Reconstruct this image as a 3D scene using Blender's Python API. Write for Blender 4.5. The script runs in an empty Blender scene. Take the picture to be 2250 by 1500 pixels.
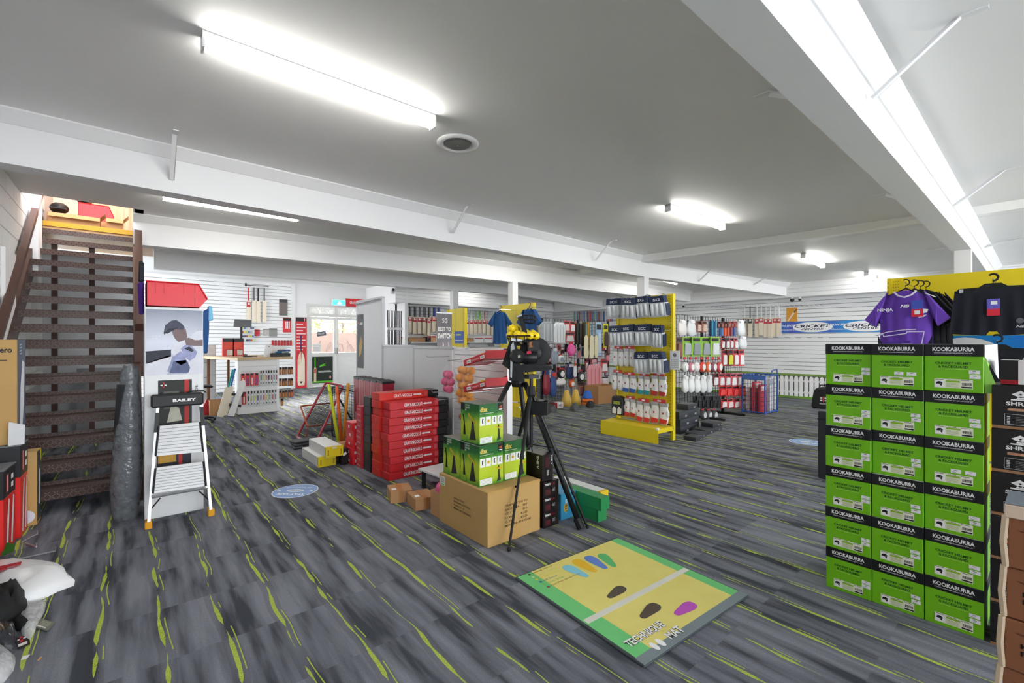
import bpy, bmesh, math, random
from math import sin, cos, pi, radians
from mathutils import Vector, Matrix

random.seed(7)
SC = bpy.context.scene
COL = SC.collection

# ------------------------------------------------------------------ camera, world, sun, exposure
F, CX, CY, HC, YAW = 1000.0, 1125.0, 750.0, 1.4, radians(50)
FW = (cos(YAW), sin(YAW)); RT = (sin(YAW), -cos(YAW))
cam_d = bpy.data.cameras.new('camera'); cam_d.sensor_width = 36; cam_d.lens = 16; cam_d.clip_start = .05
cam = bpy.data.objects.new('camera', cam_d); COL.objects.link(cam)
cam.location = (0, 0, HC); cam.rotation_euler = (pi/2, 0, YAW - pi/2)
SC.camera = cam
wd = bpy.data.worlds.new('world'); SC.world = wd; wd.use_nodes = True
wd.node_tree.nodes['Background'].inputs[0].default_value = (.93, .96, 1, 1)
wd.node_tree.nodes['Background'].inputs[1].default_value = 2.0
sd = bpy.data.lights.new('sun', 'SUN'); sd.energy = 7; sd.angle = radians(12); sd.color = (1, .95, .87)
so = bpy.data.objects.new('sun', sd); COL.objects.link(so)
so.rotation_euler = Vector((-.5, -1, -.42)).to_track_quat('-Z', 'Y').to_euler()
SC.view_settings.view_transform = 'Standard'; SC.view_settings.look = 'None'
SC.view_settings.gamma = 1; SC.view_settings.use_curve_mapping = False
SC.view_settings.exposure = 2.2
LAMP = 8.0

# ------------------------------------------------------------------ helpers
def P(px, py, x=None, y=None, z=None):
    a = px - CX
    d = Vector((FW[0]*F + RT[0]*a, FW[1]*F + RT[1]*a, CY - py))
    if x is not None: t = x/d.x
    elif y is not None: t = y/d.y
    else: t = (z - HC)/d.z
    return Vector((0, 0, HC)) + d*t
def lin(h):
    h = h.lstrip('#'); r = []
    for i in (0, 2, 4):
        c = int(h[i:i+2], 16)/255
        r.append(c/12.92 if c <= .04045 else ((c+.055)/1.055)**2.4)
    return (*r, 1)
MATS = {}
def m(col, rough=.55, metal=0, var=.06, scale=14, emit=0, alpha=1, spec=.4):
    k = (col, rough, metal, var, scale, emit, alpha)
    if k in MATS: return MATS[k]
    mt = bpy.data.materials.new('finish_' + col.lstrip('#')); mt.use_nodes = True
    nt = mt.node_tree; b = nt.nodes['Principled BSDF']; c = lin(col)
    b.inputs['Roughness'].default_value = rough; b.inputs['Metallic'].default_value = metal
    b.inputs['Specular IOR Level'].default_value = spec
    tc = nt.nodes.new('ShaderNodeTexCoord'); n = nt.nodes.new('ShaderNodeTexNoise'); n.inputs['Scale'].default_value = scale
    mx = nt.nodes.new('ShaderNodeMix'); mx.data_type = 'RGBA'
    mx.inputs[6].default_value = tuple(v*(1-var) for v in c[:3]) + (1,)
    mx.inputs[7].default_value = tuple(min(1, v*(1+var)) for v in c[:3]) + (1,)
    nt.links.new(tc.outputs['Object'], n.inputs['Vector']); nt.links.new(n.outputs['Fac'], mx.inputs[0])
    nt.links.new(mx.outputs[2], b.inputs['Base Color'])
    if emit:
        b.inputs['Emission Color'].default_value = c; b.inputs['Emission Strength'].default_value = emit
    if alpha < 1: b.inputs['Alpha'].default_value = alpha
    MATS[k] = mt; return mt
class NT:
    def __init__(s, name):
        s.mat = bpy.data.materials.new(name); s.mat.use_nodes = True; s.t = s.mat.node_tree
        s.b = s.t.nodes['Principled BSDF']
    def n(s, typ, **kw):
        o = s.t.nodes.new(typ)
        for k, v in kw.items(): setattr(o, k, v)
        return o
    def put(s, sock, v):
        if isinstance(v, (int, float)): sock.default_value = v
        elif isinstance(v, tuple): sock.default_value = v
        else: s.t.links.new(v, sock)
    def math(s, op, a, b=0, c=None):
        o = s.n('ShaderNodeMath', operation=op); s.put(o.inputs[0], a); s.put(o.inputs[1], b)
        if c is not None: s.put(o.inputs[2], c)
        return o.outputs[0]
    def vec(s, x, y, z=0):
        o = s.n('ShaderNodeCombineXYZ'); s.put(o.inputs[0], x); s.put(o.inputs[1], y); s.put(o.inputs[2], z); return o.outputs[0]
    def noise(s, v, scale, detail=2):
        o = s.n('ShaderNodeTexNoise'); s.put(o.inputs['Vector'], v); o.inputs['Scale'].default_value = scale
        o.inputs['Detail'].default_value = detail; return o.outputs['Fac']
    def mix(s, f, a, b):
        o = s.n('ShaderNodeMix', data_type='RGBA'); s.put(o.inputs[0], f); s.put(o.inputs[6], a); s.put(o.inputs[7], b); return o.outputs[2]
    def ramp(s, f, stops):
        o = s.n('ShaderNodeValToRGB'); s.put(o.inputs[0], f); e = o.color_ramp.elements
        while len(e) < len(stops): e.new(.5)
        for i, (p, c) in enumerate(stops): e[i].position = p; e[i].color = c
        return o.outputs[0]
    def bump(s, h, strength=.3, dist=.01):
        o = s.n('ShaderNodeBump'); o.inputs['Strength'].default_value = strength; o.inputs['Distance'].default_value = dist
        s.put(o.inputs['Height'], h); s.t.links.new(o.outputs[0], s.b.inputs['Normal'])

class MB:
    def __init__(s): s.v = []; s.f = []; s.mi = []
    def add(s, vs, fs, mi=0):
        k = len(s.v); s.v += [tuple(v) for v in vs]
        for f in fs: s.f.append([i+k for i in f]); s.mi.append(mi)
        return s
    def box(s, x0, x1, y0, y1, z0, z1, mi=0, tf=None, front=None, top=None):
        vs = [Vector(v) for v in ((x0,y0,z0),(x1,y0,z0),(x1,y1,z0),(x0,y1,z0),(x0,y0,z1),(x1,y0,z1),(x1,y1,z1),(x0,y1,z1))]
        if tf is not None: vs = [tf @ v for v in vs]
        k = len(s.v); s.v += [tuple(v) for v in vs]
        for f, mm in (((3,2,1,0),mi),((4,5,6,7),mi if top is None else top),((0,1,5,4),mi if front is None else front),((1,2,6,5),mi),((2,3,7,6),mi),((3,0,4,7),mi)):
            s.f.append([i+k for i in f]); s.mi.append(mm)
        return s
    def slab(s, pts, y0, y1, mi=0):                       # outline in x,z (counter-clockwise seen from -y), thickness y0..y1
        n = len(pts); k = len(s.v)
        s.v += [(x, y0, z) for x, z in pts] + [(x, y1, z) for x, z in pts]
        s.f.append([k+i for i in range(n)]); s.f.append([k+n+i for i in reversed(range(n))]); s.mi += [mi, mi]
        for i in range(n):
            j = (i+1) % n; s.f.append([k+i, k+n+i, k+n+j, k+j]); s.mi.append(mi)
        return s
    def face(s, pts, y, mi=0):                            # flat print in x,z at y
        k = len(s.v); s.v += [(x, y, z) for x, z in pts]; s.f.append([k+i for i in range(len(pts))]); s.mi.append(mi); return s
    def rect(s, x0, x1, z0, z1, y, mi=0): return s.face([(x0,z0),(x1,z0),(x1,z1),(x0,z1)], y, mi)
    def tube(s, pts, r, n=6, mi=0, closed=False, r2=None):
        pts = [Vector(p) for p in pts]; L = len(pts); k = len(s.v)
        for i, p in enumerate(pts):
            a = pts[(i-1) % L] if (closed or i > 0) else pts[i]; b = pts[(i+1) % L] if (closed or i < L-1) else pts[i]
            d = (b-a).normalized(); u = d.orthogonal().normalized() if abs(d.z) > .98 else d.cross(Vector((0,0,1))).normalized(); w = d.cross(u)
            rr = r if r2 is None else r + (r2-r)*i/(L-1)
            for q in range(n):
                an = 2*pi*q/n; s.v.append(tuple(p + u*cos(an)*rr + w*sin(an)*rr))
        for i in range(L if closed else L-1):
            for q in range(n):
                i2 = (i+1) % L; q2 = (q+1) % n
                s.f.append([k+i*n+q, k+i2*n+q, k+i2*n+q2, k+i*n+q2]); s.mi.append(mi)
        if not closed:
            s.f.append([k+q for q in range(n)]); s.f.append([k+(L-1)*n+q for q in reversed(range(n))]); s.mi += [mi, mi]
        return s
    def lathe(s, prof, n=14, c=(0,0,0), mi=0, tf=None):
        k = len(s.v)
        for r, z in prof:
            for q in range(n):
                v = Vector((c[0]+r*cos(2*pi*q/n), c[1]+r*sin(2*pi*q/n), c[2]+z)); s.v.append(tuple(tf @ v if tf is not None else v))
        for i in range(len(prof)-1):
            for q in range(n):
                q2 = (q+1) % n; s.f.append([k+i*n+q, k+i*n+q2, k+(i+1)*n+q2, k+(i+1)*n+q]); s.mi.append(mi)
        s.f.append([k+q for q in reversed(range(n))]); s.f.append([k+(len(prof)-1)*n+q for q in range(n)]); s.mi += [mi, mi]
        return s
    def ball(s, c, r, mi=0, n=10, sx=1, sy=1, sz=1):
        k = len(s.v); R = 6
        for i in range(1, R):
            t = pi*i/R
            for q in range(n): s.v.append((c[0]+r*sx*sin(t)*cos(2*pi*q/n), c[1]+r*sy*sin(t)*sin(2*pi*q/n), c[2]-r*sz*cos(t)))
        b = len(s.v); s.v += [(c[0], c[1], c[2]-r*sz), (c[0], c[1], c[2]+r*sz)]
        for i in range(R-2):
            for q in range(n): s.f.append([k+i*n+q, k+i*n+(q+1)%n, k+(i+1)*n+(q+1)%n, k+(i+1)*n+q]); s.mi.append(mi)
        for q in range(n):
            s.f.append([b, k+(q+1)%n, k+q]); s.f.append([b+1, k+(R-2)*n+q, k+(R-2)*n+(q+1)%n]); s.mi += [mi, mi]
        return s
    def mesh(s, name, mats, smooth=False, bevel=0):
        me = bpy.data.meshes.new(name); me.from_pydata(s.v, [], s.f)
        for mt in (mats if isinstance(mats, (list, tuple)) else [mats]): me.materials.append(mt)
        me.polygons.foreach_set('material_index', s.mi)
        if smooth: me.polygons.foreach_set('use_smooth', [True]*len(s.f))
        if bevel:
            bm = bmesh.new(); bm.from_mesh(me)
            bmesh.ops.bevel(bm, geom=bm.edges[:], offset=bevel, segments=1, affect='EDGES', clamp_overlap=True); bm.to_mesh(me); bm.free()
        me.update(); return me
    def obj(s, name, mats, parent=None, loc=(0,0,0), rot=(0,0,0), smooth=False, bevel=0):
        return ob(name, s.mesh(name, mats, smooth, bevel), parent, loc, rot)
def ob(name, me, parent=None, loc=(0,0,0), rot=(0,0,0), scale=(1,1,1)):
    o = bpy.data.objects.new(name, me); COL.objects.link(o); o.parent = parent
    o.location = loc; o.rotation_euler = rot; o.scale = scale
    return o
def tag(o, label, cat, group=None):
    o['label'] = label; o['category'] = cat
    if group: o['group'] = group
    return o
def thing(name, label, cat, loc=(0,0,0), rz=0, group=None, rot=None):
    o = bpy.data.objects.new(name, None); COL.objects.link(o); o.empty_display_size = .05
    o.location = loc; o.rotation_euler = rot if rot else (0, 0, rz)
    return tag(o, label, cat, group)
def struct(o): o['kind'] = 'structure'; return o
TXT = {}
def text_mesh(s, mt, bold=.012, shear=0):
    k = (s, mt.name, bold, shear)
    if k in TXT: return TXT[k]
    cu = bpy.data.curves.new('lettering', 'FONT'); cu.body = s; cu.resolution_u = 2; cu.offset = bold; cu.shear = shear; cu.fill_mode = 'FRONT'
    t = bpy.data.objects.new('lettering', cu); COL.objects.link(t)
    dg = bpy.context.evaluated_depsgraph_get(); me = bpy.data.meshes.new_from_object(t.evaluated_get(dg))
    bpy.data.objects.remove(t); bpy.data.curves.remove(cu)
    xs = [v.co.x for v in me.vertices]; ys = [v.co.y for v in me.vertices]
    x0, x1, y0, y1 = min(xs), max(xs), min(ys), max(ys)
    for v in me.vertices: v.co = ((v.co.x-x0)/(x1-x0), (v.co.y-y0)/(y1-y0), 0)
    me.materials.clear(); me.materials.append(mt); TXT[k] = me; return me
def text(s, parent, x, y, z, w, h, col='#f5f5f5', face='front', bold=.012, shear=0, roll=0, name='lettering'):
    """lettering whose lower-left corner is x,y,z; face front (-y), left (-x), right (+x), top (+z)"""
    mt = col if not isinstance(col, str) else m(col, .5, var=.02)
    rot = {'front': (pi/2, 0, 0), 'left': (pi/2, 0, -pi/2), 'right': (pi/2, 0, pi/2), 'top': (0, 0, 0)}[face]
    if roll:
        R = Matrix.Rotation(rot[2], 4, 'Z') @ Matrix.Rotation(rot[0], 4, 'X') @ Matrix.Rotation(roll, 4, 'Z'); rot = R.to_euler()
    return ob(name, text_mesh(s, mt, bold, shear), parent, (x, y, z), rot, (w, h, 1))
ORD = ['lowest', 'second', 'third', 'fourth', 'fifth', 'sixth', 'seventh', 'eighth', 'ninth', 'tenth', 'eleventh', 'twelfth', 'thirteenth', 'fourteenth', 'fifteenth', 'sixteenth', 'seventeenth', 'eighteenth', 'nineteenth', 'twentieth']
ORF = ['first'] + ORD[1:]
def nth(i): return ORF[i] if i < 20 else '%d-th' % (i+1)
WEST = -pi/2      # rotation of things that face -x (towards the camera side of the aisles)

# ------------------------------------------------------------------ surface materials
def mat_carpet():
    k = NT('carpet_tile'); g = k.n('ShaderNodeNewGeometry').outputs['Position']
    sp = k.n('ShaderNodeSeparateXYZ'); k.t.links.new(g, sp.inputs[0]); x, y = sp.outputs[0], sp.outputs[1]
    ty = k.math('FLOOR', k.math('DIVIDE', y, .5))
    cell0 = k.math('FLOOR', k.math('DIVIDE', x, .235))
    off = k.math('MULTIPLY', k.math('SUBTRACT', k.noise(k.vec(k.math('MULTIPLY', cell0, 7.3), k.math('MULTIPLY', y, 2.2)), 1, 1), .5), .055)
    xw = k.math('DIVIDE', k.math('ADD', x, off), .235)
    cell = k.math('FLOOR', xw); u = k.math('FRACT', xw)
    d = k.math('MULTIPLY', k.math('ABSOLUTE', k.math('SUBTRACT', u, .5)), .235)
    seg = k.noise(k.vec(k.math('MULTIPLY', cell, 13.7), k.math('MULTIPLY', y, 4.5)), 1, 1)
    w = k.math('MULTIPLY', k.math('SUBTRACT', seg, .40), .055)
    m1 = k.math('LESS_THAN', d, k.math('MINIMUM', w, .0095))
    d2 = k.math('MULTIPLY', k.math('ABSOLUTE', k.math('SUBTRACT', u, .6)), .235)
    seg2 = k.noise(k.vec(k.math('MULTIPLY', cell, 5.1), k.math('MULTIPLY', y, 3.1), 4.0), 1, 1)
    m2 = k.math('MULTIPLY', k.math('LESS_THAN', d2, .0025), k.math('GREATER_THAN', seg2, .5))
    lime = k.math('MAXIMUM', m1, m2)
    grain = k.noise(k.vec(k.math('MULTIPLY', x, 190), k.math('MULTIPLY', y, 150)), 1, 1)
    lime = k.math('MULTIPLY', lime, k.math('MULTIPLY_ADD', k.math('GREATER_THAN', grain, .42), .6, .4))
    st = k.noise(k.vec(k.math('MULTIPLY', x, 13), k.math('MULTIPLY', y, 1.3), k.math('MULTIPLY', ty, .35)), 1, 3)
    base = k.ramp(st, [(.36, lin('#4a4e55')), (.47, lin('#787b85')), (.66, lin('#979aa5'))])
    halo = k.math('LESS_THAN', d, .032)
    base = k.mix(k.math('MULTIPLY', halo, .22), base, lin('#2f3236'))
    base = k.mix(k.math('MULTIPLY', grain, .5), base, lin('#3d3f46'))
    col = k.mix(lime, base, lin('#bccf50'))
    k.put(k.b.inputs['Base Color'], col); k.b.inputs['Roughness'].default_value = .95; k.b.inputs['Specular IOR Level'].default_value = .1
    k.bump(grain, .5, .006); return k.mat
def mat_paint(name, col, var=.03, rough=.6):
    k = NT(name); g = k.n('ShaderNodeNewGeometry').outputs['Position']
    c = lin(col); n = k.noise(g, 1.1, 3)
    k.put(k.b.inputs['Base Color'], k.mix(n, tuple(v*(1-var) for v in c[:3])+(1,), tuple(min(1, v*(1+var)) for v in c[:3])+(1,)))
    k.b.inputs['Roughness'].default_value = rough; k.bump(k.noise(g, 160, 2), .04, .002); return k.mat
def mat_tread():
    k = NT('checker_plate'); g = k.n('ShaderNodeTexCoord').outputs['Object']
    sp = k.n('ShaderNodeSeparateXYZ'); k.t.links.new(g, sp.inputs[0])
    x = k.math('DIVIDE', sp.outputs[0], .026); y = k.math('DIVIDE', k.math('ADD', sp.outputs[1], sp.outputs[2]), .026)
    par = k.math('FLOORED_MODULO', k.math('ADD', k.math('FLOOR', x), k.math('FLOOR', y)), 2)
    sgn = k.math('MULTIPLY_ADD', par, 2, -1)
    fx = k.math('SUBTRACT', k.math('FRACT', x), .5); fy = k.math('MULTIPLY', k.math('SUBTRACT', k.math('FRACT', y), .5), sgn)
    a = k.math('ABSOLUTE', k.math('ADD', fx, fy)); b = k.math('ABSOLUTE', k.math('SUBTRACT', fx, fy))
    ms = k.math('MULTIPLY', k.math('LESS_THAN', a, .75), k.math('LESS_THAN', b, .16))
    n = k.noise(g, 9, 3)
    base = k.mix(n, lin('#37241f'), lin('#50352d'))
    wear = k.math('MULTIPLY', ms, k.math('MULTIPLY', k.noise(g, 5, 2), .55))
    k.put(k.b.inputs['Base Color'], k.mix(wear, base, lin('#a3968e')))
    k.b.inputs['Roughness'].default_value = .38; k.bump(ms, .7, .004); return k.mat
def mat_cork(name, a, b, scale=3):
    k = NT(name); g = k.n('ShaderNodeTexCoord').outputs['Object']
    k.put(k.b.inputs['Base Color'], k.mix(k.noise(g, scale, 3), lin(a), lin(b))); k.b.inputs['Roughness'].default_value = .75
    k.bump(k.noise(g, 30, 2), .06, .004); return k.mat
def mat_wood(name, a, b):
    k = NT(name); g = k.n('ShaderNodeTexCoord').outputs['Object']
    sp = k.n('ShaderNodeSeparateXYZ'); k.t.links.new(g, sp.inputs[0])
    v = k.vec(k.math('MULTIPLY', sp.outputs[0], 60), k.math('MULTIPLY', sp.outputs[1], 8), k.math('MULTIPLY', sp.outputs[2], 2))
    k.put(k.b.inputs['Base Color'], k.mix(k.noise(v, 1, 2), lin(a), lin(b))); k.b.inputs['Roughness'].default_value = .5; return k.mat
def mat_grad(name, stops, axis=2, swirl=.0):
    k = NT(name); g = k.n('ShaderNodeTexCoord').outputs['Generated']
    sp = k.n('ShaderNodeSeparateXYZ'); k.t.links.new(g, sp.inputs[0]); f = sp.outputs[axis]
    if swirl: f = k.math('MULTIPLY_ADD', k.math('SUBTRACT', k.noise(g, 3.2, 3), .5), swirl, f)
    k.put(k.b.inputs['Base Color'], k.ramp(f, [(p, lin(c)) for p, c in stops])); k.b.inputs['Roughness'].default_value = .35; return k.mat
def mat_film(name, col, a=.22, rough=.18):
    k = NT(name); out = k.t.nodes['Material Output']
    tr = k.n('ShaderNodeBsdfTransparent'); tr.inputs[0].default_value = (.97, .98, 1, 1)
    mx = k.n('ShaderNodeMixShader'); g = k.n('ShaderNodeTexCoord').outputs['Object']
    k.b.inputs['Base Color'].default_value = lin(col); k.b.inputs['Roughness'].default_value = rough
    f = k.math('MULTIPLY_ADD', k.noise(g, 22, 2), a, a*.5)
    k.bump(k.noise(g, 28, 2), .6, .02)
    k.put(mx.inputs[0], f); k.t.links.new(tr.outputs[0], mx.inputs[1]); k.t.links.new(k.b.outputs[0], mx.inputs[2]); k.t.links.new(mx.outputs[0], out.inputs[0]); return k.mat
CARPET = mat_carpet(); CEIL = mat_paint('ceiling_paint', '#f1f1f0'); WALL = mat_paint('wall_paint', '#e9e9ea'); BEAMW = mat_paint('beam_paint', '#ebebec')
SLAT = mat_paint('slat_laminate', '#eff0f1', .02, .4); GROOVE = m('#74777c', .7); TREAD = mat_tread(); BROWN = m('#4a3029', .45); CARD = mat_cork('cardboard', '#c9a468', '#bb9458'); KRAFT = mat_cork('kraft_card', '#c4976a', '#b48558')
WOOD = mat_wood('willow', '#f3e9d8', '#e8d9bf'); PINE = mat_wood('pine_edge', '#d9bd94', '#c8a878')
FILM = mat_film('clear_film', '#ffffff', .10); FILMW = mat_film('milky_film', '#f4f6f8', .55); GLASS = mat_film('door_glass', '#eaf2f2', .10, .05); DARKFILM = mat_film('dark_film', '#74787d', .8, .12)
WHITE = m('#f2f2f2', .45, var=.02); BLACK = m('#17181b', .45); GREYP = m('#c9ccd0', .5, var=.02); YEL = m('#e8cf1c', .42, var=.04, scale=4)
CHROME = m('#c3c6ca', .25, .9); WIRE = m('#2a2b2e', .4, .3); STEELW = m('#b4b7bb', .3, .7)

# ------------------------------------------------------------------ the setting
ZC = 3.15
struct(MB().box(-6, 15, -8, 14.7, -.1, 0).obj('floor', CARPET))
c = MB()
for b in ((-3, 8.5, -8, 7.8), (.03, 8.5, 7.8, 15), (-3, -1.15, 7.8, 15), (-1.15, .03, 10.9, 15)): c.box(*b, ZC, ZC+.12)
struct(MB().box(-6, 15, 14.7, 22, -.12, -.02).obj('floor_outside', m('#77736d', .9, var=.1)))
CEILING = struct(c.obj('ceiling', CEIL))
c = MB(); c.add([(8.4,-8,3.04),(14,-8,2.72),(14,15,2.72),(8.4,15,3.04),(8.4,-8,3.3),(14,-8,3.3),(14,15,3.3),(8.4,15,3.3)], [(3,2,1,0),(4,5,6,7),(0,1,5,4),(1,2,6,5),(2,3,7,6),(3,0,4,7)])
struct(c.obj('ceiling_far', CEIL))
def zceil(x): return ZC if x < 8.4 else 3.04 - .0571*(x-8.4)
def beam(name, pts, wid=.2, cove=(True, True)):
    b = MB(); k = 0; n = len(pts)
    for x, y, z in pts:
        top = ZC+.06 if x < 8.4 else 3.2
        b.v += [(x, y, z), (x, y+wid, z), (x, y+wid, top), (x, y, top)]
    for i in range(n-1):
        for q in range(4):
            q2 = (q+1) % 4; b.f.append([4*i+q, 4*i+4+q, 4*i+4+q2, 4*i+q2]); b.mi.append(0)
    b.f.append([3,2,1,0]); b.f.append([4*n-4+q for q in range(4)]); b.mi += [0, 0]
    o = struct(b.obj(name, BEAMW))
    for sd, on in ((-1, cove[0]), (1, cove[1])):
        if not on: continue
        cv = MB(); row = []
        for x, y, z in pts:
            yf = y if sd < 0 else y+wid; zz = zceil(x)
            if 8.3 < x < 8.4: zz = ZC
            row += [(x, yf-sd*.01, zz-.10), (x, yf+sd*.012, zz-.10), (x, yf+sd*.10, zz-.012), (x, yf+sd*.10, zz+.02), (x, yf-sd*.01, zz+.02)]
        cv.v += row
        for i in range(n-1):
            for q in range(5):
                q2 = (q+1) % 5; f = [5*i+q, 5*i+5+q, 5*i+5+q2, 5*i+q2]; cv.f.append(f if sd > 0 else f[::-1]); cv.mi.append(0)
        cv.obj('coving', BEAMW, o)
    return o
def brace(bm, x, y0, z0, y1, z1):
    b = MB(); d = Vector((0, y1-y0, z1-z0)); L = d.length; a = math.atan2(d.y, d.z)
    tf = Matrix.Translation((x, y0, z0)) @ Matrix.Rotation(-a, 4, 'X')
    b.box(-.018, .018, -.003, .003, 0, L, 0, tf).box(.012, .018, -.003, .03, 0, L, 0, tf)
    tf2 = Matrix.Translation((x, y1, z1)); s = 1 if y1 < y0 else -1
    b.box(-.02, .02, min(0, -s*.1), max(0, -s*.1), -.006, 0, 0, tf2)
    b.obj('brace', BEAMW, bm)
b1 = beam('trim_1', [(-1.2, 5.08, 2.75), (8.3, 5.46, 2.74), (12.5, 4.12, 2.5)])
for x in (.29, 3.33, 6.42): brace(b1, x, 5.12+.03*x, 2.86, 4.76+.03*x, ZC)
for x, y in ((9.6, 5.03), (11.2, 4.53)): brace(b1, x, y, 2.72, y-.3, zceil(x))
b2 = beam('trim_2', [(.03, 8.14, 2.74), (7.5, 7.78, 2.74), (12.4, 6.55, 2.52)])
b3 = beam('trim_3', [(.33, 10.5, 2.73), (8.43, 9.95, 2.73), (12.2, 9.6, 2.5)])
b0 = beam('trim_4', [(-2, .72, 2.73), (9.05, .75, 2.70), (12.5, .72, 2.5)])
for x in (3.43, 6.85, 10.2):
    brace(b0, x, .94, 2.95, 1.28, zceil(x)); brace(b0, x, .70, 2.86, .32, zceil(x))
b4 = MB()
for (xa, ya, xb, yb) in ((8.16, 5.46, 8.62, .94), (8.62, .72, 8.9, -2.5)):
    d = Vector((xb-xa, yb-ya, 0)); L = d.length; a = math.atan2(d.y, d.x); tf = Matrix.Translation((xa, ya, 0)) @ Matrix.Rotation(a, 4, 'Z')
    b4.box(0, L, -.13, .13, 3.03, ZC+.05, 0, tf)
    b4.add([tf @ Vector(v) for v in ((0,-.13,3.05),(0,-.22,3.14),(0,-.22,3.17),(0,-.1,3.17),(L,-.13,3.05),(L,-.22,3.14),(L,-.22,3.17),(L,-.1,3.17))], [(0,4,5,1),(1,5,6,2),(0,3,7,4)])
struct(b4.obj('trim_5', BEAMW))
def post(name, x, y, s, z1): struct(MB().box(x-s/2, x+s/2, y-s/2, y+s/2, 0, z1).obj(name, BEAMW))
post('trim_6', 8.25, 5.55, .17, 2.75); post('trim_7', 6.66, 7.9, .16, 2.75); post('trim_8', 6.55, 10.18, .16, 2.74); post('trim_9', 9.15, .84, .17, 2.72)

# door wall (far left), slatted
YD = 14.6
w = MB(); w.box(-1.2, 4.10, YD, YD+.15, 0, 3.2).box(5.9, 6.1, YD, YD+.15, 0, 3.2).box(4.10, 5.9, YD, YD+.15, 2.55, 3.2)
wb = struct(w.obj('wall_back', WALL))
MB().box(.15, 3.66, YD-.012, YD+.01, 0, 3.1).obj('slat_backing', GROOVE, wb)
sm = MB().box(.15, 3.66, -.022, -.004, 0, .089).mesh('slat', SLAT)
for i in range(31): ob('slat', sm, wb, (0, YD-.008, .02+i*.1))
MB().box(3.66, 3.78, YD-.03, YD+.01, 0, 3.1).obj('slat_edge_trim', WALL, wb)
struct(MB().box(5.95, 6.05, 11.8, YD+.1, 0, 3.2).obj('wall_return', WALL))
# bat wall
YB = 12.3
wl = struct(MB().box(5.95, 12.6, YB, YB+.12, 0, 3.2).obj('wall_bats', WALL))
MB().box(6.05, 12.5, YB-.01, YB+.01, 0, 2.5).obj('slat_backing', GROOVE, wl)
sm = MB().box(6.05, 12.45, -.02, -.002, 0, .089).mesh('slat', SLAT)
for i in range(25): ob('slat', sm, wl, (0, YB-.008, .02+i*.1))
bh = struct(MB().box(5.66, 12.2, 11.82, YB, 2.49, 3.2).obj('wall_bats_bulkhead', WALL))
sm = MB().box(5.66, 11.95, -.02, .01, 0, .089).mesh('slat', SLAT)
for i in range(6): ob('slat', sm, bh, (0, 11.815, 2.5+i*.1))
# right far wall, slightly out of square
UO = Vector((12.35, 12.3, 0)); UA = math.atan2(-8.8, .42); UX = Vector((cos(UA), sin(UA), 0)); UY = Vector((-sin(UA), cos(UA), 0))
def U(px, py, off=0.0):
    a = px - CX; d = Vector((FW[0]*F + RT[0]*a, FW[1]*F + RT[1]*a, CY - py)); c0 = Vector((0, 0, HC))
    t = ((UO - c0).dot(UY) - off)/d.dot(UY); p = c0 + d*t - UO
    return p.dot(UX), p.z
wu = struct(MB().box(0, 20, 0, .12, 0, 3.2).obj('wall_right', WALL, None, UO, (0, 0, UA)))
MB().box(.02, 14, -.01, .005, .6, 2.5).obj('slat_backing', GROOVE, wu)
sm = MB().box(.02, 14, -.02, -.002, 0, .089).mesh('slat', SLAT)
for i in range(19): ob('slat', sm, wu, (0, -.006, .6+i*.1))
bu = struct(MB().box(.3, 15, -.46, 0, 2.47, 3.2).obj('wall_right_bulkhead', WALL, None, UO, (0, 0, UA)))
sm = MB().box(.5, 14, -.02, .01, 0, .089).mesh('slat', SLAT)
for i in range(5): ob('slat', sm, bu, (0, -.462, 2.48+i*.1))
# left wall of painted blocks
wf = struct(MB().box(-1.25, -1.0, -8, 11, 0, 4.6).obj('wall_left', m('#bfc1c4', .7)))
bk = MB().box(0, .02, .004, .393, .004, .194).mesh('block', mat_paint('block_paint', '#eceded'), bevel=.004)
for r in range(4, 23):
    for q in range(10): ob('block', bk, wf, (-1.005, 5.6 + q*.397 + (r % 2)*.198, r*.197))
struct(MB().box(-1.0, -.9, 8.35, 8.7, 2.3, 3.35).obj('trim_10', BEAMW))
struct(MB().box(-1.0, -.955, 6.75, 7.3, .95, 2.35).obj('trim_11', BEAMW))

# ceiling air diffuser
v = P(1006, 314, z=ZC)
vent = thing('ceiling_air_diffuser', 'round white ceiling air diffuser with a grey metal dish', 'air vent', (v.x, v.y, ZC))
MB().lathe([(.185, 0), (.185, -.012), (.15, -.022), (.125, -.012), (.125, 0)], 28).obj('rim', WHITE, vent, smooth=True)
MB().lathe([(.02, -.012), (.105, -.02), (.118, -.008), (.118, 0)], 28).obj('dish', m('#85888a', .4, .5), vent)
MB().lathe([(.008, -.02), (.008, -.028)], 8).obj('screw', CHROME, vent)

# batten lamps
DIFF = m('#fffdf6', .4, var=0, emit=LAMP)
LB = MB().box(0, 1.5, -.04, .04, -.035, 0).mesh('lamp_body', WHITE); LD = MB()
k = [(-.036, -.034), (-.036, -.075), (-.02, -.092), (.02, -.092), (.036, -.075), (.036, -.034)]
LD.v = [(.012, y, z) for y, z in k] + [(1.488, y, z) for y, z in k]
for i in range(5): LD.f.append([i, 6+i, 7+i, i+1]); LD.mi.append(0)
LDM = LD.mesh('diffuser', DIFF); LE = MB().box(0, .013, -.042, .042, -.096, 0).mesh('end_cap', WHITE)
def batten(x, y, label, group='ceiling batten lamps', L=1.5):
    z = zceil(x); t = math.atan(.0571) if x > 8.4 else 0
    o = thing('batten_lamp', label, 'lamp', (x, y, z), 0, group, (0, t, 0))
    s = (L/1.5, 1, 1)
    ob('lamp_body', LB, o, scale=s); ob('diffuser', LDM, o, scale=s); ob('end_cap', LE, o); ob('end_cap', LE, o, (L-.013, 0, 0))
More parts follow.
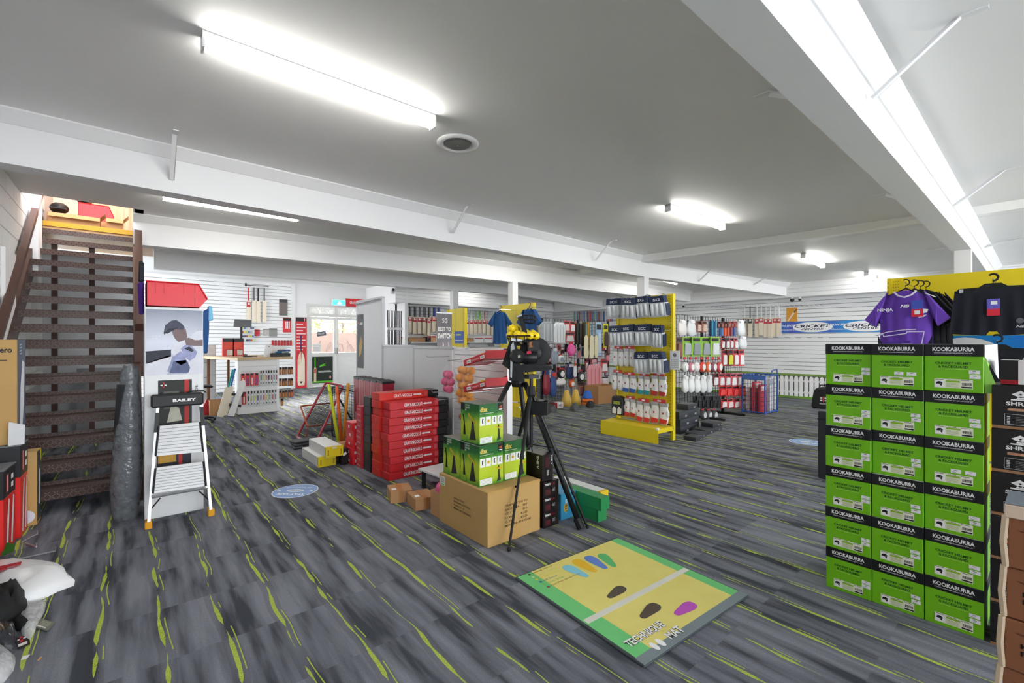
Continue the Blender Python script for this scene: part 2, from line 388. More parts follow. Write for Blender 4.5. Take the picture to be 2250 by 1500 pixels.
batten(.31, 3.11, 'lit white batten lamp beside the round ceiling diffuser')
batten(.28, 6.72, 'lit white batten lamp on the ceiling near the stairs')
batten(5.25, 3.17, 'lit white batten lamp on the middle ceiling before the cross beam')
batten(9.25, 2.9, 'lit white batten lamp just past the cross beam', L=1.1)
batten(11.65, 2.5, 'short lit batten lamp next to the far bulkhead', L=.62)
batten(5.25, 6.6, 'lit batten lamp hidden between the first two beams')
batten(9.3, 6.1, 'lit batten lamp behind the first beam over the racks', L=1.2)
batten(3.2, 12.0, 'lit batten lamp over the sales counter')
batten(7.6, 11.0, 'lit batten lamp in front of the bat wall')
batten(2.2, -3.0, 'lit batten lamp behind the right beam')
batten(6.2, -3.0, 'lit batten lamp behind the right beam over the clothing', L=1.4)

# ------------------------------------------------------------------ staircase
st = thing('staircase', 'dark brown steel staircase with checker-plate treads and open risers', 'staircase', (0, 5.3, 0))
XL, XR, RUN, RISE, NT_ = -.95, .03, .229, .175, 17
tm = MB().box(XL, XR, .0, .26, .035, .047).box(XL, XR, -.004, .012, -.022, .047).box(XL, XR, .245, .26, .047, .078).mesh('tread', TREAD)
for i in range(NT_): ob('tread', tm, st, (0, i*RUN, .12+i*RISE))
for x0, x1, nm in ((XL-.045, XL, 'stringer'), (XR, XR+.06, 'stringer')):
    b = MB(); L = NT_*RUN
    pts = [(-.12, 0), (.18, 0), (L+.1, NT_*RISE-.08), (L+.1, NT_*RISE+.2), (L-.05, NT_*RISE+.2), (-.12, .22)]
    b.add([(x0, y, z) for y, z in pts] + [(x1, y, z) for y, z in pts], [list(range(6))[::-1], list(range(6, 12))] + [[i, (i+1) % 6, 6+(i+1) % 6, 6+i] for i in range(6)])
    b.obj(nm, BROWN, st)
for x in (-.80, -.42): MB().box(x-.03, x+.03, 3.55, 3.62, 0, 2.8).obj('support_post', BROWN, st)
hr = MB(); a = math.atan2(RISE, RUN)
tf = Matrix.Translation((-.93, .75, 1.28)) @ Matrix.Rotation(a, 4, 'X'); hr.box(-.03, .03, 0, 4.0, -.02, .05, 0, tf); hr.obj('handrail', m('#573a33', .4), st)
for i, yy in enumerate((1.9, 3.2)): MB().box(-.99, -.92, yy-.02, yy+.02, 1.28+(yy-.75)*RISE/RUN-.03, 1.28+(yy-.75)*RISE/RUN).obj('rail_bracket', BROWN, st)
h2 = MB(); tf = Matrix.Translation((.075, 1.1, 1.55)) @ Matrix.Rotation(a, 4, 'X'); h2.box(-.03, .05, 0, 2.6, -.04, .05, 0, tf); h2.obj('handrail', m('#573a33', .4), st)
for yy in (1.2, 3.5):
    z0 = .2+yy*RISE/RUN; MB().box(.035, .115, yy-.04, yy+.04, z0-.1, 1.55+(yy-1.1)*RISE/RUN).obj('baluster', m('#573a33', .4), st)
struct(MB().box(-1.0, .14, 9.55, 9.65, 0, 2.75).obj('wall_under_stairs', m('#c6c8cc', .7)))
struct(MB().box(-.6, -.1, 9.2, 9.3, 0, 1.0).obj('wall_under_stairs_box', m('#8f9296', .7)))
# upper landing and what stands on it
up = struct(MB().box(-1.0, .05, 9.24, 10.9, 2.98, 3.09).obj('floor_upper', mat_wood('landing_board', '#d8b27c', '#c79a5f')))
MB().box(-1.0, .05, 9.21, 9.25, 3.05, 3.12).obj('nosing', m('#c99a1e', .5), up)
uw = struct(MB().box(-1.3, .4, 10.9, 11.0, 3.0, 5.2).obj('wall_upper', m('#f0dccb', .8)))
struct(MB().box(.05, .14, 7.8, 11, ZC, 5.2).obj('wall_upper_side', m('#e8d3c2', .8)))
struct(MB().box(-1.3, .4, 7.7, 11, 5.1, 5.2).obj('ceiling_upper', m('#efe3d8', .8)))
ul = bpy.data.lights.new('landing_bulb', 'POINT'); ul.energy = 6; ul.color = (1, .84, .7); ul.shadow_soft_size = .08
lb = thing('landing_bulb_lamp', 'bare warm bulb hanging above the upper landing', 'lamp', (-.35, 9.3, 5.1))
MB().tube([(0, 0, 0), (0, 0, -.25)], .008).obj('cord', WHITE, lb); MB().ball((0, 0, -.3), .045).obj('bulb', m('#fff3df', .3, emit=6), lb, smooth=True)
lo = bpy.data.objects.new('bulb_light', ul); COL.objects.link(lo); lo.parent = lb; lo.location = (0, -.1, -.4)
cu = MB()
for i in range(25):
    x = -.55 + i*.028; y = 10.80 + .03*sin(i*1.9); cu.v += [(x, y, 3.3), (x, y+.02*sin(i), 4.4)]
for i in range(24): cu.f.append([2*i, 2*i+2, 2*i+3, 2*i+1]); cu.mi.append(0)
tag(cu.obj('curtain', m('#f3cfb4', .9), smooth=True), 'peach curtain hanging behind the upper landing', 'curtain')
def bin_mesh(o, L, W, H, col):
    red = m(col, .35, var=.03)
    b = MB(); pr = [(0, 0), (L*.86, 0), (L, H*.38), (L*.85, H), (0, H)]
    for y0 in (0, W-.006): b.slab(pr, y0, y0+.006)
    b.box(0, .006, 0, W, 0, H).box(0, L*.86, 0, W, 0, .006)
    b.add([(L*.86,0,0),(L,0,H*.38),(L,W,H*.38),(L*.86,W,0)], [(0,1,2,3)])
    b.obj('body', red, o)
    r = MB().tube([(0, -.002, H), (L*.85, -.002, H), (L, -.002, H*.38)], .007, 5); r.obj('rolled_edge', m(col, .3, var=.03), o)
    for x in (.15, .28, .6): MB().box(L*x, L*x+.008, -.006, 0, H*.55, H*.98).obj('rib', red, o)
    MB().box(L*.79, L*.80, -.006, 0, .01, H*.96).obj('rib', red, o)
o = thing('storage_bin', 'red plastic storage bin upstairs on the landing', 'bin', (-.62, 9.75, 3.3)); bin_mesh(o, .42, .28, .26, '#d3232e')
tag(MB().box(-.65, -.15, 9.7, 10.1, 3.09, 3.3).obj('carton', KRAFT), 'plain brown carton under the red bin on the landing', 'carton')
def open_box(name, label, x, y, z, w_, d_, h_, flaps=True, group=None, mt=KRAFT, rz=0):
    o = thing(name, label, 'carton', (x, y, z), rz, group)
    b = MB(); t = .006
    b.box(0, w_, 0, t, 0, h_).box(0, w_, d_-t, d_, 0, h_).box(0, t, t, d_-t, 0, h_).box(w_-t, w_, t, d_-t, 0, h_).box(t, w_-t, t, d_-t, 0, t); b.obj('body', mt, o)
    if flaps:
        f = MB(); f.add([(0,0,h_),(w_,0,h_),(w_,-.08,h_-.07),(0,-.08,h_-.07)], [(0,1,2,3)]); f.obj('flap', mt, o)
        f = MB(); f.add([(w_,0,h_),(w_,d_,h_),(w_+.06,d_,h_+.07),(w_+.06,0,h_+.07)], [(0,1,2,3)]); f.obj('flap', mt, o)
    return o
open_box('open_carton', 'open brown carton with raised flap at the stair head, next to the stair opening edge', -.28, 9.27, 3.1, .2, .28, .18)
open_box('open_carton', 'wide open brown carton on the yellow stair-head nosing, beside the black helmet', -.9, 9.3, 3.1, .55, .3, .17)
h = thing('batting_helmet', 'black helmet lying on the upper landing carton', 'helmet', (-.82, 9.66, 3.32)); MB().ball((0, 0, .09), .11, sz=.8).obj('shell', BLACK, h, smooth=True); MB().box(-.09, .09, -.19, -.08, .05, .065).obj('peak', BLACK, h)
tag(MB().box(-.95, -.68, 9.61, 9.85, 3.09, 3.32).obj('carton', KRAFT), 'brown carton carrying the black helmet on the landing', 'carton')
cp = thing('cap', 'black and yellow cap on the red bin upstairs', 'cap', (-.55, 9.85, 3.58)); MB().ball((0, 0, .03), .09, sz=.6).obj('crown', BLACK, cp, smooth=True); MB().box(.03, .09, -.13, -.03, .01, .03).obj('badge', m('#d9b322'), cp)

# ------------------------------------------------------------------ helmet carton wall (right)
GREEN = m('#74bd17', .4, var=.03); LIDB = m('#16171b', .4); DGREEN = m('#0f4a1c', .5); INK = m('#1c1c1e', .5)
HW, HH, HD = .2075, .2305, .30
def helmet_icon(b, x, z, s, y, mi):
    pts = [(x+s*cos(a)*.5, z+s*.1+s*sin(a)*.45) for a in [pi*i/8 for i in range(9)]]; b.face(pts, y, mi)
    b.face([(x-s*.55, z+s*.1), (x-s*.5, z), (x+s*.1, z), (x+s*.1, z+s*.1)], y, mi)
    b.face([(x-s*.02, z+s*.02), (x+s*.3, z-s*.4), (x+s*.38, z-s*.36), (x+s*.42, z+s*.1)], y, mi)
HM = {}
def helmet_parts(var):
    if var in HM: return HM[var]
    body = MB().box(0, HW, 0, HD, 0, HH-.056, 0, front=0).mesh('carton_body', [GREEN], bevel=.0025)
    lid = MB().box(-.0015, HW+.0015, -.0015, HD, HH-.058, HH, 0, top=1).mesh('lid', [LIDB, m('#d7d8d6', .6)], bevel=.002)
    L = MB(); L.rect(.037, .172, .018, .062, -.0006, 0); L.rect(.040, .074, .021, .054, -.0009, 1); helmet_icon(L, .055, .036, .024, -.0012, 2)
    L.rect(.078, .128, .046, .055, -.0009, 3); L.rect(.078, .128, .021, .044, -.0009, 4)
    for i in range(4): L.rect(.08, .122, .0235+i*.0055, .0247+i*.0055, -.0012, 5)
    L.rect(.133, .170, .021, .028, -.0009, 2)
    for i in range(11): L.rect(.136+i*.003, .136+i*.003+(.0012 if i % 3 else .002), .033, .046, -.0012, 2)
    for i in range(3): L.rect(.04+i*.045, .07+i*.045, .0567, .0585, -.0012, 2)
    lab = L.mesh('label_sticker', [m('#e9ead8', .5), m('#f6f6f4', .5), INK, m('#8fbf2e', .5), m('#dfe6c0', .5), m('#8a8f7c', .5)])
    pr = MB()
    sp = [(.166, .083), (.166, .062)] if var == 0 else ([(.095, .07), (.145, .07)] if var == 1 else [(.158, .09), (.160, .067)])
    for x, z in sp:
        x = min(x, HW-.040); pr.rect(x, x+.037, z, z+.018, -.0016, 0); pr.rect(x+.012, x+.024, z+.011, z+.014, -.002, 1); pr.rect(x+.006, x+.02, z+.003, z+.005, -.002, 1)
    st_ = pr.mesh('price_sticker', [m('#efefef', .5), m('#7c7c80', .5)])
    HM[var] = (body, lid, lab, st_); return HM[var]
COLN = ['open end column', 'middle column', 'column by the shoe boxes']
X0 = 3.06
for cidx in range(3):
    for r in range(6):
        jx = random.uniform(-.008, .008) - (.012 if (r, cidx) in ((5, 1), (3, 0)) else 0); jy = random.uniform(-.0012, .0012)
        y = .842 - cidx*.2112 + jy
        rr = 'topmost' if r == 5 else ('lowest' if r == 0 else ORD[r] + ' up')
        o = thing('helmet_carton', 'lime green helmet carton, black lid, %s in the %s' % (rr, COLN[cidx]), 'carton', (X0+jx, y, r*.2312), WEST + random.uniform(-.004, .004), 'stacked lime green helmet cartons')
        var = 1 if (r, cidx) in ((5, 1), (3, 2)) else (0 if cidx == 0 else 2)
        body, lid, lab, stk = helmet_parts(var)
        ob('carton_body', body, o); ob('lid', lid, o); ob('label_sticker', lab, o); ob('price_sticker', stk, o)
        text('KOOKABURRA', o, .030, -.0026, HH-.034, .148, .020, '#f4f4f4', bold=.03)
        text('WWW.KOOKABURRASPORT.CO.UK', o, .036, -.0026, HH-.045, .136, .005, '#dcdcdc', bold=.02, shear=.3)
        text('CRICKET HELMET', o, .040, -.0008, .133, .128, .0115, DGREEN, bold=.022); text('& FACEGUARD', o, .052, -.0008, .116, .104, .0115, DGREEN, bold=.022)
        MB().rect(.05, .158, .109, .1105, -.0008).obj('rule', m('#b9e07e', .5), o)
        if (r, cidx) == (5, 2):
            f = MB(); f.add([(HW+.002, .01, HH-.06), (HW+.05, .03, .0), (HW+.002, .03, 0)], [(0, 2, 1)]); f.obj('torn_flap', m('#a8dd6a', .5), o)
            g = MB(); g.add([(HW+.003, .0, HH-.004), (HW+.035, .16, HH+.001), (HW+.04, .165, .06), (HW+.003, .03, HH-.062)], [(0, 1, 2, 3)]); g.obj('side_flap', m('#e4e5e4', .5), o)

# black shoe boxes
SHB = m('#1c1b1d', .45); SHC = m('#c08a68', .5); SHT = m('#9a7352', .55)
sb = MB().box(0, .31, 0, .2, .012, .198, 0).mesh('lid_box', SHB, bevel=.002); sbt = MB().box(.001, .309, .001, .2, 0, .013).mesh('base_tray', SHT)
lg = MB()
lg.face([(.062,.158),(.09,.143),(.118,.158),(.09,.176)], -.0008, 0); lg.face([(.084,.159),(.09,.154),(.096,.159),(.09,.163)], -.0012, 1); lg.face([(.083,.149),(.097,.149),(.104,.138),(.076,.138)], -.0008, 0); lg.rect(.060, .120, .131, .137, -.0008, 0)
lgm = lg.mesh('emblem', [WHITE, SHB])
sg = MB()
for x0, x1 in ((.04, .155), (.165, .29)):
    for a in ((x0, x1, .02, .0215), (x0, x1, .067, .0685), (x0, x0+.0015, .02, .0685), (x1-.0015, x1, .02, .0685)): sg.rect(*a[:4], -.0008, 0)
    for i in range(5): sg.rect(x0+.035, x1-.02, .027+i*.007, .0285+i*.007, -.0008, 1); sg.rect(x0+.008, x0+.018, .026+i*.007, .030+i*.007, -.0008, 0)
sgm = sg.mesh('size_panel', [m('#d8d8d8', .5), m('#8c8c8e', .5)])
for r in range(6):
    o = thing('shoe_box', 'black shoe box with white diamond emblem, %s in the stack beside the green cartons' % ('topmost' if r == 5 else 'lowest' if r == 0 else ORD[r]+' up'), 'shoe box', (3.06+random.uniform(-.006, .006), .192-r*.001, r*.2005), WEST, 'stacked black shoe boxes')
    ob('lid_box', sb, o); ob('base_tray', sbt, o); ob('emblem', lgm, o); ob('size_panel', sgm, o)
    text('SHREY', o, .045, -.001, .107, .09, .018, '#f0f0f0', bold=.03)
    MB().rect(.05, .31, .083, .095, -.0008).obj('stripe', m('#b8866a' if r > 3 else '#c9855c' if r > 1 else '#a88a80', .5), o)
    text('MASTER CLASS AIR 2.0' if r == 5 else 'ARMOUR 2.0' if r > 1 else 'MASTER CLASS', o, .056 if r == 5 else .09, -.0012, .086, .15 if r == 5 else .07, .006, '#e8b894')
o = thing('small_carton', 'small white and black carton standing on the top shoe box', 'carton', (3.08, .16, 1.205), WEST)
MB().box(0, .055, 0, .1, 0, .11, 0, top=1).obj('carton_body', [m('#1d1a1b', .5), m('#bfc0c0', .6)], o); MB().box(.055, .095, -.001, .1, 0, .108).obj('torn_side', m('#e6dede', .5), o); MB().rect(0, .055, 0, .02, -.0012).obj('red_band', m('#9c1522'), o)

# brown footwear cartons, nearest the camera on the right
BRN = mat_cork('brown_carton', '#9a603f', '#8a5436'); CREAM = m('#d9c2a4', .6)
for r in range(5):
    o = thing('footwear_carton', 'brown footwear carton with dark print, %s in the stack before the shoe boxes' % ('topmost' if r == 4 else 'lowest' if r == 0 else ORD[r]+' up'), 'carton', (2.2+(.006 if r % 2 else 0), .133-.004*r, r*.166), WEST, 'stacked brown footwear cartons')
    MB().box(.02, .36, 0, .22, 0, .162).obj('carton_body', BRN, o, bevel=.002)
    e = MB().tube([(.014, .004, 0), (.008+random.uniform(-.004, .004), -.004, .08), (.014, .004, .165)], .009, 6); e.obj('board_edge', CREAM, o)
    MB().face([(.04, .125), (.2, .125), (.2, .118), (.12, .108), (.05, .12)], -.0008).obj('hand_slot', m('#6b3d26', .7), o)
    text('KOOKABURRA', o, .055, -.001, .078, .24, .016, '#24140d', bold=.02); text('FOOTWEAR', o, .055, -.001, .054, .19, .016, '#24140d', bold=.02)
    if r == 4:
        g = MB(); g.box(.012, .36, -.008, .2, .162, .205); g.obj('lid', m('#e6ccb4', .6), o, bevel=.003)
        g = MB(); pts = [(.013, -.006), (.36, -.006), (.36, .2), (.013, .2)]; g.add([(x, y, .2065) for x, y in pts], [(0, 1, 2, 3)]); g.obj('lid_print', m('#6d7680', .6), o)
        text('KOOKA', o, .1, .06, .2075, .2, .07, '#e8e8ea', face='top', bold=.02)

# yellow perforated gondolas
def gondola(label, x, y0, y1, ztop, plinth=.4, plz=.2, legs=True, holes=True, boards=4):
    """a gondola whose panel stands at x and faces -x, from y1 (far) to y0 (near); local x runs towards the near end"""
    L = y1-y0
    o = thing('gondola', label, 'shelving', (x, y1, 0), WEST)
    if holes == 'full': nh = 9
    hb = ztop/boards
    for i in range(boards):
        z0 = max(.22, i*hb) if i == 0 else i*hb
        b = MB().box(.03, L-.03, 0, .012, z0+.002, (i+1)*hb-.002); p = b.obj('panel', YEL, o)
        h = MB(); n = 0
        zz = z0+.03
        while zz < (i+1)*hb-.02:
            for sx in ([.05, .07, .09] + [L*.5-.03, L*.5-.01, L*.5+.01] + [L-.09, L-.07, L-.05]):
                h.rect(sx, sx+.007, zz, zz+.007, -.0008)
            zz += .03
        h.obj('perforations', m('#5b5210', .6), p)['kind'] = 'stuff'
    for sx in (0, L-.04):
        up_ = MB().box(sx, sx+.04, -.015, .05, 0, ztop).obj('upright', YEL, o)
        s = MB(); zz = .1
        while zz < ztop-.03: s.rect(sx+.006, sx+.012, zz, zz+.022, -.0165); zz += .045
        s.obj('slots', BLACK, up_)['kind'] = 'stuff'
    if plinth:
        MB().box(0, L, -plinth, -.0, plz-.02, plz).obj('base_shelf', YEL, o)
        MB().box(0, L, -plinth, -plinth+.015, .0, plz-.02).obj('kick_plate', YEL, o)
        for sx in (0, L-.04): MB().box(sx, sx+.04, -plinth+.015, 0, plz-.06, plz-.02).obj('base_bracket', YEL, o)
        MB().box(L-.03, L+.002, -plinth-.004, -plinth+.04, plz-.01, plz+.015).obj('end_clip', WHITE, o)
    return o
gondola('tall yellow perforated gondola behind the helmet cartons, hung with clothing', 6.48, -1.0, 1.2, 2.1, plinth=.4)
s = thing('blue_header_strip', 'blue banner strip across the yellow gondola behind the helmet cartons', 'banner', (6.455, 1.0, 1.26), WEST); MB().box(0, 2.0, 0, .01, 0, .2).obj('strip', mat_grad('blue_strip', [(0, '#1f9fe0'), (.6, '#1c68c9'), (1, '#2b46b8')], 0), s)
e = MB(); e.face([(.42+.28*cos(a), -.02+.2*sin(a)) for a in [pi*i/14 for i in range(15)]], -.001); e.obj('oval', WHITE, s)

# clothing
def hook_mesh(x=0, z=0, s=1, mt=BLACK):
    b = MB(); pts = [(x, 0, z)] + [(x + .0*s + .03*s*sin(a)*1.0, 0, z+.06*s - .03*s*cos(a) + .0) for a in [pi*i/8*1.0 for i in range(0, 11)]]
    b.tube(pts, .006*s, 6); return b
def shirt(label, loc, rz, w_, h_, col, name='shirt', group=None, sleeve=.16, trim=None):
    o = thing(name, label, 'shirt', loc, rz, group); cl = m(col, .75, var=.08, scale=6)
    hw = w_/2; nx, nz = 14, 12; b = MB()
    def outline(t):                                       # half width by height 0 (hem) .. 1 (shoulder)
        return hw*(.80 - .06*sin(pi*t)) if t < .75 else hw*(.78 - (t-.75)*1.1)
    for side in (-1, 1):
        for j in range(nz+1):
            t = j/nz; wv = outline(t)
            for i in range(nx+1):
                u = i/nx*2-1
                fold = .012*sin(u*9+j*.3)*(1-t)+.006*sin(u*17)
                dep = (.05*(1-u*u)+.008)*(.6+.4*(1-t)) + fold
                zt = t*h_ - (abs(u)**1.5*.06*h_ if j == nz else 0)
                b.v.append((u*wv, side*dep, zt))
    W_ = nx+1; K = W_*(nz+1)
    for j in range(nz):
        for i in range(nx):
            a = j*W_+i; b.f.append([a, a+1, a+W_+1, a+W_]); b.mi.append(0); b.f.append([K+a, K+a+W_, K+a+W_+1, K+a+1]); b.mi.append(0)
    b.obj('body', cl, o, smooth=True)
    for sg in (-1, 1):
        q = MB(); x1, z1 = sg*hw*.52, h_*.985; x2, z2 = sg*(hw+sleeve*.35), h_*.62
        x3, z3 = sg*(hw*.88), h_*.52; x4, z4 = sg*hw*.70, h_*.70
        P1 = [(x1, z1), (x2, z2), (x3, z3), (x4, z4)]
        for dy in (-.035, .035): q.v += [(x, dy*(1 if k in (0, 3) else 1.1), z) for k, (x, z) in enumerate(P1)]
        q.v += [((x1+x2)/2, -.055, (z1+z2)/2-.02), ((x3+x4)/2+(x2-x1)*.08, -.055, (z3+z4)/2)]
        q.f = [[0, 8, 9, 3], [8, 1, 2, 9], [4, 7, 6, 5], [0, 4, 5, 1], [1, 5, 6, 2], [2, 6, 7, 3], [0, 1, 8], [3, 9, 2]]; q.mi = [0]*8
        q.obj('sleeve', cl, o)
    MB().tube([(-.085, -.035, h_*.985), (-.05, -.06, h_*.93), (0, -.068, h_*.905), (.05, -.06, h_*.93), (.085, -.035, h_*.985)], .009, 6).obj('collar', m(trim or col, .7), o)
    hg = MB().tube([(-hw*.5, 0, h_*.94), (0, 0, h_+.02), (hw*.5, 0, h_*.94)], .008, 6)
    pts = [(0, 0, h_+.02), (0, 0, h_+.05)] + [(.03*sin(a)-.0, 0, h_+.08-.03*cos(a)) for a in [pi*.15*i for i in range(1, 9)]]
    hg.tube(pts, .006, 6); hg.obj('hanger', BLACK, o); return o
sx = 5.95
a = P(1990, 750, x=sx)
o = shirt('purple short-sleeved sports shirt with white lettering on the yellow gondola', (sx, a.y, 1.16), WEST, .54, .75, '#6a3fb0', trim='#d9cfe6')
text('NINJA', o, -.21, -.075, .535, .125, .040, '#ffffff', bold=.02); text('NB', o, -.03, -.079, .575, .07, .03, '#ffffff', bold=.03, shear=.3)
g = MB(); g.face([(.09,.50),(.17,.52),(.18,.55),(.12,.56)], -.0785).face([(.11,.47),(.15,.48),(.17,.50),(.10,.49)], -.0785); g.obj('club_crest', WHITE, o)
tg = MB().rect(.055, .145, .555, .64, -.086, 0).rect(.055, .145, .48, .555, -.086, 1).rect(.08, .12, .505, .54, -.0868, 2); tg.obj('swing_tag', [m('#4456b8'), m('#d8283c'), WHITE], o)
z = MB()
for pts in ([(-.22,.30),(-.13,.335),(0,.355),(.09,.358)], [(-.22,.30),(-.16,.31),(-.16,.29),(.02,.32),(.02,.335)], [(.02,.335),(.15,.335),(.13,.20)], [(-.17,.19),(-.02,.205),(-.02,.215),(.06,.215),(.06,.17),(.12,.175)]):
    for (xa, za), (xb, zb) in zip(pts, pts[1:]):
        d = Vector((xb-xa, zb-za)); n = Vector((-d.y, d.x)).normalized()*.004
        z.face([(xa-n.x, za-n.y), (xb-n.x, zb-n.y), (xb+n.x, zb+n.y), (xa+n.x, za+n.y)], -.0835)
z.obj('print_lines', m('#e3d6f2'), o)
z = MB().face([(-.15,.295),(.03,.32),(.03,.345),(-.12,.32)], -.0825).face([(-.17,.195),(.05,.21),(.05,.25),(-.15,.235)], -.0825).face([(-.17,.13),(.07,.15),(.06,.185),(-.14,.165)], -.0825); z.obj('print_panels', m('#4a2790'), o)
for sg in (-1, 1): MB().face([(sg*.16, 0), (sg*.21, 0), (sg*.205, .3), (sg*.175, .22)][::sg], -.07).obj('side_panel', m('#1b1d29', .8), o)
MB().tube([(.15,-.05,.71),(.23,-.05,.665)], .004, 4).obj('piping', WHITE, o); MB().tube([(-.15,-.05,.71),(-.23,-.05,.665)], .004, 4).obj('piping', WHITE, o)
for i in range(3):
    a = P(2010, 750, x=6.08)
    shirt('black shirt hanging behind the purple shirt, %s from it' % nth(i), (6.06+i*.1, a.y-.03*i, 1.17), WEST, .53, .74, '#17161c', group='black shirts behind the purple shirt').scale = (1, .55, 1)
def shorts(label, loc, rz, w_, h_, col, hook=True):
    o = thing('shorts', label, 'shorts', loc, rz); cl = m(col, .85, var=.15, scale=5); b = MB(); nx, nz = 22, 8
    for side in (-1, 1):
        for j in range(nz+1):
            t = j/nz; wv = w_/2*(1.0-.12*t)
            for i in range(nx+1):
                u = i/nx*2-1; gap = .05 if False else 0
                b.v.append((u*wv, side*(.035+.012*sin(u*16)*(1.1-t)+.02*(1-t)), t*h_ - (.04 if j == 0 and abs(u) < .12 else 0)*-1 - .02*(1-abs(u))*(1-t)))
    W_ = nx+1; K = W_*(nz+1)
    for j in range(nz):
        for i in range(nx):
            a = j*W_+i; b.f.append([a, a+1, a+W_+1, a+W_]); b.f.append([K+a, K+a+W_, K+a+W_+1, K+a+1]); b.mi += [0, 0]
    for i in range(nx): a = nz*W_+i; b.f.append([a, a+1, K+a+1, K+a]); b.mi.append(0)
    b.obj('body', cl, o, smooth=True)
    hg = MB().slab([(-w_*.42, h_+.0), (w_*.42, h_+.0), (w_*.40, h_+.02), (.09, h_+.025), (.05, h_+.055), (-.05, h_+.055), (-.09, h_+.025), (-w_*.40, h_+.02)], -.006, .006)
    hg.tube([(0, 0, h_+.05), (0, 0, h_+.075)] + [(.032*sin(q), 0, h_+.107-.032*cos(q)) for q in [pi*.16*i for i in range(1, 9)]], .009, 8); hg.obj('hanger', BLACK, o)
    for sg in (-1, 1): MB().box(sg*w_*.36-.012, sg*w_*.36+.012, -.05, .05, h_-.02, h_+.012).obj('clip', m('#c9cbd0', .4, .5), o)
    return o
a = P(2182, 700, x=sx)
o = shorts('dark navy sports shorts with red and blue swing tag on a hanger', (sx, a.y, 1.47), WEST, .56, .40, '#191a26')
tg = MB().rect(-.035, .045, .22, .31, -.062, 0).rect(-.035, .045, .16, .22, -.062, 1).rect(-.01, .03, .26, .29, -.063, 2); tg.obj('swing_tag', [m('#6a5fc0'), m('#d8283c'), WHITE], o)
text('NB', o, .14, -.066, .05, .055, .022, '#c9c9cf', bold=.03, shear=.3); MB().lathe([(.024, 0), (.024, .001)], 14, tf=Matrix.Translation((.165, -.064, .11)) @ Matrix.Rotation(pi/2, 4, 'X')).obj('crest', m('#5f6068'), o)
o = shorts('black sports shorts hanging below the navy pair', (sx-.08, a.y-.03, .94), WEST, .56, .38, '#15161e')
text('NB', o, .15, -.066, .30, .05, .022, '#c9c9cf', bold=.03, shear=.3)
for yy, zz, ww in ((P(1990, 640, x=sx).y, 1.99, 'the purple shirt'), (P(2182, 700, x=sx).y, 1.96, 'the navy shorts'), (P(2182, 700, x=sx).y-.03, 1.41, 'the black shorts')):
    tag(MB().tube([(5.88, yy, zz), (6.47, yy, zz-.015)], .005, 6).obj('display_hook', CHROME), 'long chrome hook on the yellow gondola carrying ' + ww, 'hook', 'clothing hooks on the yellow gondola')

# ------------------------------------------------------------------ floor things in the middle: mat and stickers
q = [P(1131, 1272, z=0), P(1415, 1468.6, z=0), P(1625, 1299, z=0), P(1342.7, 1177.4, z=0)]     # near-left, bottom, right, far
ux = (q[1]-q[0]).normalized(); L1 = (q[1]-q[0]).length; L2 = (q[3]-q[0]).length; ang = math.atan2(ux.y, ux.x)
mt_ = thing('technique_mat', 'yellow and green batting technique mat with coloured footprints', 'mat', (q[0].x, q[0].y, 0), ang)
def soft(name, a, b_): return mat_cork(name, a, b_, 9)
MB().box(0, L1, 0, L2, 0, .012).obj('rubber_backing', m('#4a5254', .8), mt_, bevel=.003)
MB().box(.012, L1-.05, .012, L2-.012, .012, .0135).obj('green_border', soft('mat_green', '#78d283', '#68c676'), mt_)
yel = MB()
yel.box(.012, L1-.05, .115, L2-.085, .0135, .0142); yel.obj('yellow_field', soft('mat_yellow', '#ecdf82', '#e2d472'), mt_)
MB().box(L1*.585, L1*.625, .02, L2-.02, .0142, .0148).obj('crease_line', m('#dedcd2', .9), mt_)
MB().box(L1-.05, L1-.002, .004, L2-.004, .012, .0142).obj('grey_edge', m('#7f8a90', .8), mt_)
def foot(col, px, py, ln, rot, nm='footprint'):
    c_ = P(px, py, z=.0145); dv = Vector((c_.x-q[0].x, c_.y-q[0].y)); lx = dv.x*cos(-ang)-dv.y*sin(-ang); ly = dv.x*sin(-ang)+dv.y*cos(-ang)
    pts = []
    for i in range(24):
        t = 2*pi*i/24; x = cos(t)*.5; wv = .24 if x > .05 else (.15 if x < -.2 else .165)
        wv = .14 + .085/(1+math.exp(-(x-.02)*14)); sn = sin(t); cs = cos(t); pts.append((math.copysign(abs(cs)**.75, cs)*.5*ln, math.copysign(abs(sn)**.7, sn)*wv*ln))
    b = MB(); R = Matrix.Rotation(rot-ang, 2)
    b.add([(lx+(R @ Vector(p)).x, ly+(R @ Vector(p)).y, .0151) for p in pts], [list(range(24))]); b.obj(nm, soft('foot_'+col.strip('#'), col, col), mt_)
def adir(p0, p1): a_, b_ = P(*p0, z=0), P(*p1, z=0); return math.atan2(b_.y-a_.y, b_.x-a_.x), (b_-a_).length
for col, p0, p1 in (('#86cfe2', (1290, 1266), (1240, 1243)), ('#ecbc24', (1308, 1255), (1262, 1230)), ('#6488d6', (1331, 1248), (1289, 1222)), ('#5fbd72', (1350, 1244), (1320, 1217)),
                    ('#55493c', (1338, 1312), (1370, 1289)), ('#55493c', (1411, 1356), (1444, 1327)), ('#c153c0', (1486, 1349), (1524, 1325))):
    r_, ln = adir(p0, p1); foot(col, (p0[0]+p1[0])/2, (p0[1]+p1[1])/2, ln*1.06, r_)
def mat_xy(px, py):
    c_ = P(px, py, z=.015); dv = Vector((c_.x-q[0].x, c_.y-q[0].y)); return dv.x*cos(-ang)-dv.y*sin(-ang), dv.x*sin(-ang)+dv.y*cos(-ang)
x_, y_ = mat_xy(1397, 1430)
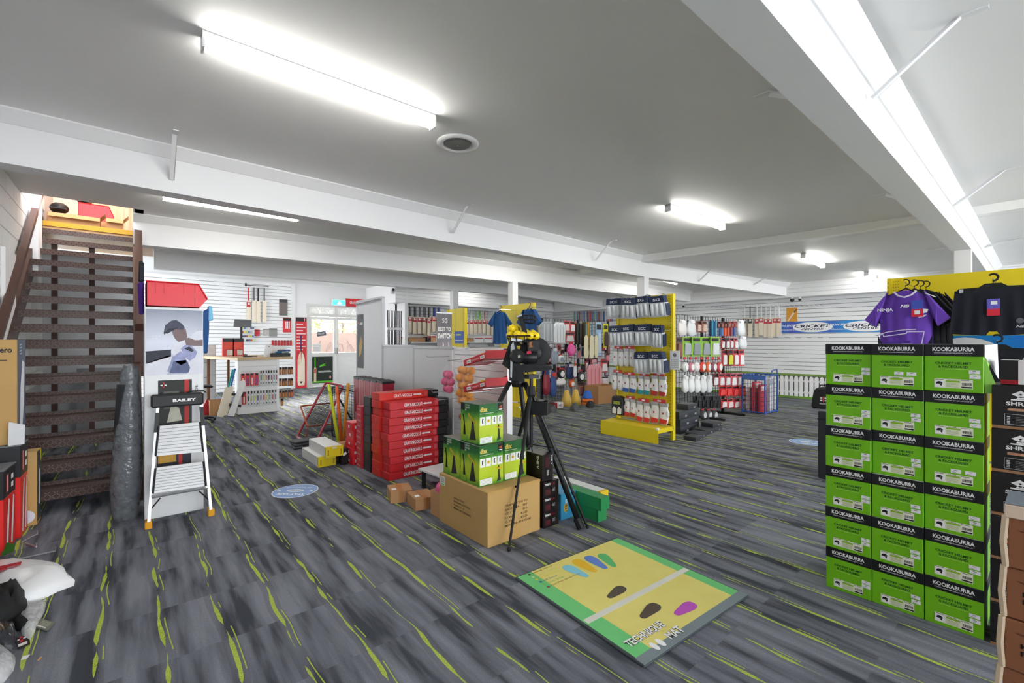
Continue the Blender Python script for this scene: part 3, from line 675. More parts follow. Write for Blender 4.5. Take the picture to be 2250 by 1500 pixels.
for s_, col, gr, zz in (('TECHNIQUE', '#1c1c1c', .05, .0152), ('TECHNIQUE', '#f4f4f0', .0, .0156)):
    o = text(s_, mt_, x_+.075, y_-.0, zz, .27, .055, col, face='top', bold=.03+gr, roll=0); o.rotation_euler = (0, 0, pi/2); o.location = (x_-.02, y_, zz)
for s_, col, gr, zz in (('MAT', '#1c1c1c', .05, .0152), ('MAT', '#f4f4f0', .0, .0156)):
    o = text(s_, mt_, 0, 0, zz, .11, .05, col, face='top', bold=.03+gr); o.rotation_euler = (0, 0, pi/2); o.location = (x_+.05, y_+.20, zz)
for k_ in range(2):
    b = MB(); b.add([(x_+.03+.03*cos(t), y_+.095+k_*.045+.016*sin(t), .0153) for t in [2*pi*i/12 for i in range(12)]], [list(range(12))]); b.obj('foot_logo', WHITE, mt_)
for i, (s_, col) in enumerate((('Batting Stance', '#33302a'), ('Straight Drive', '#c9d58f'), ('Straight Drive', '#e0c94a'), ('Off Drive', '#4a6fa0'), ('Cover Drive', '#7ec26c'), ('Cut Shot (back foot)', '#a0435a'))):
    x_, y_ = mat_xy(1163+i*8.4, 1262+i*5.3)
    b = MB(); b.add([(x_+.010*cos(t), y_+.010*sin(t), .0152) for t in [2*pi*j/10 for j in range(10)]], [list(range(10))]); b.obj('key_dot', m(col if i else '#4a3a28', .8), mt_)
    o = text(s_, mt_, 0, 0, .0152, .019*len(s_)*.6, .016, col, face='top', bold=.0); o.rotation_euler = (0, 0, pi/2); o.location = (x_+.008, y_+.02, .0152)
def sticker(label, px, py, r, rz):
    c_ = P(px, py, z=0); o = thing('floor_sticker', label, 'sticker', (c_.x, c_.y, .0), rz)
    MB().lathe([(r, 0), (r, .0015)], 40).obj('white_rim', m('#dfe8f6', .5), o); MB().lathe([(r*.95, .0015), (r*.95, .002)], 40).obj('blue_disc', m('#86a8dc', .5), o)
    MB().add([(r*.40*cos(t), r*.2*sin(t), .0026) for t in [2*pi*i/24 for i in range(24)]], [list(range(24))]).obj('oval_logo', m('#e6ecf6'), o)
    text('CRICKET', o, -r*.3, -r*.06, .003, r*.6, r*.13, '#3c4660', face='top')
    text('STAY SAFE', o, -r*.62, r*.36, .003, r*1.24, r*.24, '#f6f8fc', face='top', bold=.03); text('KEEP YOUR DISTANCE', o, -r*.6, -r*.5, .003, r*1.2, r*.13, '#f6f8fc', face='top')
    for sg in (-1, 1): MB().add([(sg*r*.85, 0, .003), (sg*r*.66, r*.14, .003), (sg*r*.70, 0, .003), (sg*r*.66, -r*.14, .003)], [(0, 1, 2, 3)]).obj('arrow', WHITE, o)
sticker('round blue floor sticker reading stay safe near the step ladder', 649, 1078, .2, YAW+pi/2)
sticker('round blue floor sticker in the aisle beside the helmet cartons', 1772, 971, .21, YAW+pi/2)

# ------------------------------------------------------------------ display board, bin, ladder, roll (by the stairs)
bo = thing('display_board', 'white floor display board with sports posters behind the step ladder', 'display board', (.085, 4.57, 0))
BW = .385
MB().box(0, BW, 0, .30, 0, 1.675).obj('body', m('#e6e8ea', .5, var=.02), bo, bevel=.004)
po = MB(); PY = -.002
po.rect(.008, BW-.006, 1.135, 1.655, PY, 0)
def pp(pts, mi, dy): po.face([(.008+u*.371, 1.655-v_*.52) for u, v_ in pts][::-1], PY-.0004*dy, mi)
pp([(0, .64), (.43, .615), (.43, .72), (0, .83)], 1, 1)                                     # dark band
pp([(.42, .66), (.5, .52), (.62, .46), (.8, .5), (1, .55), (1, 1), (.72, 1), (.66, .8)], 2, 1)  # white top
pp([(0, .82), (.4, .70), (.46, .78), (.36, 1), (0, 1)], 2, 1)
pp([(.36, .95), (.46, .72), (.58, .70), (.74, .82), (.7, .9), (.45, .98)], 6, 2)                 # bat blade blur
pp([(.46, .38), (.44, .30), (.62, .25), (.69, .30), (.72, .42), (.66, .47), (.56, .5), (.5, .45)], 3, 2)  # head
pp([(.30, .36), (.33, .24), (.44, .165), (.52, .155), (.62, .21), (.67, .27), (.65, .31), (.5, .30), (.38, .345), (.31, .385)], 4, 3)  # cap
pp([(.30, .36), (.40, .29), (.56, .275), (.46, .325), (.37, .37)], 1, 4)
pp([(.66, .44), (.74, .43), (.9, .47), (1, .46), (1, .56), (.84, .56), (.7, .55)], 3, 3)         # arm
pp([(.8, .38), (.88, .33), (1, .315), (1, .45), (.86, .47), (.78, .44)], 2, 4)                    # sleeve
pp([(.60, .60), (.68, .54), (.80, .56), (.9, .66), (.86, .74), (.76, .80), (.66, .72)], 5, 4); pp([(.66, .60), (.75, .57), (.84, .63), (.8, .66)], 1, 5); pp([(.5, .7), (.6, .64), (.68, .72), (.7, .82), (.6, .86), (.5, .8)], 5, 3); pp([(.47, .8), (.7, .78), (.77, .9), (.74, .98), (.4, .98)], 7, 3)
po.obj('poster', [mat_grad('poster_sky', [(0, '#aab0c6'), (.5, '#cdd2e2'), (1, '#747c8f')], 2, .1), m('#2c2f3c'), m('#d9dbe6', var=.1), m('#7d6a6c', var=.2), m('#45475a', var=.25, scale=40), m('#9aa0c8', var=.35, scale=50), m('#8e96b8', var=.3, scale=30), m('#5a6488', var=.3, scale=30)], bo)
text('FINAL DI OUTDOOR', bo, .012, PY-.004, 1.435, .09, .010, '#eef0f6'); text('BRITPORT 2011', bo, .012, PY-.004, 1.418, .075, .010, '#eef0f6')
lp = MB(); lp.rect(.085, .305, .72, 1.09, PY, 0); lp.rect(.255, .285, .72, 1.09, PY-.0006, 1); lp.rect(.12, .22, .86, 1.0, PY-.0006, 2); lp.face([(.14, .75), (.24, .76), (.22, .86), (.17, .9)], PY-.0009, 3)
lp.rect(.115, .125, 1.03, 1.075, PY-.001, 1); lp.rect(.10, .14, 1.045, 1.055, PY-.001, 4)
lp.obj('lower_poster', [m('#2a2a28', var=.3), m('#b8322c'), m('#5d5f58', var=.4, scale=30), m('#b9b9a8', var=.3), WHITE], bo)
lp = MB(); lp.rect(.075, .30, .30, .50, PY, 0); lp.rect(.085, .2, .43, .50, PY-.0005, 1); lp.rect(.215, .24, .3, .5, PY-.0005, 2); lp.obj('lower_poster', [m('#2b2f3a', var=.4), m('#c79a3a', var=.3), m('#b8322c')], bo)
text('OIDE', bo, .345, PY-.002, .95, .09, .02, '#4a4a4e', roll=pi/2)
o = thing('storage_bin', 'large red plastic storage bin on top of the display board', 'bin', (.095, 4.56, 1.677)); bin_mesh(o, .40, .28, .195, '#d9222f')
g = thing('folded_garment', 'dark blue and light blue garment hanging out of the red bin', 'garment', (.47, 4.60, 1.30))
MB().slab([(0, 0), (.03, .0), (.04, .2), (.04, .38), (-.01, .35), (-.012, .15)], -.03, .05).obj('blue_cloth', m('#1f4a80', .8), g, bevel=.008); MB().slab([(.03, .27), (.07, .28), (.06, .40), (.035, .40)], -.03, .04).obj('light_cloth', m('#7ab8dc', .8), g, bevel=.006)
g = thing('hanging_garment', 'purple and black garment hanging at the board edge beside the stairs', 'garment', (.075, 4.74, 1.62)); MB().slab([(-.02, 0), (.01, 0), (.012, .26), (-.03, .25)], -.04, .06).obj('purple_cloth', m('#4c2a86', .8), g, bevel=.01); MB().slab([(-.025, .26), (.012, .26), (.012, .42), (-.02, .43)], -.03, .05).obj('dark_cloth', m('#23262e', .8), g, bevel=.01)
# step ladder
la = thing('step_ladder', 'folded aluminium step ladder with black top cap and yellow feet', 'ladder', (.30, 4.35, 0))
ALU = m('#c9ccd0', .3, .6, var=.04); LBK = m('#26272a', .5); 
def lpt(px, py, yy): v_ = P(px, py, y=yy); return v_ - Vector((.30, 4.35, 0))
for s_, (pb, pt) in enumerate((((326, 1157), (348, 880)), ((464, 1128), (440, 868)))):
    a_ = lpt(*pb, 4.36); b_ = lpt(*pt, 4.49); MB().tube([a_, b_], .013, 4).obj('front_rail', ALU, la)
    a2 = a_ + Vector((0, .07, 0)); b2 = b_ + Vector((0, .03, 0)); MB().tube([a2, b2], .010, 4).obj('rear_rail', ALU, la)
    MB().box(a_.x-.022, a_.x+.022, a_.y-.02, a_.y+.035, 0, .05).obj('foot', m('#e8a51c', .5), la, bevel=.004); MB().box(a2.x-.018, a2.x+.018, a2.y-.012, a2.y+.03, 0, .045).obj('foot', m('#d8961c', .5), la, bevel=.004)
    c_ = a_.lerp(b_, .74); d_ = a_.lerp(b_, .90); MB().tube([c_, d_], .018, 4).obj('rail_sleeve', LBK, la)
def plate(p4, yt, yb, nm, mt2, th=.02):
    A, B_, C_, D_ = [lpt(px, py, yt if i < 2 else yb) for i, (px, py) in enumerate(p4)]
    b = MB(); n = Vector((0, th, 0)); b.add([A, B_, C_, D_, A+n, B_+n, C_+n, D_+n], [(3, 2, 1, 0), (4, 5, 6, 7), (0, 1, 5, 4), (1, 2, 6, 5), (2, 3, 7, 6), (3, 0, 4, 7)]); o_ = b.obj(nm, mt2, la)
    r = MB()
    for i in range(1, 9):
        t = i/9; r.tube([A.lerp(D_, t)+Vector((.002, -.001, 0)), B_.lerp(C_, t)+Vector((-.002, -.001, 0))], .0028, 4)
    r.obj('tread_ribs', m('#b5b8bd', .35, .5), o_)['kind'] = 'stuff'
    for q0, q1 in ((A, D_), (B_, C_)): MB().tube([q0, q1], .007, 4).obj('edge_strip', LBK, o_)
plate([(349, 936), (439, 927), (446, 992), (342, 1002)], 4.44, 4.36, 'tread', m('#e3e4e6', .35, .25)); plate([(342, 1028), (447, 1014), (452, 1067), (336, 1084)], 4.38, 4.31, 'tread', m('#e3e4e6', .35, .25))
A, B_ = lpt(333, 1092, 4.34), lpt(458, 1070, 4.34); MB().tube([A, B_], .012, 4).obj('cross_bar', ALU, la)
A, B_ = lpt(330, 1120, 4.38), lpt(352, 1094, 4.36); MB().tube([A, B_], .005, 4).obj('strut', LBK, la); A, B_ = lpt(459, 1098, 4.38), lpt(437, 1078, 4.36); MB().tube([A, B_], .005, 4).obj('strut', LBK, la)
tc0, tc1 = lpt(333, 882, 4.47), lpt(445, 874, 4.47)
cap_ = MB().box(tc0.x-.005, tc1.x+.005, tc0.y-.03, tc0.y+.05, tc0.z-.05, tc0.z+.05).obj('top_cap', LBK, la, bevel=.012)
text('BAILEY', la, tc0.x+.13, tc0.y-.032, tc0.z-.012, .15, .022, '#f2f2f2', bold=.04)
MB().tube([(tc0.x+.22, tc0.y+.01, tc0.z+.05), (tc0.x+.25, tc0.y+.01, tc0.z+.062), (tc0.x+.33, tc0.y+.01, tc0.z+.06), (tc0.x+.35, tc0.y+.01, tc0.z+.05)], .007, 6).obj('carry_handle', LBK, la)
# wrapped roll
ro = thing('wrapped_roll', 'tall dark roll wrapped in crumpled clear plastic beside the display board', 'roll', (-.03, 4.74, 0))
b = MB(); rng = random.Random(3); n = 16
rings = [(.0, .075), (.05, .085), (.25, .10), (.45, .095), (.6, .09), (.8, .078), (.95, .07), (1.06, .06), (1.12, .065), (1.2, .05)]
for z_, r_ in rings: b.v += [((-.0+.03*(z_/1.2)) + r_*cos(2*pi*i/n)*(1+rng.uniform(-.07, .07)), r_*sin(2*pi*i/n)*(1+rng.uniform(-.07, .07)), z_ + (rng.uniform(-.03, .03) if z_ > 1.1 else 0)) for i in range(n)]
for j in range(len(rings)-1):
    for i in range(n): b.f.append([j*n+i, j*n+(i+1) % n, (j+1)*n+(i+1) % n, (j+1)*n+i]); b.mi.append(0)
b.obj('plastic_wrap', DARKFILM, ro, smooth=True)
MB().lathe([(.07, .01), (.08, .2), (.065, .8), (.052, 1.06)], 14).obj('core', m('#26282c', .5), ro, smooth=True)

# ------------------------------------------------------------------ cartons and clutter under the left wall
def pad_box(label, x1, y0, d_, h_, rz, w_=.30):
    o = thing('pad_carton', label, 'carton', (x1, y0, 0), rz)
    MB().box(-w_, 0, 0, d_, 0, h_*.66).obj('carton_body', m('#e02a28', .4, var=.03), o, bevel=.002)
    MB().box(-w_-.001, .001, -.001, d_+.001, h_*.66, h_, 0).obj('upper_band', m('#232428', .45), o, bevel=.002)
    b = MB(); b.box(-w_-.004, .004, -.004, d_+.004, h_, h_+.008); b.obj('lid', m('#74787c', .5), o)
    g_ = MB(); g_.box(-.18, -.04, d_*.35, d_*.5, h_+.008, h_+.0085); g_.box(-.13, -.09, d_*.2, d_*.65, h_+.008, h_+.0085); g_.obj('lid_emblem', m('#d8b0b0'), o)
    for dy in (.22, .62):                                                                   # white pads printed on the aisle side
        s_ = MB(); pts = [(dy*d_+u, v_) for u, v_ in ((0, .03), (.035, .02), (.06, h_*.32), (.075, h_*.6), (.05, h_*.63), (.02, h_*.4))]
        s_.add([(.0015, u, v_) for u, v_ in pts], [list(range(6))]); s_.obj('printed_pad', m('#efe9e9', var=.1), o)
    e_ = MB()
    for j in range(3): e_.add([(.002, d_*.2+j*.022, h_*.72), (.002, d_*.2+j*.022+.012, h_*.72), (.002, d_*.2+j*.022+.012, h_*.93), (.002, d_*.2+j*.022, h_*.93)], [(0, 1, 2, 3)], j % 2)
    for j in range(2): e_.add([(.002, d_*.62, h_*(.74+.1*j)), (.002, d_*.62+.05, h_*(.74+.1*j)), (.002, d_*.62+.05, h_*(.80+.1*j)), (.002, d_*.62, h_*(.80+.1*j))], [(0, 1, 2, 3)], 1)
    e_.obj('side_emblem', [m('#d3202c'), m('#f0f0f0')], o); return o
pad_box('red and black pad carton with grey lid, the lower one near the white bag', -.635, 4.42, .27, .55, -.06)
pad_box('red and black pad carton with grey lid, the taller one by the tan carton', -.60, 4.74, .24, .655, -.03)
o = thing('tan_carton', 'slim tan carton with dark window side and round sticker by the stair foot', 'carton', (-.545, 5.0, 0), -.02)
MB().box(-.3, 0, 0, .16, 0, .56).obj('carton_body', CARD, o, bevel=.002); MB().add([(.0015, .0, .02), (.0015, .16, .02), (.0015, .16, .56), (.0015, .0, .56)], [(0, 1, 2, 3)]).obj('printed_side', m('#3f444b', var=.2), o)
MB().add([(.002, .05, .15), (.002, .11, .13), (.002, .12, .40), (.002, .07, .42)], [(0, 1, 2, 3)]).obj('window', m('#dcdde0'), o); MB().add([(.002, .10, .56), (.002, .16, .56), (.002, .16, .44)], [(0, 1, 2)]).obj('yellow_corner', m('#e6d51e'), o)
MB().lathe([(.05, 0), (.05, .001)], 20, tf=Matrix.Translation((-.06, -.0015, .07)) @ Matrix.Rotation(pi/2, 4, 'X')).obj('round_sticker', m('#dfe3ee'), o)
o = thing('tall_carton', 'tall tan and slate carton standing on the pad cartons beside the stairs', 'carton', (-.62, 4.78, .664), -.10)
MB().box(-.26, 0, 0, .18, 0, .75).obj('carton_body', CARD, o, bevel=.003); MB().add([(.0015, 0, 0), (.0015, .18, 0), (.0015, .18, .75), (.0015, 0, .75)], [(0, 1, 2, 3)]).obj('printed_side', m('#565e70', var=.15), o)
MB().add([(.0025, .05, .14), (.0025, .10, .10), (.0025, .14, .3), (.0025, .15, .58), (.0025, .10, .60), (.0025, .06, .4)], [(0, 1, 2, 3, 4, 5)]).obj('window', m('#e2e3e6', var=.1), o)
for j in range(4): MB().add([(.0025, .04, .64+j*.022), (.0025, .09, .645+j*.022), (.0025, .09, .655+j*.022), (.0025, .04, .65+j*.022)], [(0, 1, 2, 3)]).obj('logo_bar', m('#a9adb8'), o)
text('ero', o, -.085, -.002, .655, .06, .03, '#2a2c33', bold=.03); MB().rect(-.14, -.05, .60, .606, -.002).obj('rule', m('#2a2c33'), o)
tag(MB().add([(-.66, 4.745, .664), (-.58, 4.745, .664), (-.58, 4.765, .80), (-.66, 4.765, .83), (-.66, 4.75, .664), (-.58, 4.75, .664), (-.58, 4.77, .80), (-.66, 4.77, .83)], [(0, 1, 2, 3), (7, 6, 5, 4), (0, 4, 5, 1), (1, 5, 6, 2), (2, 6, 7, 3), (3, 7, 4, 0)]).obj('card_sheet', m('#d7d8da', .6)), 'loose white card leaning against the tall carton', 'card')
def blob(name, label, cat, outline, zmax, mt2, z0=.004, wob=.2, seed=1, part='body'):
    """a soft heap with the ground outline given in pixels"""
    rg = random.Random(seed); pts = [P(px, py, z=0) for px, py in outline]; c_ = sum(pts, Vector())/len(pts)
    o = thing(name, label, cat, (c_.x, c_.y, 0)); b = MB(); n = len(pts); R = 6
    for j in range(R):
        t = j/R; s_ = 1-t*t*.95; zz = z0 + zmax*sin(t*pi/2)
        for p in pts: b.v.append(((p.x-c_.x)*s_*(1+rg.uniform(-.05, .05)*(j > 0)), (p.y-c_.y)*s_*(1+rg.uniform(-.05, .05)*(j > 0)), zz*(1+rg.uniform(-wob, wob)*(j > 0))))
    b.v.append((0, 0, z0+zmax))
    for j in range(R-1):
        for i in range(n): b.f.append([j*n+i, j*n+(i+1) % n, (j+1)*n+(i+1) % n, (j+1)*n+i]); b.mi.append(0)
    for i in range(n): b.f.append([(R-1)*n+i, (R-1)*n+(i+1) % n, len(b.v)-1]); b.mi.append(0)
    b.obj(part, mt2, o, smooth=True); return o, c_
SW = mat_paint('white_polythene', '#f3f4f6', .02, .3)
o, c_ = blob('plastic_bag', 'white plastic shopping bag with red print lying on the carpet', 'bag', [(-40, 1290), (0, 1330), (40, 1335), (90, 1320), (130, 1300), (163, 1288), (160, 1278), (140, 1262), (100, 1252), (60, 1246), (20, 1243), (-30, 1246)], .10, SW, seed=2)
g_ = MB(); g_.box(-.30, -.05, .05, .085, .105, .11).box(-.22, -.1, .02, .05, .105, .11); g_.obj('red_print', m('#b02030'), o)
o, c_ = blob('clear_bag', 'clear plastic pack with socks between the white bag and jacket', 'packaging', [(30, 1330), (70, 1330), (104, 1318), (98, 1345), (80, 1380), (66, 1410), (50, 1400), (40, 1370)], .03, FILMW, seed=4)
o, c_ = blob('black_jacket', 'crumpled black jacket lying beside the white bag', 'jacket', [(-60, 1330), (0, 1312), (40, 1308), (58, 1315), (60, 1345), (45, 1362), (30, 1372), (0, 1388), (-60, 1400)], .12, m('#191a1d', .7, var=.3), wob=.35, seed=5)
o, c_ = blob('peaked_cap', 'black cap tossed on the floor by the jacket', 'cap', [(28, 1372), (45, 1362), (70, 1378), (60, 1385), (36, 1388)], .04, m('#121214', .7), seed=6)
o, c_ = blob('wrapped_bundle', 'black goods in shiny clear film on the carpet edge', 'packaging', [(-60, 1400), (0, 1384), (32, 1380), (38, 1405), (25, 1430), (0, 1425), (-50, 1450)], .07, m('#34353a', .15, var=.6, scale=60), wob=.3, seed=8)
o, c_ = blob('clear_bag', 'pale clear plastic bag nearest the left carpet edge', 'packaging', [(-60, 1500), (-30, 1440), (0, 1422), (36, 1452), (30, 1475), (10, 1500), (-30, 1530)], .06, FILMW, seed=9)
def flatcard(name, label, cat, quad, z0, th, cols, parts):
    P4 = [P(px, py, z=z0) for px, py in quad]; o = thing(name, label, cat, (P4[0].x, P4[0].y, 0)); b = MB(); O_ = P4[0].copy(); O_.z = 0
    vs = [p-O_ for p in P4]; up = Vector((0, 0, th)); b.add(vs + [v_+up for v_ in vs], [(3, 2, 1, 0), (4, 5, 6, 7), (0, 1, 5, 4), (1, 2, 6, 5), (2, 3, 7, 6), (3, 0, 4, 7)]); b.obj('card', cols, o)
    for u0, u1, w0, w1, cc in parts:
        f_ = lambda u, w: vs[0].lerp(vs[1], u).lerp(vs[3].lerp(vs[2], u), w) + up*1.08 + Vector((0, 0, .0006))
        MB().add([f_(u0, w0), f_(u1, w0), f_(u1, w1), f_(u0, w1)], [(0, 1, 2, 3)]).obj('print_patch', cc, o)
    return o
flatcard('swing_tag', 'black swing tag with red and white emblem on the carpet', 'tag', [(38, 1427), (66, 1415), (64, 1394), (36, 1404)], .004, .004, m('#1d1a1c'), [(.25, .5, .45, 1, m('#c92435')), (.05, .9, .7, .82, m('#e8e2e0')), (.1, .8, .1, .35, m('#efe9e6'))])
flatcard('plastic_case', 'small clear and grey plastic case lying flat on the carpet', 'case', [(74, 1378), (104, 1387), (121, 1369), (90, 1361)], .004, .006, m('#6d7268', .3), [(.1, .8, .1, .25, m('#dfe0dc')), (.2, .85, .3, .85, m('#8b9080', .3))])
flatcard('paper_scrap', 'scrap of white paper on the carpet', 'paper', [(46, 1450), (60, 1446), (66, 1438), (50, 1442)], .003, .002, WHITE, [])
flatcard('orange_scrap', 'tiny orange scrap on the carpet', 'scrap', [(82, 1452), (88, 1449), (92, 1443), (87, 1445)], .003, .003, m('#e0a45c'), [])
for i, (pa, pb_) in enumerate((((48, 1190), (82, 1173)), ((55, 1192), (80, 1201)), ((30, 1230), (122, 1210)), ((60, 1240), (92, 1243)))):
    A = P(*pa, z=.012); B_ = P(*pb_, z=.012); o = tag(MB().tube([A, B_, B_+Vector((0, 0, .025))], .005, 5).obj('display_hook', STEELW), 'loose chrome display hook on the carpet, %s' % ('by the tan carton', 'below the tan carton', 'longest one behind the white bag', 'touching the white bag')[i], 'hook', 'loose hooks on the carpet')
tag(MB().add([P(2, 1222, z=.01)] + [P(px, py, z=.06) for px, py in ((8, 1190), (34, 1195), (30, 1212))], [(0, 1, 2, 3)]).obj('turf_piece', m('#2f7a24', .95, var=.4, scale=90)), 'scrap of green artificial turf beside the pad cartons', 'turf')

# ------------------------------------------------------------------ entrance: doors, signs, outside
dr = struct(MB().box(4.10, 4.18, YD-.03, YD+.1, 0, 2.55).box(5.82, 5.9, YD-.03, YD+.1, 0, 2.55).box(4.18, 5.82, YD-.03, YD+.1, 2.17, 2.25).box(4.18, 5.82, YD-.03, YD+.1, 2.48, 2.55).box(4.96, 5.02, YD-.03, YD+.1, 2.25, 2.48).obj('window_1', m('#d4d4d2', .45)))
for x0, x1 in ((4.18, 4.96), (5.02, 5.82)): MB().box(x0, x1, YD+.03, YD+.04, 2.25, 2.48).obj('pane', mat_film('frosted_glass', '#eeeeea', .9), dr)
for i, (x0, x1) in enumerate(((4.18, 4.985), (4.995, 5.82))):
    d = struct(MB().box(x0, x0+.07, YD, YD+.05, .01, 2.16).box(x1-.07, x1, YD, YD+.05, .01, 2.16).box(x0+.07, x1-.07, YD, YD+.05, 2.08, 2.16).box(x0+.07, x1-.07, YD, YD+.05, .94, 1.05).box(x0+.07, x1-.07, YD, YD+.05, .01, .1).obj('door_%d' % (i+1), m('#dcdcda', .45)))
    MB().box(x0+.07, x1-.07, YD+.02, YD+.03, 1.05, 2.08).obj('pane', GLASS, d); MB().box(x0+.07, x1-.07, YD+.015, YD+.03, .1, .94).obj('lower_panel', m('#e2e2e0', .5), d)
    MB().box((x1-.045 if i == 0 else x0+.02), (x1-.02 if i == 0 else x0+.045), YD-.05, YD, 1.0, 1.2).obj('door_handle', CHROME, d)
s = thing('door_poster', 'black and green bat poster on the lower left door panel', 'poster', (4.27, YD+.012, .11)); MB().box(0, .62, -.006, 0, 0, .82).obj('sheet', m('#1f2a22', var=.3), s)
p = MB(); p.face([(.05, .05), (.12, .05), (.12, .45), (.10, .5), (.07, .5), (.05, .45)], -.007, 0); p.rect(.07, .1, .5, .8, -.007, 1); p.rect(.06, .11, .32, .45, -.0075, 3); p.face([(.2, .5), (.42, .55), (.35, .58), (.44, .63), (.24, .56)], -.007, 1); p.rect(.0, .62, .02, .07, -.0068, 1); p.rect(.18, .55, .37, .385, -.007, 2); p.rect(.18, .58, .34, .355, -.007, 2); p.rect(.5, .58, .16, .19, -.007, 3); p.rect(.525, .555, .13, .22, -.0072, 2)
p.obj('artwork', [m('#d8c09a'), m('#5fc02c'), m('#e6e8e4'), m('#c2242e')], s)
s = thing('bat_banner', 'tall red banner printed with a giant bat beside the door', 'banner', (3.79, YD-.045, 0)); MB().box(0, .30, 0, .012, .0, 2.12).obj('board', m('#cf2b33', .4, var=.04), s)
p = MB(); p.face([(.06, .08), (.24, .08), (.255, .2), (.25, .85), (.22, 1.0), (.165, 1.1), (.15, .72), (.135, 1.1), (.08, 1.0), (.05, .85), (.045, .2)], -.001, 0); p.rect(0, .30, 2.0, 2.12, -.001, 1); p.face([(.11, .18), (.15, .13), (.19, .18), (.17, .21), (.15, .19), (.13, .21)], -.0015, 2)
for i in range(9): p.rect(.02, .28 if i % 2 else .2, 1.9-i*.095, 1.93-i*.095, -.001, 3)
p.rect(.125, .165, 1.1, 1.6, -.0015, 4); p.rect(.22, .27, 2.03, 2.09, -.0015, 5); p.rect(.238, .252, 2.01, 2.11, -.002, 3)
p.obj('bat_print', [WOOD, m('#26262a'), m('#3a2a20'), m('#e9d6d4'), m('#4a2a5c'), m('#d3303a')], s)
text('GRAY-NICOLLS', s, .10, -.0022, .70, .36, .03, '#d8222c', roll=pi/2); text('2000', s, .08, -.0022, .95, .12, .03, '#2b2b2b', roll=pi/2); text('2000', s, .24, -.0022, .95, .12, .03, '#2b2b2b', roll=pi/2)
s = thing('exit_sign', 'green running-man exit sign above the door', 'sign', (4.83, YD-.12, 2.52)); MB().box(0, .42, 0, .08, 0, .2).obj('housing', WHITE, s); MB().box(.02, .40, -.003, 0, .02, .18).obj('lit_face', m('#37b59a', .4, emit=.8), s)
p = MB(); p.rect(.19, .25, .05, .1, -.0045).rect(.2, .24, .1, .14, -.0045).face([(.15, .04), (.19, .05), (.2, .08), (.17, .07)], -.0045).face([(.25, .08), (.29, .05), (.3, .06), (.26, .1)], -.0045); p.obj('pictogram', m('#f2fbf8', emit=.6), s)
s = thing('brand_sign', 'red shop sign with white lettering above the door', 'sign', (5.28, YD-.05, 2.52)); MB().box(0, .60, 0, .03, 0, .26).obj('board', m('#d2292f', .5), s); text('GRAY-NICOLLS', s, .12, -.002, .09, .45, .08, '#f4e6e6', bold=.03)
s = thing('door_notice', 'grey opening notice stuck on the left door glass', 'notice', (4.42, YD+.018, 1.55), 0, None, (0, -.15, 0)); MB().box(0, .28, -.003, 0, 0, .14).obj('sheet', m('#5c6066', .5), s); text('CRICKET', s, .03, -.0045, .05, .22, .05, '#dfe2e6')
s = thing('door_notice', 'white opening hours notice low on the left door glass', 'notice', (4.28, YD+.018, 1.07)); MB().box(0, .26, -.003, 0, 0, .26).obj('sheet', m('#ecebe8', .5), s)
for i in range(4): MB().rect(.03, .23, .04+i*.05, .05+i*.05, -.004).obj('print_line', m('#8b8b8b'), s)
# outside
gs = mat_cork('outside_wall', '#7a6055', '#66503f', 1.5)
ow = struct(MB().box(1, 10, 18.6, 18.75, 0, 1.75).obj('wall_outside', gs)); 
g_ = MB()
for k_ in range(5):
    x_ = 5.6 + k_*.45; pts = [(x_+.16*cos(t*1.7+k_), 18.585, 1.0+.26*sin(t*2.3+k_*2)+.05*t) for t in [i*.5 for i in range(9)]]; g_.tube(pts, .014, 4)
g_.obj('graffiti', m('#6f564e'), ow)['kind'] = 'stuff'
text('NGD', ow, 5.2, 18.59, 1.15, .6, .3, '#6f564e', shear=.3)
rg = random.Random(11)
for k_ in range(5):
    sh = thing('outdoor_shrub', 'yellow-green shrub above the outside wall, %s along it' % nth(k_), 'shrub', (4.2+k_*1.35, 19.35, 0), 0, 'shrubs outside the door')
    MB().tube([(0, 0, 0), (.05, 0, 1.2), (0, .05, 2.2)], .05, 6).obj('stem', m('#6a5a44'), sh); b = MB()
    for i in range(260):
        c_ = Vector((rg.uniform(-.55, .55), rg.uniform(-.35, .3), 2.5+rg.uniform(-.9, .9))); d_ = Vector((rg.uniform(-1, 1), rg.uniform(-1, 1), rg.uniform(-1, 1))).normalized()*.11; e_ = d_.orthogonal().normalized()*.05
        b.add([c_-d_, c_+e_, c_+d_, c_-e_], [(0, 1, 2, 3)], i % 2)
    b.obj('foliage', [m('#9a8c4a', .8), m('#77783c', .8)], sh)['kind'] = 'stuff'

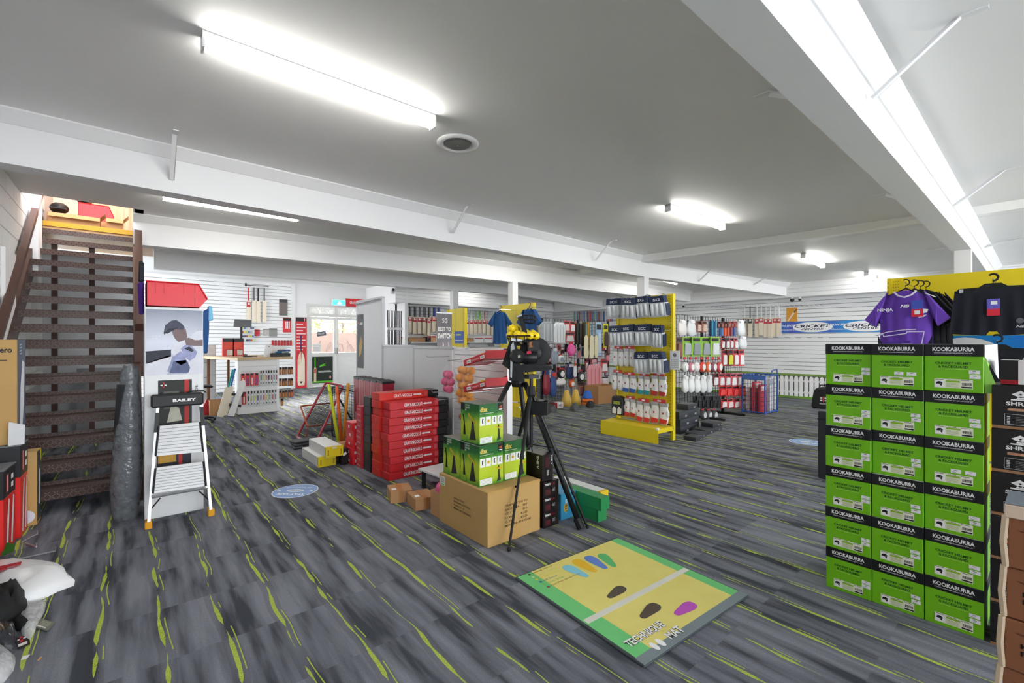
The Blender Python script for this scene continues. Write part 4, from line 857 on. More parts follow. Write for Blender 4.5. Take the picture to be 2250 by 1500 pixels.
# ------------------------------------------------------------------ bats
BM = {}
def bat_meshes(grip, L, stick='#c5303a'):
    k = (grip, L, stick)
    if k in BM: return BM[k]
    bl, hl, w_ = L*.63, L*.37, .105
    b = MB(); pr = [(-w_*.42, 0), (w_*.42, 0), (w_*.5, .02), (w_*.5, bl-.05), (w_*.36, bl-.01), (.018, bl), (-.018, bl), (-w_*.36, bl-.01), (-w_*.5, bl-.05), (-w_*.5, .02)]
    n = len(pr); b.v = [(x, -.012, z) for x, z in pr] + [(x, .012, z) for x, z in pr] + [(0, .045, .08), (0, .035, bl-.15)]
    b.f = [list(range(n))] + [[i, n+i, n+(i+1) % n, (i+1) % n] for i in range(n)] + [[n+0, 2*n, n+1], [n+1, 2*n, n+2], [n+2, 2*n, 2*n+1, n+3], [n+3, 2*n+1, n+4], [n+4, 2*n+1, n+5], [n+5, 2*n+1, n+6], [n+6, 2*n+1, n+7], [n+7, 2*n+1, n+8], [n+8, 2*n+1, 2*n, n+9], [n+9, 2*n, n+0]]
    b.mi = [0]*len(b.f)
    BM[k] = (b.mesh('blade', WOOD), MB().tube([(0, 0, bl-.01), (0, 0, L)], .018, 8, r2=.0165).mesh('grip', m(grip, .7)), MB().rect(-w_*.46, w_*.46, bl*.70, bl*.93, -.0128, 0).rect(-w_*.2, w_*.3, bl*.8, bl*.9, -.0132, 1).mesh('face_sticker', [m(stick, .4), m('#f0e6e6', .5)]))
    return BM[k]
def bat(label, x, y, z, grip, L=.85, rz=0, group=None, stick='#c5303a', rot=None, sticker_=True, hook=0):
    o = thing('cricket_bat', label, 'cricket bat', (x, y, z), rz, group, rot); me = bat_meshes(grip, L, stick)
    ob('blade', me[0], o); ob('grip', me[1], o)
    if sticker_: ob('face_sticker', me[2], o)
    if hook: MB().tube([(-.02, -.012, L-.03), (-.02, hook, L-.02)], .004, 4).obj('hanging_hook', CHROME, o)
    return o
# four bats on the counter wall
for i, (px, g_, nm, top) in enumerate(((546, '#d23a44', 'red', 631), (558, '#55585c', 'grey', 631), (567.5, '#1d1d1f', 'black', 633), (581, '#6c6f72', 'dark grey', 632))):
    a = P(px, top, y=YD-.08); bat('cricket bat with %s grip hung on the slat wall above the counter' % nm, a.x, YD-.08, a.z-.98, g_, .98, sticker_=(i == 0), hook=.06)
rail = tag(MB().tube([(P(540, 631, y=YD-.05).x, YD-.07, 2.98), (P(590, 631, y=YD-.05).x, YD-.07, 2.98)], .008, 6).box(P(540, 631, y=YD-.05).x-.02, P(540, 631, y=YD-.05).x+.02, YD-.08, YD-.02, 2.95, 3.03).obj('hanging_rail', BLACK), 'black rail holding four bats above the counter', 'rail')
# bats along the bat wall
grp = 'bats hung along the bat wall'
gc = ['#6d6f73', '#4a4c50', '#8a8c90', '#55585c', '#6d6f73', '#3f4146', '#7b7d82', '#5d5f63', '#84868a', '#4a4c50', '#6d6f73', '#55585c', '#8a8c90', '#3247a0', '#3c55b8', '#3247a0', '#4560c0']
def bat_run(px0, px1, n, topy, toey, cols, where):
    for i in range(n):
        px = px0+(px1-px0)*i/(n-1); a = P(px, topy(px), y=YB-.10); b_ = P(px, toey(px), y=YB-.10); L = round((a.z-b_.z)*20)/20
        bat('cricket bat with red face sticker, %s' % (where % nth(i)), a.x, YB-.10-(i % 2)*.065, a.z-L, cols[i % len(cols)], L, group=grp, hook=.1+(i % 2)*.065-.015)
bat_run(882, 966, 17, lambda x: 673+(x-880)*.03, lambda x: 728+((x*7) % 9), gc, '%s from the stacked grey stands')
bat_run(1027, 1084, 13, lambda x: 683, lambda x: 734, ['#e4e6e8', '#dfe8e2', '#e9e9ea', '#e4e6e8', '#8ed06a', '#7cc85a', '#8ed06a', '#e4e6e8', '#b04a3a', '#c9cbce'], '%s along from the yellow banner stand')
bat_run(1150, 1196, 8, lambda x: 692, lambda x: 735, ['#d9dcdf', '#c9cbce', '#e4e6e8'], '%s from the wall corner shirts')
for i, (xa, xb, zz) in enumerate(((878, 970, 673), (1024, 1090, 683))):
    a = P(xa, zz, y=YB-.1); b_ = P(xb, zz, y=YB-.1); tag(MB().tube([(a.x, YB-.1, a.z+.03), (b_.x, YB-.1, a.z+.03)], .008, 6).box(a.x, a.x+.02, YB-.1, YB-.01, a.z+.02, a.z+.04).obj('hanging_rail', STEELW), 'steel rail carrying the %s run of bats on the bat wall' % nth(i), 'rail')
# stock on the shelf under the bats
sh = thing('wall_shelf', 'white shelf below the hanging bats', 'shelf', (6.2, YB, 1.36)); MB().box(0, 5.2, -.4, -.02, 0, .03).obj('board', WHITE, sh)
for k_ in range(6): MB().box(k_*1.02, k_*1.02+.03, -.35, -.02, -.12, 0).obj('bracket', GREYP, sh)
shelf_stock = [(880, 897, 740, 757, '#efe9e4', 'white carton with red lid'), (899, 935, 745, 757, '#b48a63', 'plain brown carton'), (938, 946, 740, 757, '#2d2d30', 'pair of black bottles in a box'), (947, 958, 738, 757, '#d9a987', 'tan glove pack'), (1028, 1040, 745, 762, '#b48a63', 'small brown carton'), (1042, 1062, 742, 760, '#e3e5e7', 'white pad pack'), (1064, 1083, 742, 760, '#dfe1e4', 'clear pad pack')]
for x0, x1, y0, y1, cc, nm in shelf_stock:
    a = P(x0, y1, y=11.95); b_ = P(x1, y0, y=11.95); o = thing('stock_pack', nm + ' on the shelf under the bats', 'pack', (a.x, 11.95, 1.391)); w_ = b_.x-a.x; h_ = max(.12, b_.z-1.391)
    MB().box(0, w_, 0, .22, 0, h_).obj('body', m(cc, .5, var=.1), o, bevel=.006); MB().rect(.02, w_-.02, h_*.75, h_*.97, -.002).obj('header', m('#c8303c' if cc != '#b48a63' else '#a67c55'), o)
# grey folded stands left of the bats
o = thing('folded_stands', 'bundle of grey metal folded stands leaning at the bat wall end', 'stand', (P(862, 700, y=11.7).x, 11.74, 0))
for i in range(9): MB().tube([(-.08+i*.045, .02*(i % 2), 0), (-.12+i*.05, .02*(i % 2), 2.25)], .014, 5).obj('tube', m('#6b6e72' if i % 2 else '#3c3e42', .35, .5), o)
MB().box(-.13, .32, -.02, .06, 1.72, 1.78).obj('strap', WHITE, o)

# ------------------------------------------------------------------ counter
YC = 10.06
ct = thing('sales_counter', 'white slat-fronted sales counter with timber edged top', 'counter', (1.60, YC, 0))
MB().box(0, .68, 0, .04, .0, 1.04).obj('front_panel', GREYP, ct)
sm = MB().box(.03, .65, -.012, 0, 0, .094).mesh('slat', SLAT)
for i in range(8): ob('slat', sm, ct, (0, 0, .12+i*.1))
MB().box(-.02, .03, -.02, .3, 0, 1.04).obj('corner_post', WHITE, ct); MB().box(.65, .70, -.02, .3, 0, 1.04).obj('corner_post', WHITE, ct); MB().box(.0, .68, -.015, 0, 0, .12).obj('kick_board', WHITE, ct); MB().box(0, .68, -.015, 0, .92, 1.04).obj('fascia', WHITE, ct)
MB().box(.64, .68, .04, 1.7, 0, 1.04).obj('side_panel', GREYP, ct); MB().box(-.02, .02, 1.2, 1.25, 0, 1.04).obj('leg', m('#8a5a3a'), ct); MB().box(-.33, -.28, 1.65, 1.7, 0, 1.04).obj('leg', m('#8a5a3a'), ct)
b = MB(); pts = [(-.03, -.05), (.95, -.05), (.95, .45), (.7, .6), (.7, 1.78), (-.4, 1.78), (-.36, 1.3)]; n = len(pts)
b.add([(x, y, 1.04) for x, y in pts] + [(x, y, 1.09) for x, y in pts], [list(range(n))[::-1], list(range(n, 2*n))] + [[i, (i+1) % n, n+(i+1) % n, n+i] for i in range(n)]); b.obj('counter_top', PINE, ct)
def grip_pack(label, x, y, z, col, kind, group, rz=0):
    o = thing('bat_grip_pack' if kind == 'grip' else 'goods_pack', label, 'pack', (x, y, z), rz, group)
    if kind == 'red': MB().box(0, .062, -.012, .012, 0, .24).obj('box', m('#d92f33', .4), o); MB().rect(.008, .054, .2, .238, -.0128).obj('header', BLACK, o); MB().rect(.02, .042, .02, .15, -.0128).obj('print', m(col), o)
    elif kind == 'grip': MB().box(0, .036, -.006, .006, 0, .30).obj('card', m('#e9eaec', .5), o); MB().box(.01, .026, -.014, -.006, .1, .2).obj('grip', m(col, .6), o); MB().rect(.006, .03, .235, .29, -.0068).obj('header', BLACK, o); MB().rect(.01, .026, .03, .055, -.0068).obj('print', m('#2c2c2f'), o)
    else: MB().box(0, .05, -.012, .012, 0, .15).obj('card', m(col, .45, var=.15), o); MB().rect(.004, .046, .11, .148, -.0128).obj('header', m('#1f1a18'), o); MB().box(.012, .038, -.02, -.012, .02, .09).obj('bottle', m('#c98346'), o)
    MB().tube([(.02, -.02, .26 if kind != 'jar' else .16), (.02, .03, .26 if kind != 'jar' else .16)], .003, 4).obj('hook', CHROME, o)
gcols = ['#262628', '#b9d23c', '#d24a5a', '#3a3f45', '#b85a6a', '#3c6a9a', '#d2506a']; gcols2 = ['#2b2b2e', '#cdd83c', '#d9dc4a', '#2f5a8a', '#8a4f8a', '#b0424a', '#cfd84a', '#4f8a6a', '#d24a5a']
for i in range(4): grip_pack('red boxed bat cover, %s from the counter corner in the upper row' % nth(i), 1.625+i*.078, YC-.05, .545, ['#f2e2e2', '#6a4aa0', '#f2e2e2', '#7a5ab0'][i], 'red', 'red boxes on the counter front')
for i in range(7): grip_pack('carded bat grip, %s after the red boxes in the upper counter row' % nth(i), 1.95+i*.046, YC-.05, .54, gcols[i], 'grip', 'bat grips on the counter front')
grip_pack('single red boxed bat cover in the lower counter row', 1.645, YC-.05, .19, '#f2e2e2', 'red', 'red boxes on the counter front')
for i in range(10): grip_pack('carded bat grip, %s in the lower counter row' % nth(i), 1.735+i*.053, YC-.05, .15, gcols2[i % 9], 'grip', 'bat grips on the counter front')
for r in range(3):
    for i in range(5): grip_pack('small amber bottle on black card, %s along in row %s at the counter side' % (nth(i), ('top', 'middle', 'bottom')[r]), 2.30+i*.055, YC+.02-(i % 2)*.03, .73-r*.235, '#8a5a34' if not (r == 2 and i == 4) else '#c23a3a', 'jar', 'bottles at the counter side')
grip_pack('lone amber bottle card hanging low at the counter side', 2.33, YC, .10, '#8a5a34', 'jar', 'bottles at the counter side')
# on the counter
for i, px in enumerate((498, 520)):
    a = P(px, 772, y=11.2); o = thing('boxed_gloves', 'red boxed glove pack with black header on the counter, %s from the screen' % ('farther', 'nearer')[i], 'pack', (a.x-.07, 11.2, 1.091)); MB().box(0, .2, 0, .12, 0, .38).obj('box', m('#dc3a38', .4), o); MB().rect(0, .2, .30, .38, -.001).obj('header', BLACK, o); MB().rect(.02, .17, .15, .28, -.001).obj('print', m('#f05a48'), o); MB().rect(.08, .18, .02, .13, -.0015).obj('label', m('#e9e2da'), o)
o = thing('monitor', 'grey flat monitor seen from behind on the counter', 'monitor', (2.02, 11.6, 1.091)); a_, b_ = P(513, 718, y=11.6), P(553, 702, y=11.6); MB().slab([(a_.x-2.02, a_.z-1.091), (b_.x-2.02, a_.z-1.091), (b_.x-2.02, b_.z-1.091), (a_.x-2.0, b_.z-1.091)], 0, .03).obj('screen', m('#6f7478', .5), o, bevel=.006); MB().box((a_.x+b_.x)/2-2.06, (a_.x+b_.x)/2-2.02, .02, .05, .02, a_.z-1.05).obj('stand', BLACK, o); MB().box((a_.x+b_.x)/2-2.14, (a_.x+b_.x)/2-1.94, -.08, .12, 0, .02).obj('foot', BLACK, o)
o = thing('acrylic_sign', 'white leaning price card on the counter', 'sign', (2.06, 10.25, 1.091), 0, None, (-.15, .2, 0)); MB().box(0, .13, 0, .006, 0, .27).obj('card', WHITE, o); MB().rect(.04, .09, .03, .04, -.001).obj('print', m('#77787c'), o); MB().rect(.05, .08, .22, .235, -.001).obj('print', m('#55565a'), o)
o = thing('paper_sheet', 'white printed sheet standing on the counter behind the price card', 'sheet', (2.28, 10.6, 1.091)); MB().box(0, .3, 0, .01, 0, .22).obj('sheet', WHITE, o)
o = thing('counter_tray', 'black counter tray filled with gloves and grips', 'tray', (2.18, 10.12, 1.091)); MB().box(.0, .35, 0, .3, 0, .012).box(0, .35, 0, .01, .012, .07).box(0, .35, .29, .3, .012, .07).box(0, .01, 0, .3, .012, .07).box(.34, .35, 0, .3, .012, .07).obj('tray', BLACK, o)
for i, cc in enumerate(('#3a4250', '#2f7fae', '#58606a', '#1f8f8a', '#b5b8bc', '#2a5fa8')): tag(MB().box(0, .14, -.03, .03, 0, .04).obj('packed_glove', m(cc, .5, var=.2), None, (2.24+.04*i, 10.2+.03*(i % 3), 1.105+.042*(i % 3)), (0, -.25+.1*(i % 3), .6-.3*i), bevel=.012), 'small %s glove packet lying in the counter tray' % ('dark grey', 'blue', 'slate', 'teal', 'silver', 'royal blue')[i], 'packet')
for i in range(3): tag(MB().box(0, .16, 0, .04, 0, .025).obj('pen_tray', m(('#3a3a3c', '#7a6a60', '#55565a')[i], .5), None, (1.72+.08*i, 10.35+.05*i, 1.091), (0, 0, .3*i), bevel=.006), 'small %s item on the counter near the corner' % ('black', 'brown', 'grey')[i], 'item')
# rack of bits on the wall behind the counter
rb = random.Random(5); wallc = ['#c9d23c', '#2c3f8a', '#b9bcc0', '#d8d84a', '#3a3f45', '#4a6ab0', '#c0392f', '#e3e5e8']
for i in range(24):
    a = P(531+(i % 6)*4.6, 716+(i//6)*9, y=YD-.10); o = thing('carded_item', 'small %s carded item on the wall rack over the counter, spot %s of row %s' % (('yellow', 'navy', 'silver', 'lime', 'black', 'blue', 'red', 'white')[(i*5) % 8], nth(i % 6), nth(i//6)), 'pack', (a.x, YD-.10, a.z-.1), 0, 'carded items behind the counter')
    MB().box(0, .05, 0, .02, 0, .11).obj('card', m('#d9dbde', .5), o); MB().box(.008, .042, -.02, 0, .02, .07).obj('item', m(wallc[(i*5) % 8], .4), o); MB().tube([(.025, 0, .1), (.025, .09, .1)], .003, 4).obj('hook', CHROME, o)
def wall_pack(label, px0, py0, px1, py1, cc, head, y=YD-.06, th=.05):
    a = P(px0, py1, y=y); b_ = P(px1, py0, y=y); o = thing('wall_pack', label, 'pack', (a.x, y, b_.z-(py1-py0)*y/1000*1.0)); w_ = b_.x-a.x; h_ = (py1-py0)*(y/(766-.6428*((px0+px1)/2-CX)))
    o.location.z = P((px0+px1)/2, py1, y=y).z
    MB().box(0, w_, 0, th, 0, h_).obj('box', m(cc, .45, var=.12, scale=25), o, bevel=.006); MB().rect(0.005, w_-.005, h_*.8, h_*.97, -.0015).obj('header', m(head), o); return o, w_, h_
wall_pack('grey stump set poster pack on the slat wall', 614, 657, 632, 693, '#6e6462', '#3a3a3c')
o, w_, h_ = wall_pack('red stump set box on the slat wall by the bat banner', 622, 698, 640, 730, '#cf2f36', '#2a2224')
for i in range(3): MB().rect(w_*(.3+.2*i), w_*(.4+.2*i), h_*.25, h_*.75, -.002).obj('stump_print', WHITE, o)
wall_pack('small red pack on the slat wall over the counter', 560, 724, 571, 738, '#c8333a', '#8a2026'); wall_pack('grey wire goods pack on the slat wall', 578, 722, 592, 737, '#b8b4b0', '#8f8f8f'); wall_pack('bundle of grey cord packs on the slat wall', 592, 721, 609, 739, '#8b8e8a', '#6a6d6a')
for i in range(7): wall_pack('small red tin pack, %s along the low wall row' % nth(i), 597+i*6.6, 747, 602+i*6.6, 759, '#b8282e', '#3a2224')
# filing drawers, stool, bats and clutter left of counter
o = thing('drawer_cabinet', 'light grey drawer cabinet behind the counter stool', 'cabinet', (.95, 11.9, 0)); MB().box(0, .5, 0, .5, 0, 1.33).obj('body', m('#d9dbdd', .5), o)
for i in range(4):
    d = MB().box(.02, .48, -.015, 0, .03+i*.325, .335+i*.325).obj('drawer', m('#e2e4e6', .5), o); MB().box(.15, .35, -.03, -.015, .28+i*.325, .30+i*.325).obj('handle', m('#a9acb0', .4), d)
tag(MB().box(.98, 1.24, 11.95, 11.97, 1.331, 1.68).obj('notepad', m('#f0eed2', .6)), 'cream paper pad standing on the drawer cabinet', 'pad')
o = thing('office_stool', 'black office stool on a five-star base beside the counter', 'stool', (.92, 9.5, 0)); MB().box(-.2, .18, -.16, .16, .60, .64).obj('seat', BLACK, o, bevel=.015); MB().tube([(0, 0, .08), (0, 0, .6)], .022, 8).obj('gas_post', m('#6a6d70', .3, .7), o)
for k_ in range(5): t = 2*pi*k_/5+.4; MB().tube([(0, 0, .1), (.24*cos(t), .24*sin(t), .05)], .016, 6).obj('base_arm', BLACK, o); MB().ball((.25*cos(t), .25*sin(t), .027), .027).obj('castor', BLACK, o)
bat('bat with teal grip leaning by the counter leg', 1.28, 9.95, .0, '#2aa79a', .9, 0, None, rot=(-.12, .25, 0), sticker_=False); bat('bat with blue grip leaning by the counter leg', 1.36, 10.1, .0, '#2f6fae', .9, 0, None, rot=(-.1, .22, 0), sticker_=False)
o = thing('pad_pair', 'white batting pad leaning at the counter corner', 'pad', (1.47, 9.86, 0), 0, None, (-.08, .22, 0)); MB().slab([(-.09, 0), (.02, 0), (.05, .35), (.09, .62), (.05, .7), (-.02, .66), (-.04, .4)], -.03, .03).obj('shin', WHITE, o, bevel=.012)
for zz in (.18, .38): MB().box(-.1, .1, .03, .045, zz, zz+.05).obj('strap', BLACK, o)
open_box('open_carton', 'small brown carton on the floor by the counter', 1.15, 10.2, 0, .24, .25, .28, False)
tag(MB().add([(1.0, 10.35, 0), (1.26, 10.35, 0), (1.3, 10.45, .02), (1.12, 10.42, .30), (1.0, 10.45, 0), (1.26, 10.45, 0), (1.3, 10.5, .02), (1.12, 10.5, .30)], [(0, 1, 2, 3), (7, 6, 5, 4), (0, 3, 7, 4), (3, 2, 6, 7)]).obj('plastic_sack', m('#c2323a', .5)), 'red plastic sack on the floor behind the brown carton', 'sack')

# ------------------------------------------------------------------ low grey gondola row down the middle
XG = 2.8
def grey_panel(label, y0, y1, zt):
    o = thing('partition_panel', label, 'partition', (XG, y1, 0), WEST); L = y1-y0
    MB().box(.012, L-.012, 0, .03, .02, zt-.03).obj('board', m('#d3d6d9', .5, var=.02), o); MB().box(0, L, -.006, .04, zt-.03, zt).obj('top_rail', m('#b9bdc1', .4), o)
    for sx_ in (0, L-.014): MB().box(sx_, sx_+.014, -.006, .04, 0, zt-.03).obj('edge_post', m('#c3c6ca', .4), o)
    MB().box(.0, L, -.006, .3, .0, .02).obj('foot', m('#9a9da1', .5), o); return o
grey_panel('low grey partition panel behind the red bat cartons', 4.38, 5.31, 1.345); grey_panel('low grey partition panel next to the tall one', 5.32, 6.24, 1.355)
o = grey_panel('tall grey partition panel with a dark poster on it', 6.26, 7.24, 2.055)
p = MB(); p.rect(.04, .29, .98, 1.83, -.003, 0); p.face([(.10, 1.15), (.2, 1.2), (.26, 1.4), (.18, 1.5), (.12, 1.35)], -.0038, 1); p.rect(.06, .10, 1.68, 1.71, -.0038, 2); p.rect(.14, .26, 1.66, 1.70, -.0038, 3); p.obj('poster', [m('#2c2d2f', var=.3), m('#b08c30', var=.4), m('#c8303a'), m('#c6c8ca')], o)
MB().tube([(.0, -.03, 1.99), (.95, -.03, 2.02)], .01, 6).obj('roller_bar', m('#9ea2a6', .4), o)
for i in range(3): MB().box(.1+i*.09, .14+i*.09, -.012, 0, .73, .78).obj('switch', WHITE, o)
gd = thing('slat_gondola', 'white slat gondola hung with ball trays and bags of balls', 'shelving', (XG, 4.36, 0), WEST); L = .95
MB().box(0, L, 0, .03, .0, 1.33).obj('back_board', m('#a6a9ad', .6), gd)
sm = MB().box(.02, L-.03, -.014, 0, 0, .07).mesh('slat', SLAT)
for i in range(17): ob('slat', sm, gd, (0, 0, .05+i*.0755))
MB().box(L-.03, L+.025, -.02, .045, 0, 1.33).obj('end_post', WHITE, gd); MB().box(-.01, .02, -.02, .04, 0, 1.33).obj('end_post', WHITE, gd); MB().box(0, L+.05, -.02, .04, 1.31, 1.335).obj('top_rail', WHITE, gd)
BALLM = {}
def ball(label, x, y, z, r, col, group=None, parent=None):
    k = (col, round(r, 4))
    if k not in BALLM:
        b = MB(); bm = bmesh.new(); bmesh.ops.create_icosphere(bm, subdivisions=2, radius=r); me = bpy.data.meshes.new('ball'); bm.to_mesh(me); bm.free(); me.materials.append(m(col, .35, var=.08, scale=60)); me.polygons.foreach_set('use_smooth', [True]*len(me.polygons)); BALLM[k] = me
    return tag(ob('ball', BALLM[k], None, (x, y, z)), label, 'ball', group)
RED = m('#c9202f', .4, var=.03)
def ball_tray(label, px, py, cols, seed):
    a = P(px, py, x=2.44); o = thing('ball_tray', label, 'tray', (2.44, a.y, a.z), WEST, None, (radians(0), radians(-14), WEST))
    w_, d_, h_ = .36, .26, .055; b = MB()
    b.box(0, w_, 0, .004, 0, h_).box(0, w_, d_-.004, d_, 0, h_+.03).box(0, .004, .004, d_-.004, 0, h_).box(w_-.004, w_, .004, d_-.004, 0, h_+.02).box(0, w_, 0, d_, 0, .004); b.obj('tray_body', RED, o)
    for x_ in (.05, .27): MB().rect(x_, x_+.07, .012, .042, -.001).obj('label', WHITE, o); text('INCREDIBALL', o, x_+.006, -.0015, .02, .058, .012, '#2a2a2e', bold=.02)
    text('SYNTHETIC', o, .14, -.001, .02, .11, .014, '#f2dede')
    for x_ in (.06, .30): MB().tube([(x_, .28, -.012), (x_, .0, -.012)], .004, 5).obj('hook', CHROME, o)
    o.rotation_euler = (0, 0, WEST); R = Matrix.Rotation(WEST, 4, 'Z') @ Matrix.Rotation(radians(-13), 4, 'Y'); o.rotation_euler = R.to_euler()
    k_ = 0
    for i in range(5):
        for j in range(3):
            v_ = o.location + (R @ Vector((.045+i*.067, .05+j*.075, .042))); ball('%s in the %s' % (('white ball', 'yellow ball', 'pink ball', 'orange ball')[['#ece9e6', '#e8c22a', '#e0679a', '#e8922a'].index(cols[k_ % len(cols)])], label.split(' of')[0].replace('red', 'red slanted')), v_.x, v_.y, v_.z, .034, cols[k_ % len(cols)], 'balls in the red trays'); k_ += 1
    return o
ball_tray('upper red tray of mixed balls on the slat gondola', 1020, 804, ['#ece9e6', '#e0679a', '#e8922a', '#ece9e6', '#e8922a'], 1)
ball_tray('lower red tray of mixed balls on the slat gondola', 1020, 862, ['#ece9e6', '#ece9e6', '#e8c22a', '#ece9e6', '#e8c22a'], 2)
def ball_bag(label, px, py, x_, nx, nz, r, col, cname, film=True):
    a = P(px, py, x=x_); nbag = thing('ball_bag', label, 'bag', (x_, a.y, a.z-nz*r*1.75), WEST); W_ = nx*r*2.02
    b = MB(); n = 12; H_ = nz*r*1.75
    for t, s_ in ((0, .6), (.08, .95), (.5, 1.05), (.9, 1.0), (1.15, .7), (1.4, .25), (1.6, .32)): b.v += [(W_/2 + (W_/2+.012)*s_*cos(2*pi*i/n), (r*1.6+.012)*s_*sin(2*pi*i/n), t*H_-r) for i in range(n)]
    for j in range(6):
        for i in range(n): b.f.append([j*n+i, j*n+(i+1) % n, (j+1)*n+(i+1) % n, (j+1)*n+i]); b.mi.append(0)
    b.obj('clear_bag_film', FILM, nbag, smooth=True); MB().tube([(W_/2, .0, 1.5*H_-r), (W_/2, .16, 1.5*H_-r+.01)], .004, 5).obj('hook', CHROME, nbag)
    for i in range(nx):
        for j in range(nz): ball('%s in the clear bag on the slat gondola' % cname, x_ + (-.25 if (i+j) % 2 else .25)*r, a.y-(i+.5)*r*2.0, a.z-nz*r*1.75+j*r*1.75, r, col, cname + 's in a clear bag')
ball_bag('clear bag of pink balls hanging on the slat gondola', 975, 806, 2.5, 2, 3, .042, '#e0407f', 'pink ball'); ball_bag('clear bag of orange balls hanging on the slat gondola', 1007, 796, 2.55, 3, 5, .043, '#f29d12', 'orange ball')
ball('red ball in a pack low on the slat gondola', 2.755, P(1015, 915, x=2.755).y, P(1015, 915, x=2.755).z, .035, '#d0574c')
for i, (px, py) in enumerate(((988, 783), (1000, 858), (1010, 874), (985, 932))): v_ = P(px, py, x=2.78); tag(MB().tube([v_, v_+Vector((-.28, 0, .0)), v_+Vector((-.3, 0, .02))], .004, 5).obj('display_hook', CHROME), 'bare chrome hook on the slat gondola, %s from its top' % nth(i), 'hook', 'bare hooks on the slat gondola')

# ------------------------------------------------------------------ red bat cartons and stacks before the row
RB = m('#d0252f', .38, var=.05); RB2 = m('#dd3328', .38, var=.05); BKB = m('#1e1f22', .4)
def bat_carton(label, x, y, z, L, W_, H_, red, tail=.13, lettering=True, group=None, jx=0, all_black=False):
    o = thing('bat_carton', label, 'carton', (x+jx, y, z), 0, group)
    MB().box(0, L-tail, 0, W_, 0, H_-.002).obj('sleeve', BKB if all_black else red, o, bevel=.003)
    if tail: MB().box(L-tail, L, .002, W_-.002, .001, H_-.004).obj('end_cap', BKB, o, bevel=.003)
    if lettering:
        text('GRAY-NICOLLS', o, L*.23, -.001, H_*.28, L*.30, H_*.46, '#f2eeee', bold=.03)
        b = MB(); x0 = L*.545; zc = H_*.52; b.face([(x0, zc-.003), (x0+.03, zc-.012), (x0+.03, zc+.012), (x0, zc+.003)], -.001); b.face([(x0+.03, zc-.007), (x0+.10, zc-.009), (x0+.10, zc+.009), (x0+.03, zc+.007)], -.001); b.obj('bat_logo', m('#f2eeee'), o)
        MB().rect(L-tail-.05, L-tail-.012, H_*.2, H_*.8, -.001).obj('small_print', m('#d9575e'), o)
    MB().add([(-.001, W_*.1, H_*.08), (-.001, W_*.9, H_*.08), (-.001, W_*.9, H_*.9), (-.001, W_*.1, H_*.9)], [(3, 2, 1, 0)]).obj('end_flap', red if not all_black else m('#3a3c40', .45), o)
    return o
for r in range(10): bat_carton('red bat carton with white lettering, %s in the front stack' % ('topmost' if r == 9 else 'lowest' if r == 0 else ORD[r]+' up'), 1.985, 4.285, r*.0785, .695, .175, .0785, RB, group='front stack of bat cartons', jx=random.uniform(-.012, .012))
for r in range(11): bat_carton('orange-red bat carton, %s in the stack behind the front one' % ('topmost' if r == 10 else 'lowest' if r == 0 else ORD[r]+' up'), 1.975, 4.475, r*.0785, .70, .2, .0785, RB2, lettering=(r == 10), group='second stack of bat cartons', jx=random.uniform(-.01, .01))
for r in range(8): bat_carton('black bat carton, %s in the black stack' % ('topmost' if r == 7 else 'lowest' if r == 0 else ORD[r]+' up'), 1.965, 4.69, r*.1, .70, .19, .1, RB, lettering=False, group='stack of black bat cartons', all_black=True, tail=0)
for r in range(11): bat_carton('thin crimson carton, %s in the narrow stack by the black one' % ('topmost' if r == 10 else 'lowest' if r == 0 else ORD[r]+' up'), 1.95, 4.9, r*.062, .6, .15, .062, m('#cf3340', .4), tail=0, lettering=False, group='narrow stack of thin crimson cartons')
for o in [q_ for q_ in bpy.data.objects if q_.name.startswith('bat_carton') and 'thin crimson' in q_.get('label', '')]: text('GRAY-NICOLLS', o, -.0018, .13, .02, .11, .018, '#f0dada', face='left')
for r in range(5):
    o = thing('ball_carton', 'small red ball carton, %s in the stack by the yellow stumps' % ('topmost' if r == 4 else 'lowest' if r == 0 else ORD[r]+' up'), 'carton', (1.93+random.uniform(-.02, .01), 5.09, r*.096), random.uniform(-.05, .05), 'small red ball cartons')
    MB().box(0, .3, 0, .21, 0, .095).obj('body', m('#dc2630', .4), o, bevel=.003); MB().add([(-.001, .12, .03), (-.001, .08, .03), (-.001, .08, .06), (-.001, .12, .06)], [(0, 1, 2, 3)]).obj('emblem', WHITE, o); MB().rect(.03, .06, .03, .06, -.001).obj('label', WHITE, o)
MC = m('#a4203a', .4, var=.05)
for i in range(5):
    o = thing('stump_bag', 'crimson upright stump case, %s from the tall partition' % nth(i), 'case', (2.47, 6.5-i*.2, 0), WEST, 'upright crimson stump cases'); MB().slab([(0, 0), (.18, 0), (.19, .86), (.01, .88)], 0, .16).obj('body', MC, o, bevel=.008); MB().slab([(.01, .875), (.19, .855), (.19, .885), (.01, .9)], -.004, .165).obj('top_trim', BLACK, o); MB().rect(.0, .03, .0, .87, -.002).obj('edge_stripe', m('#d8a8a0'), o); MB().rect(.08, .1, .2, .4, -.002).obj('logo', m('#e6d6d8'), o)
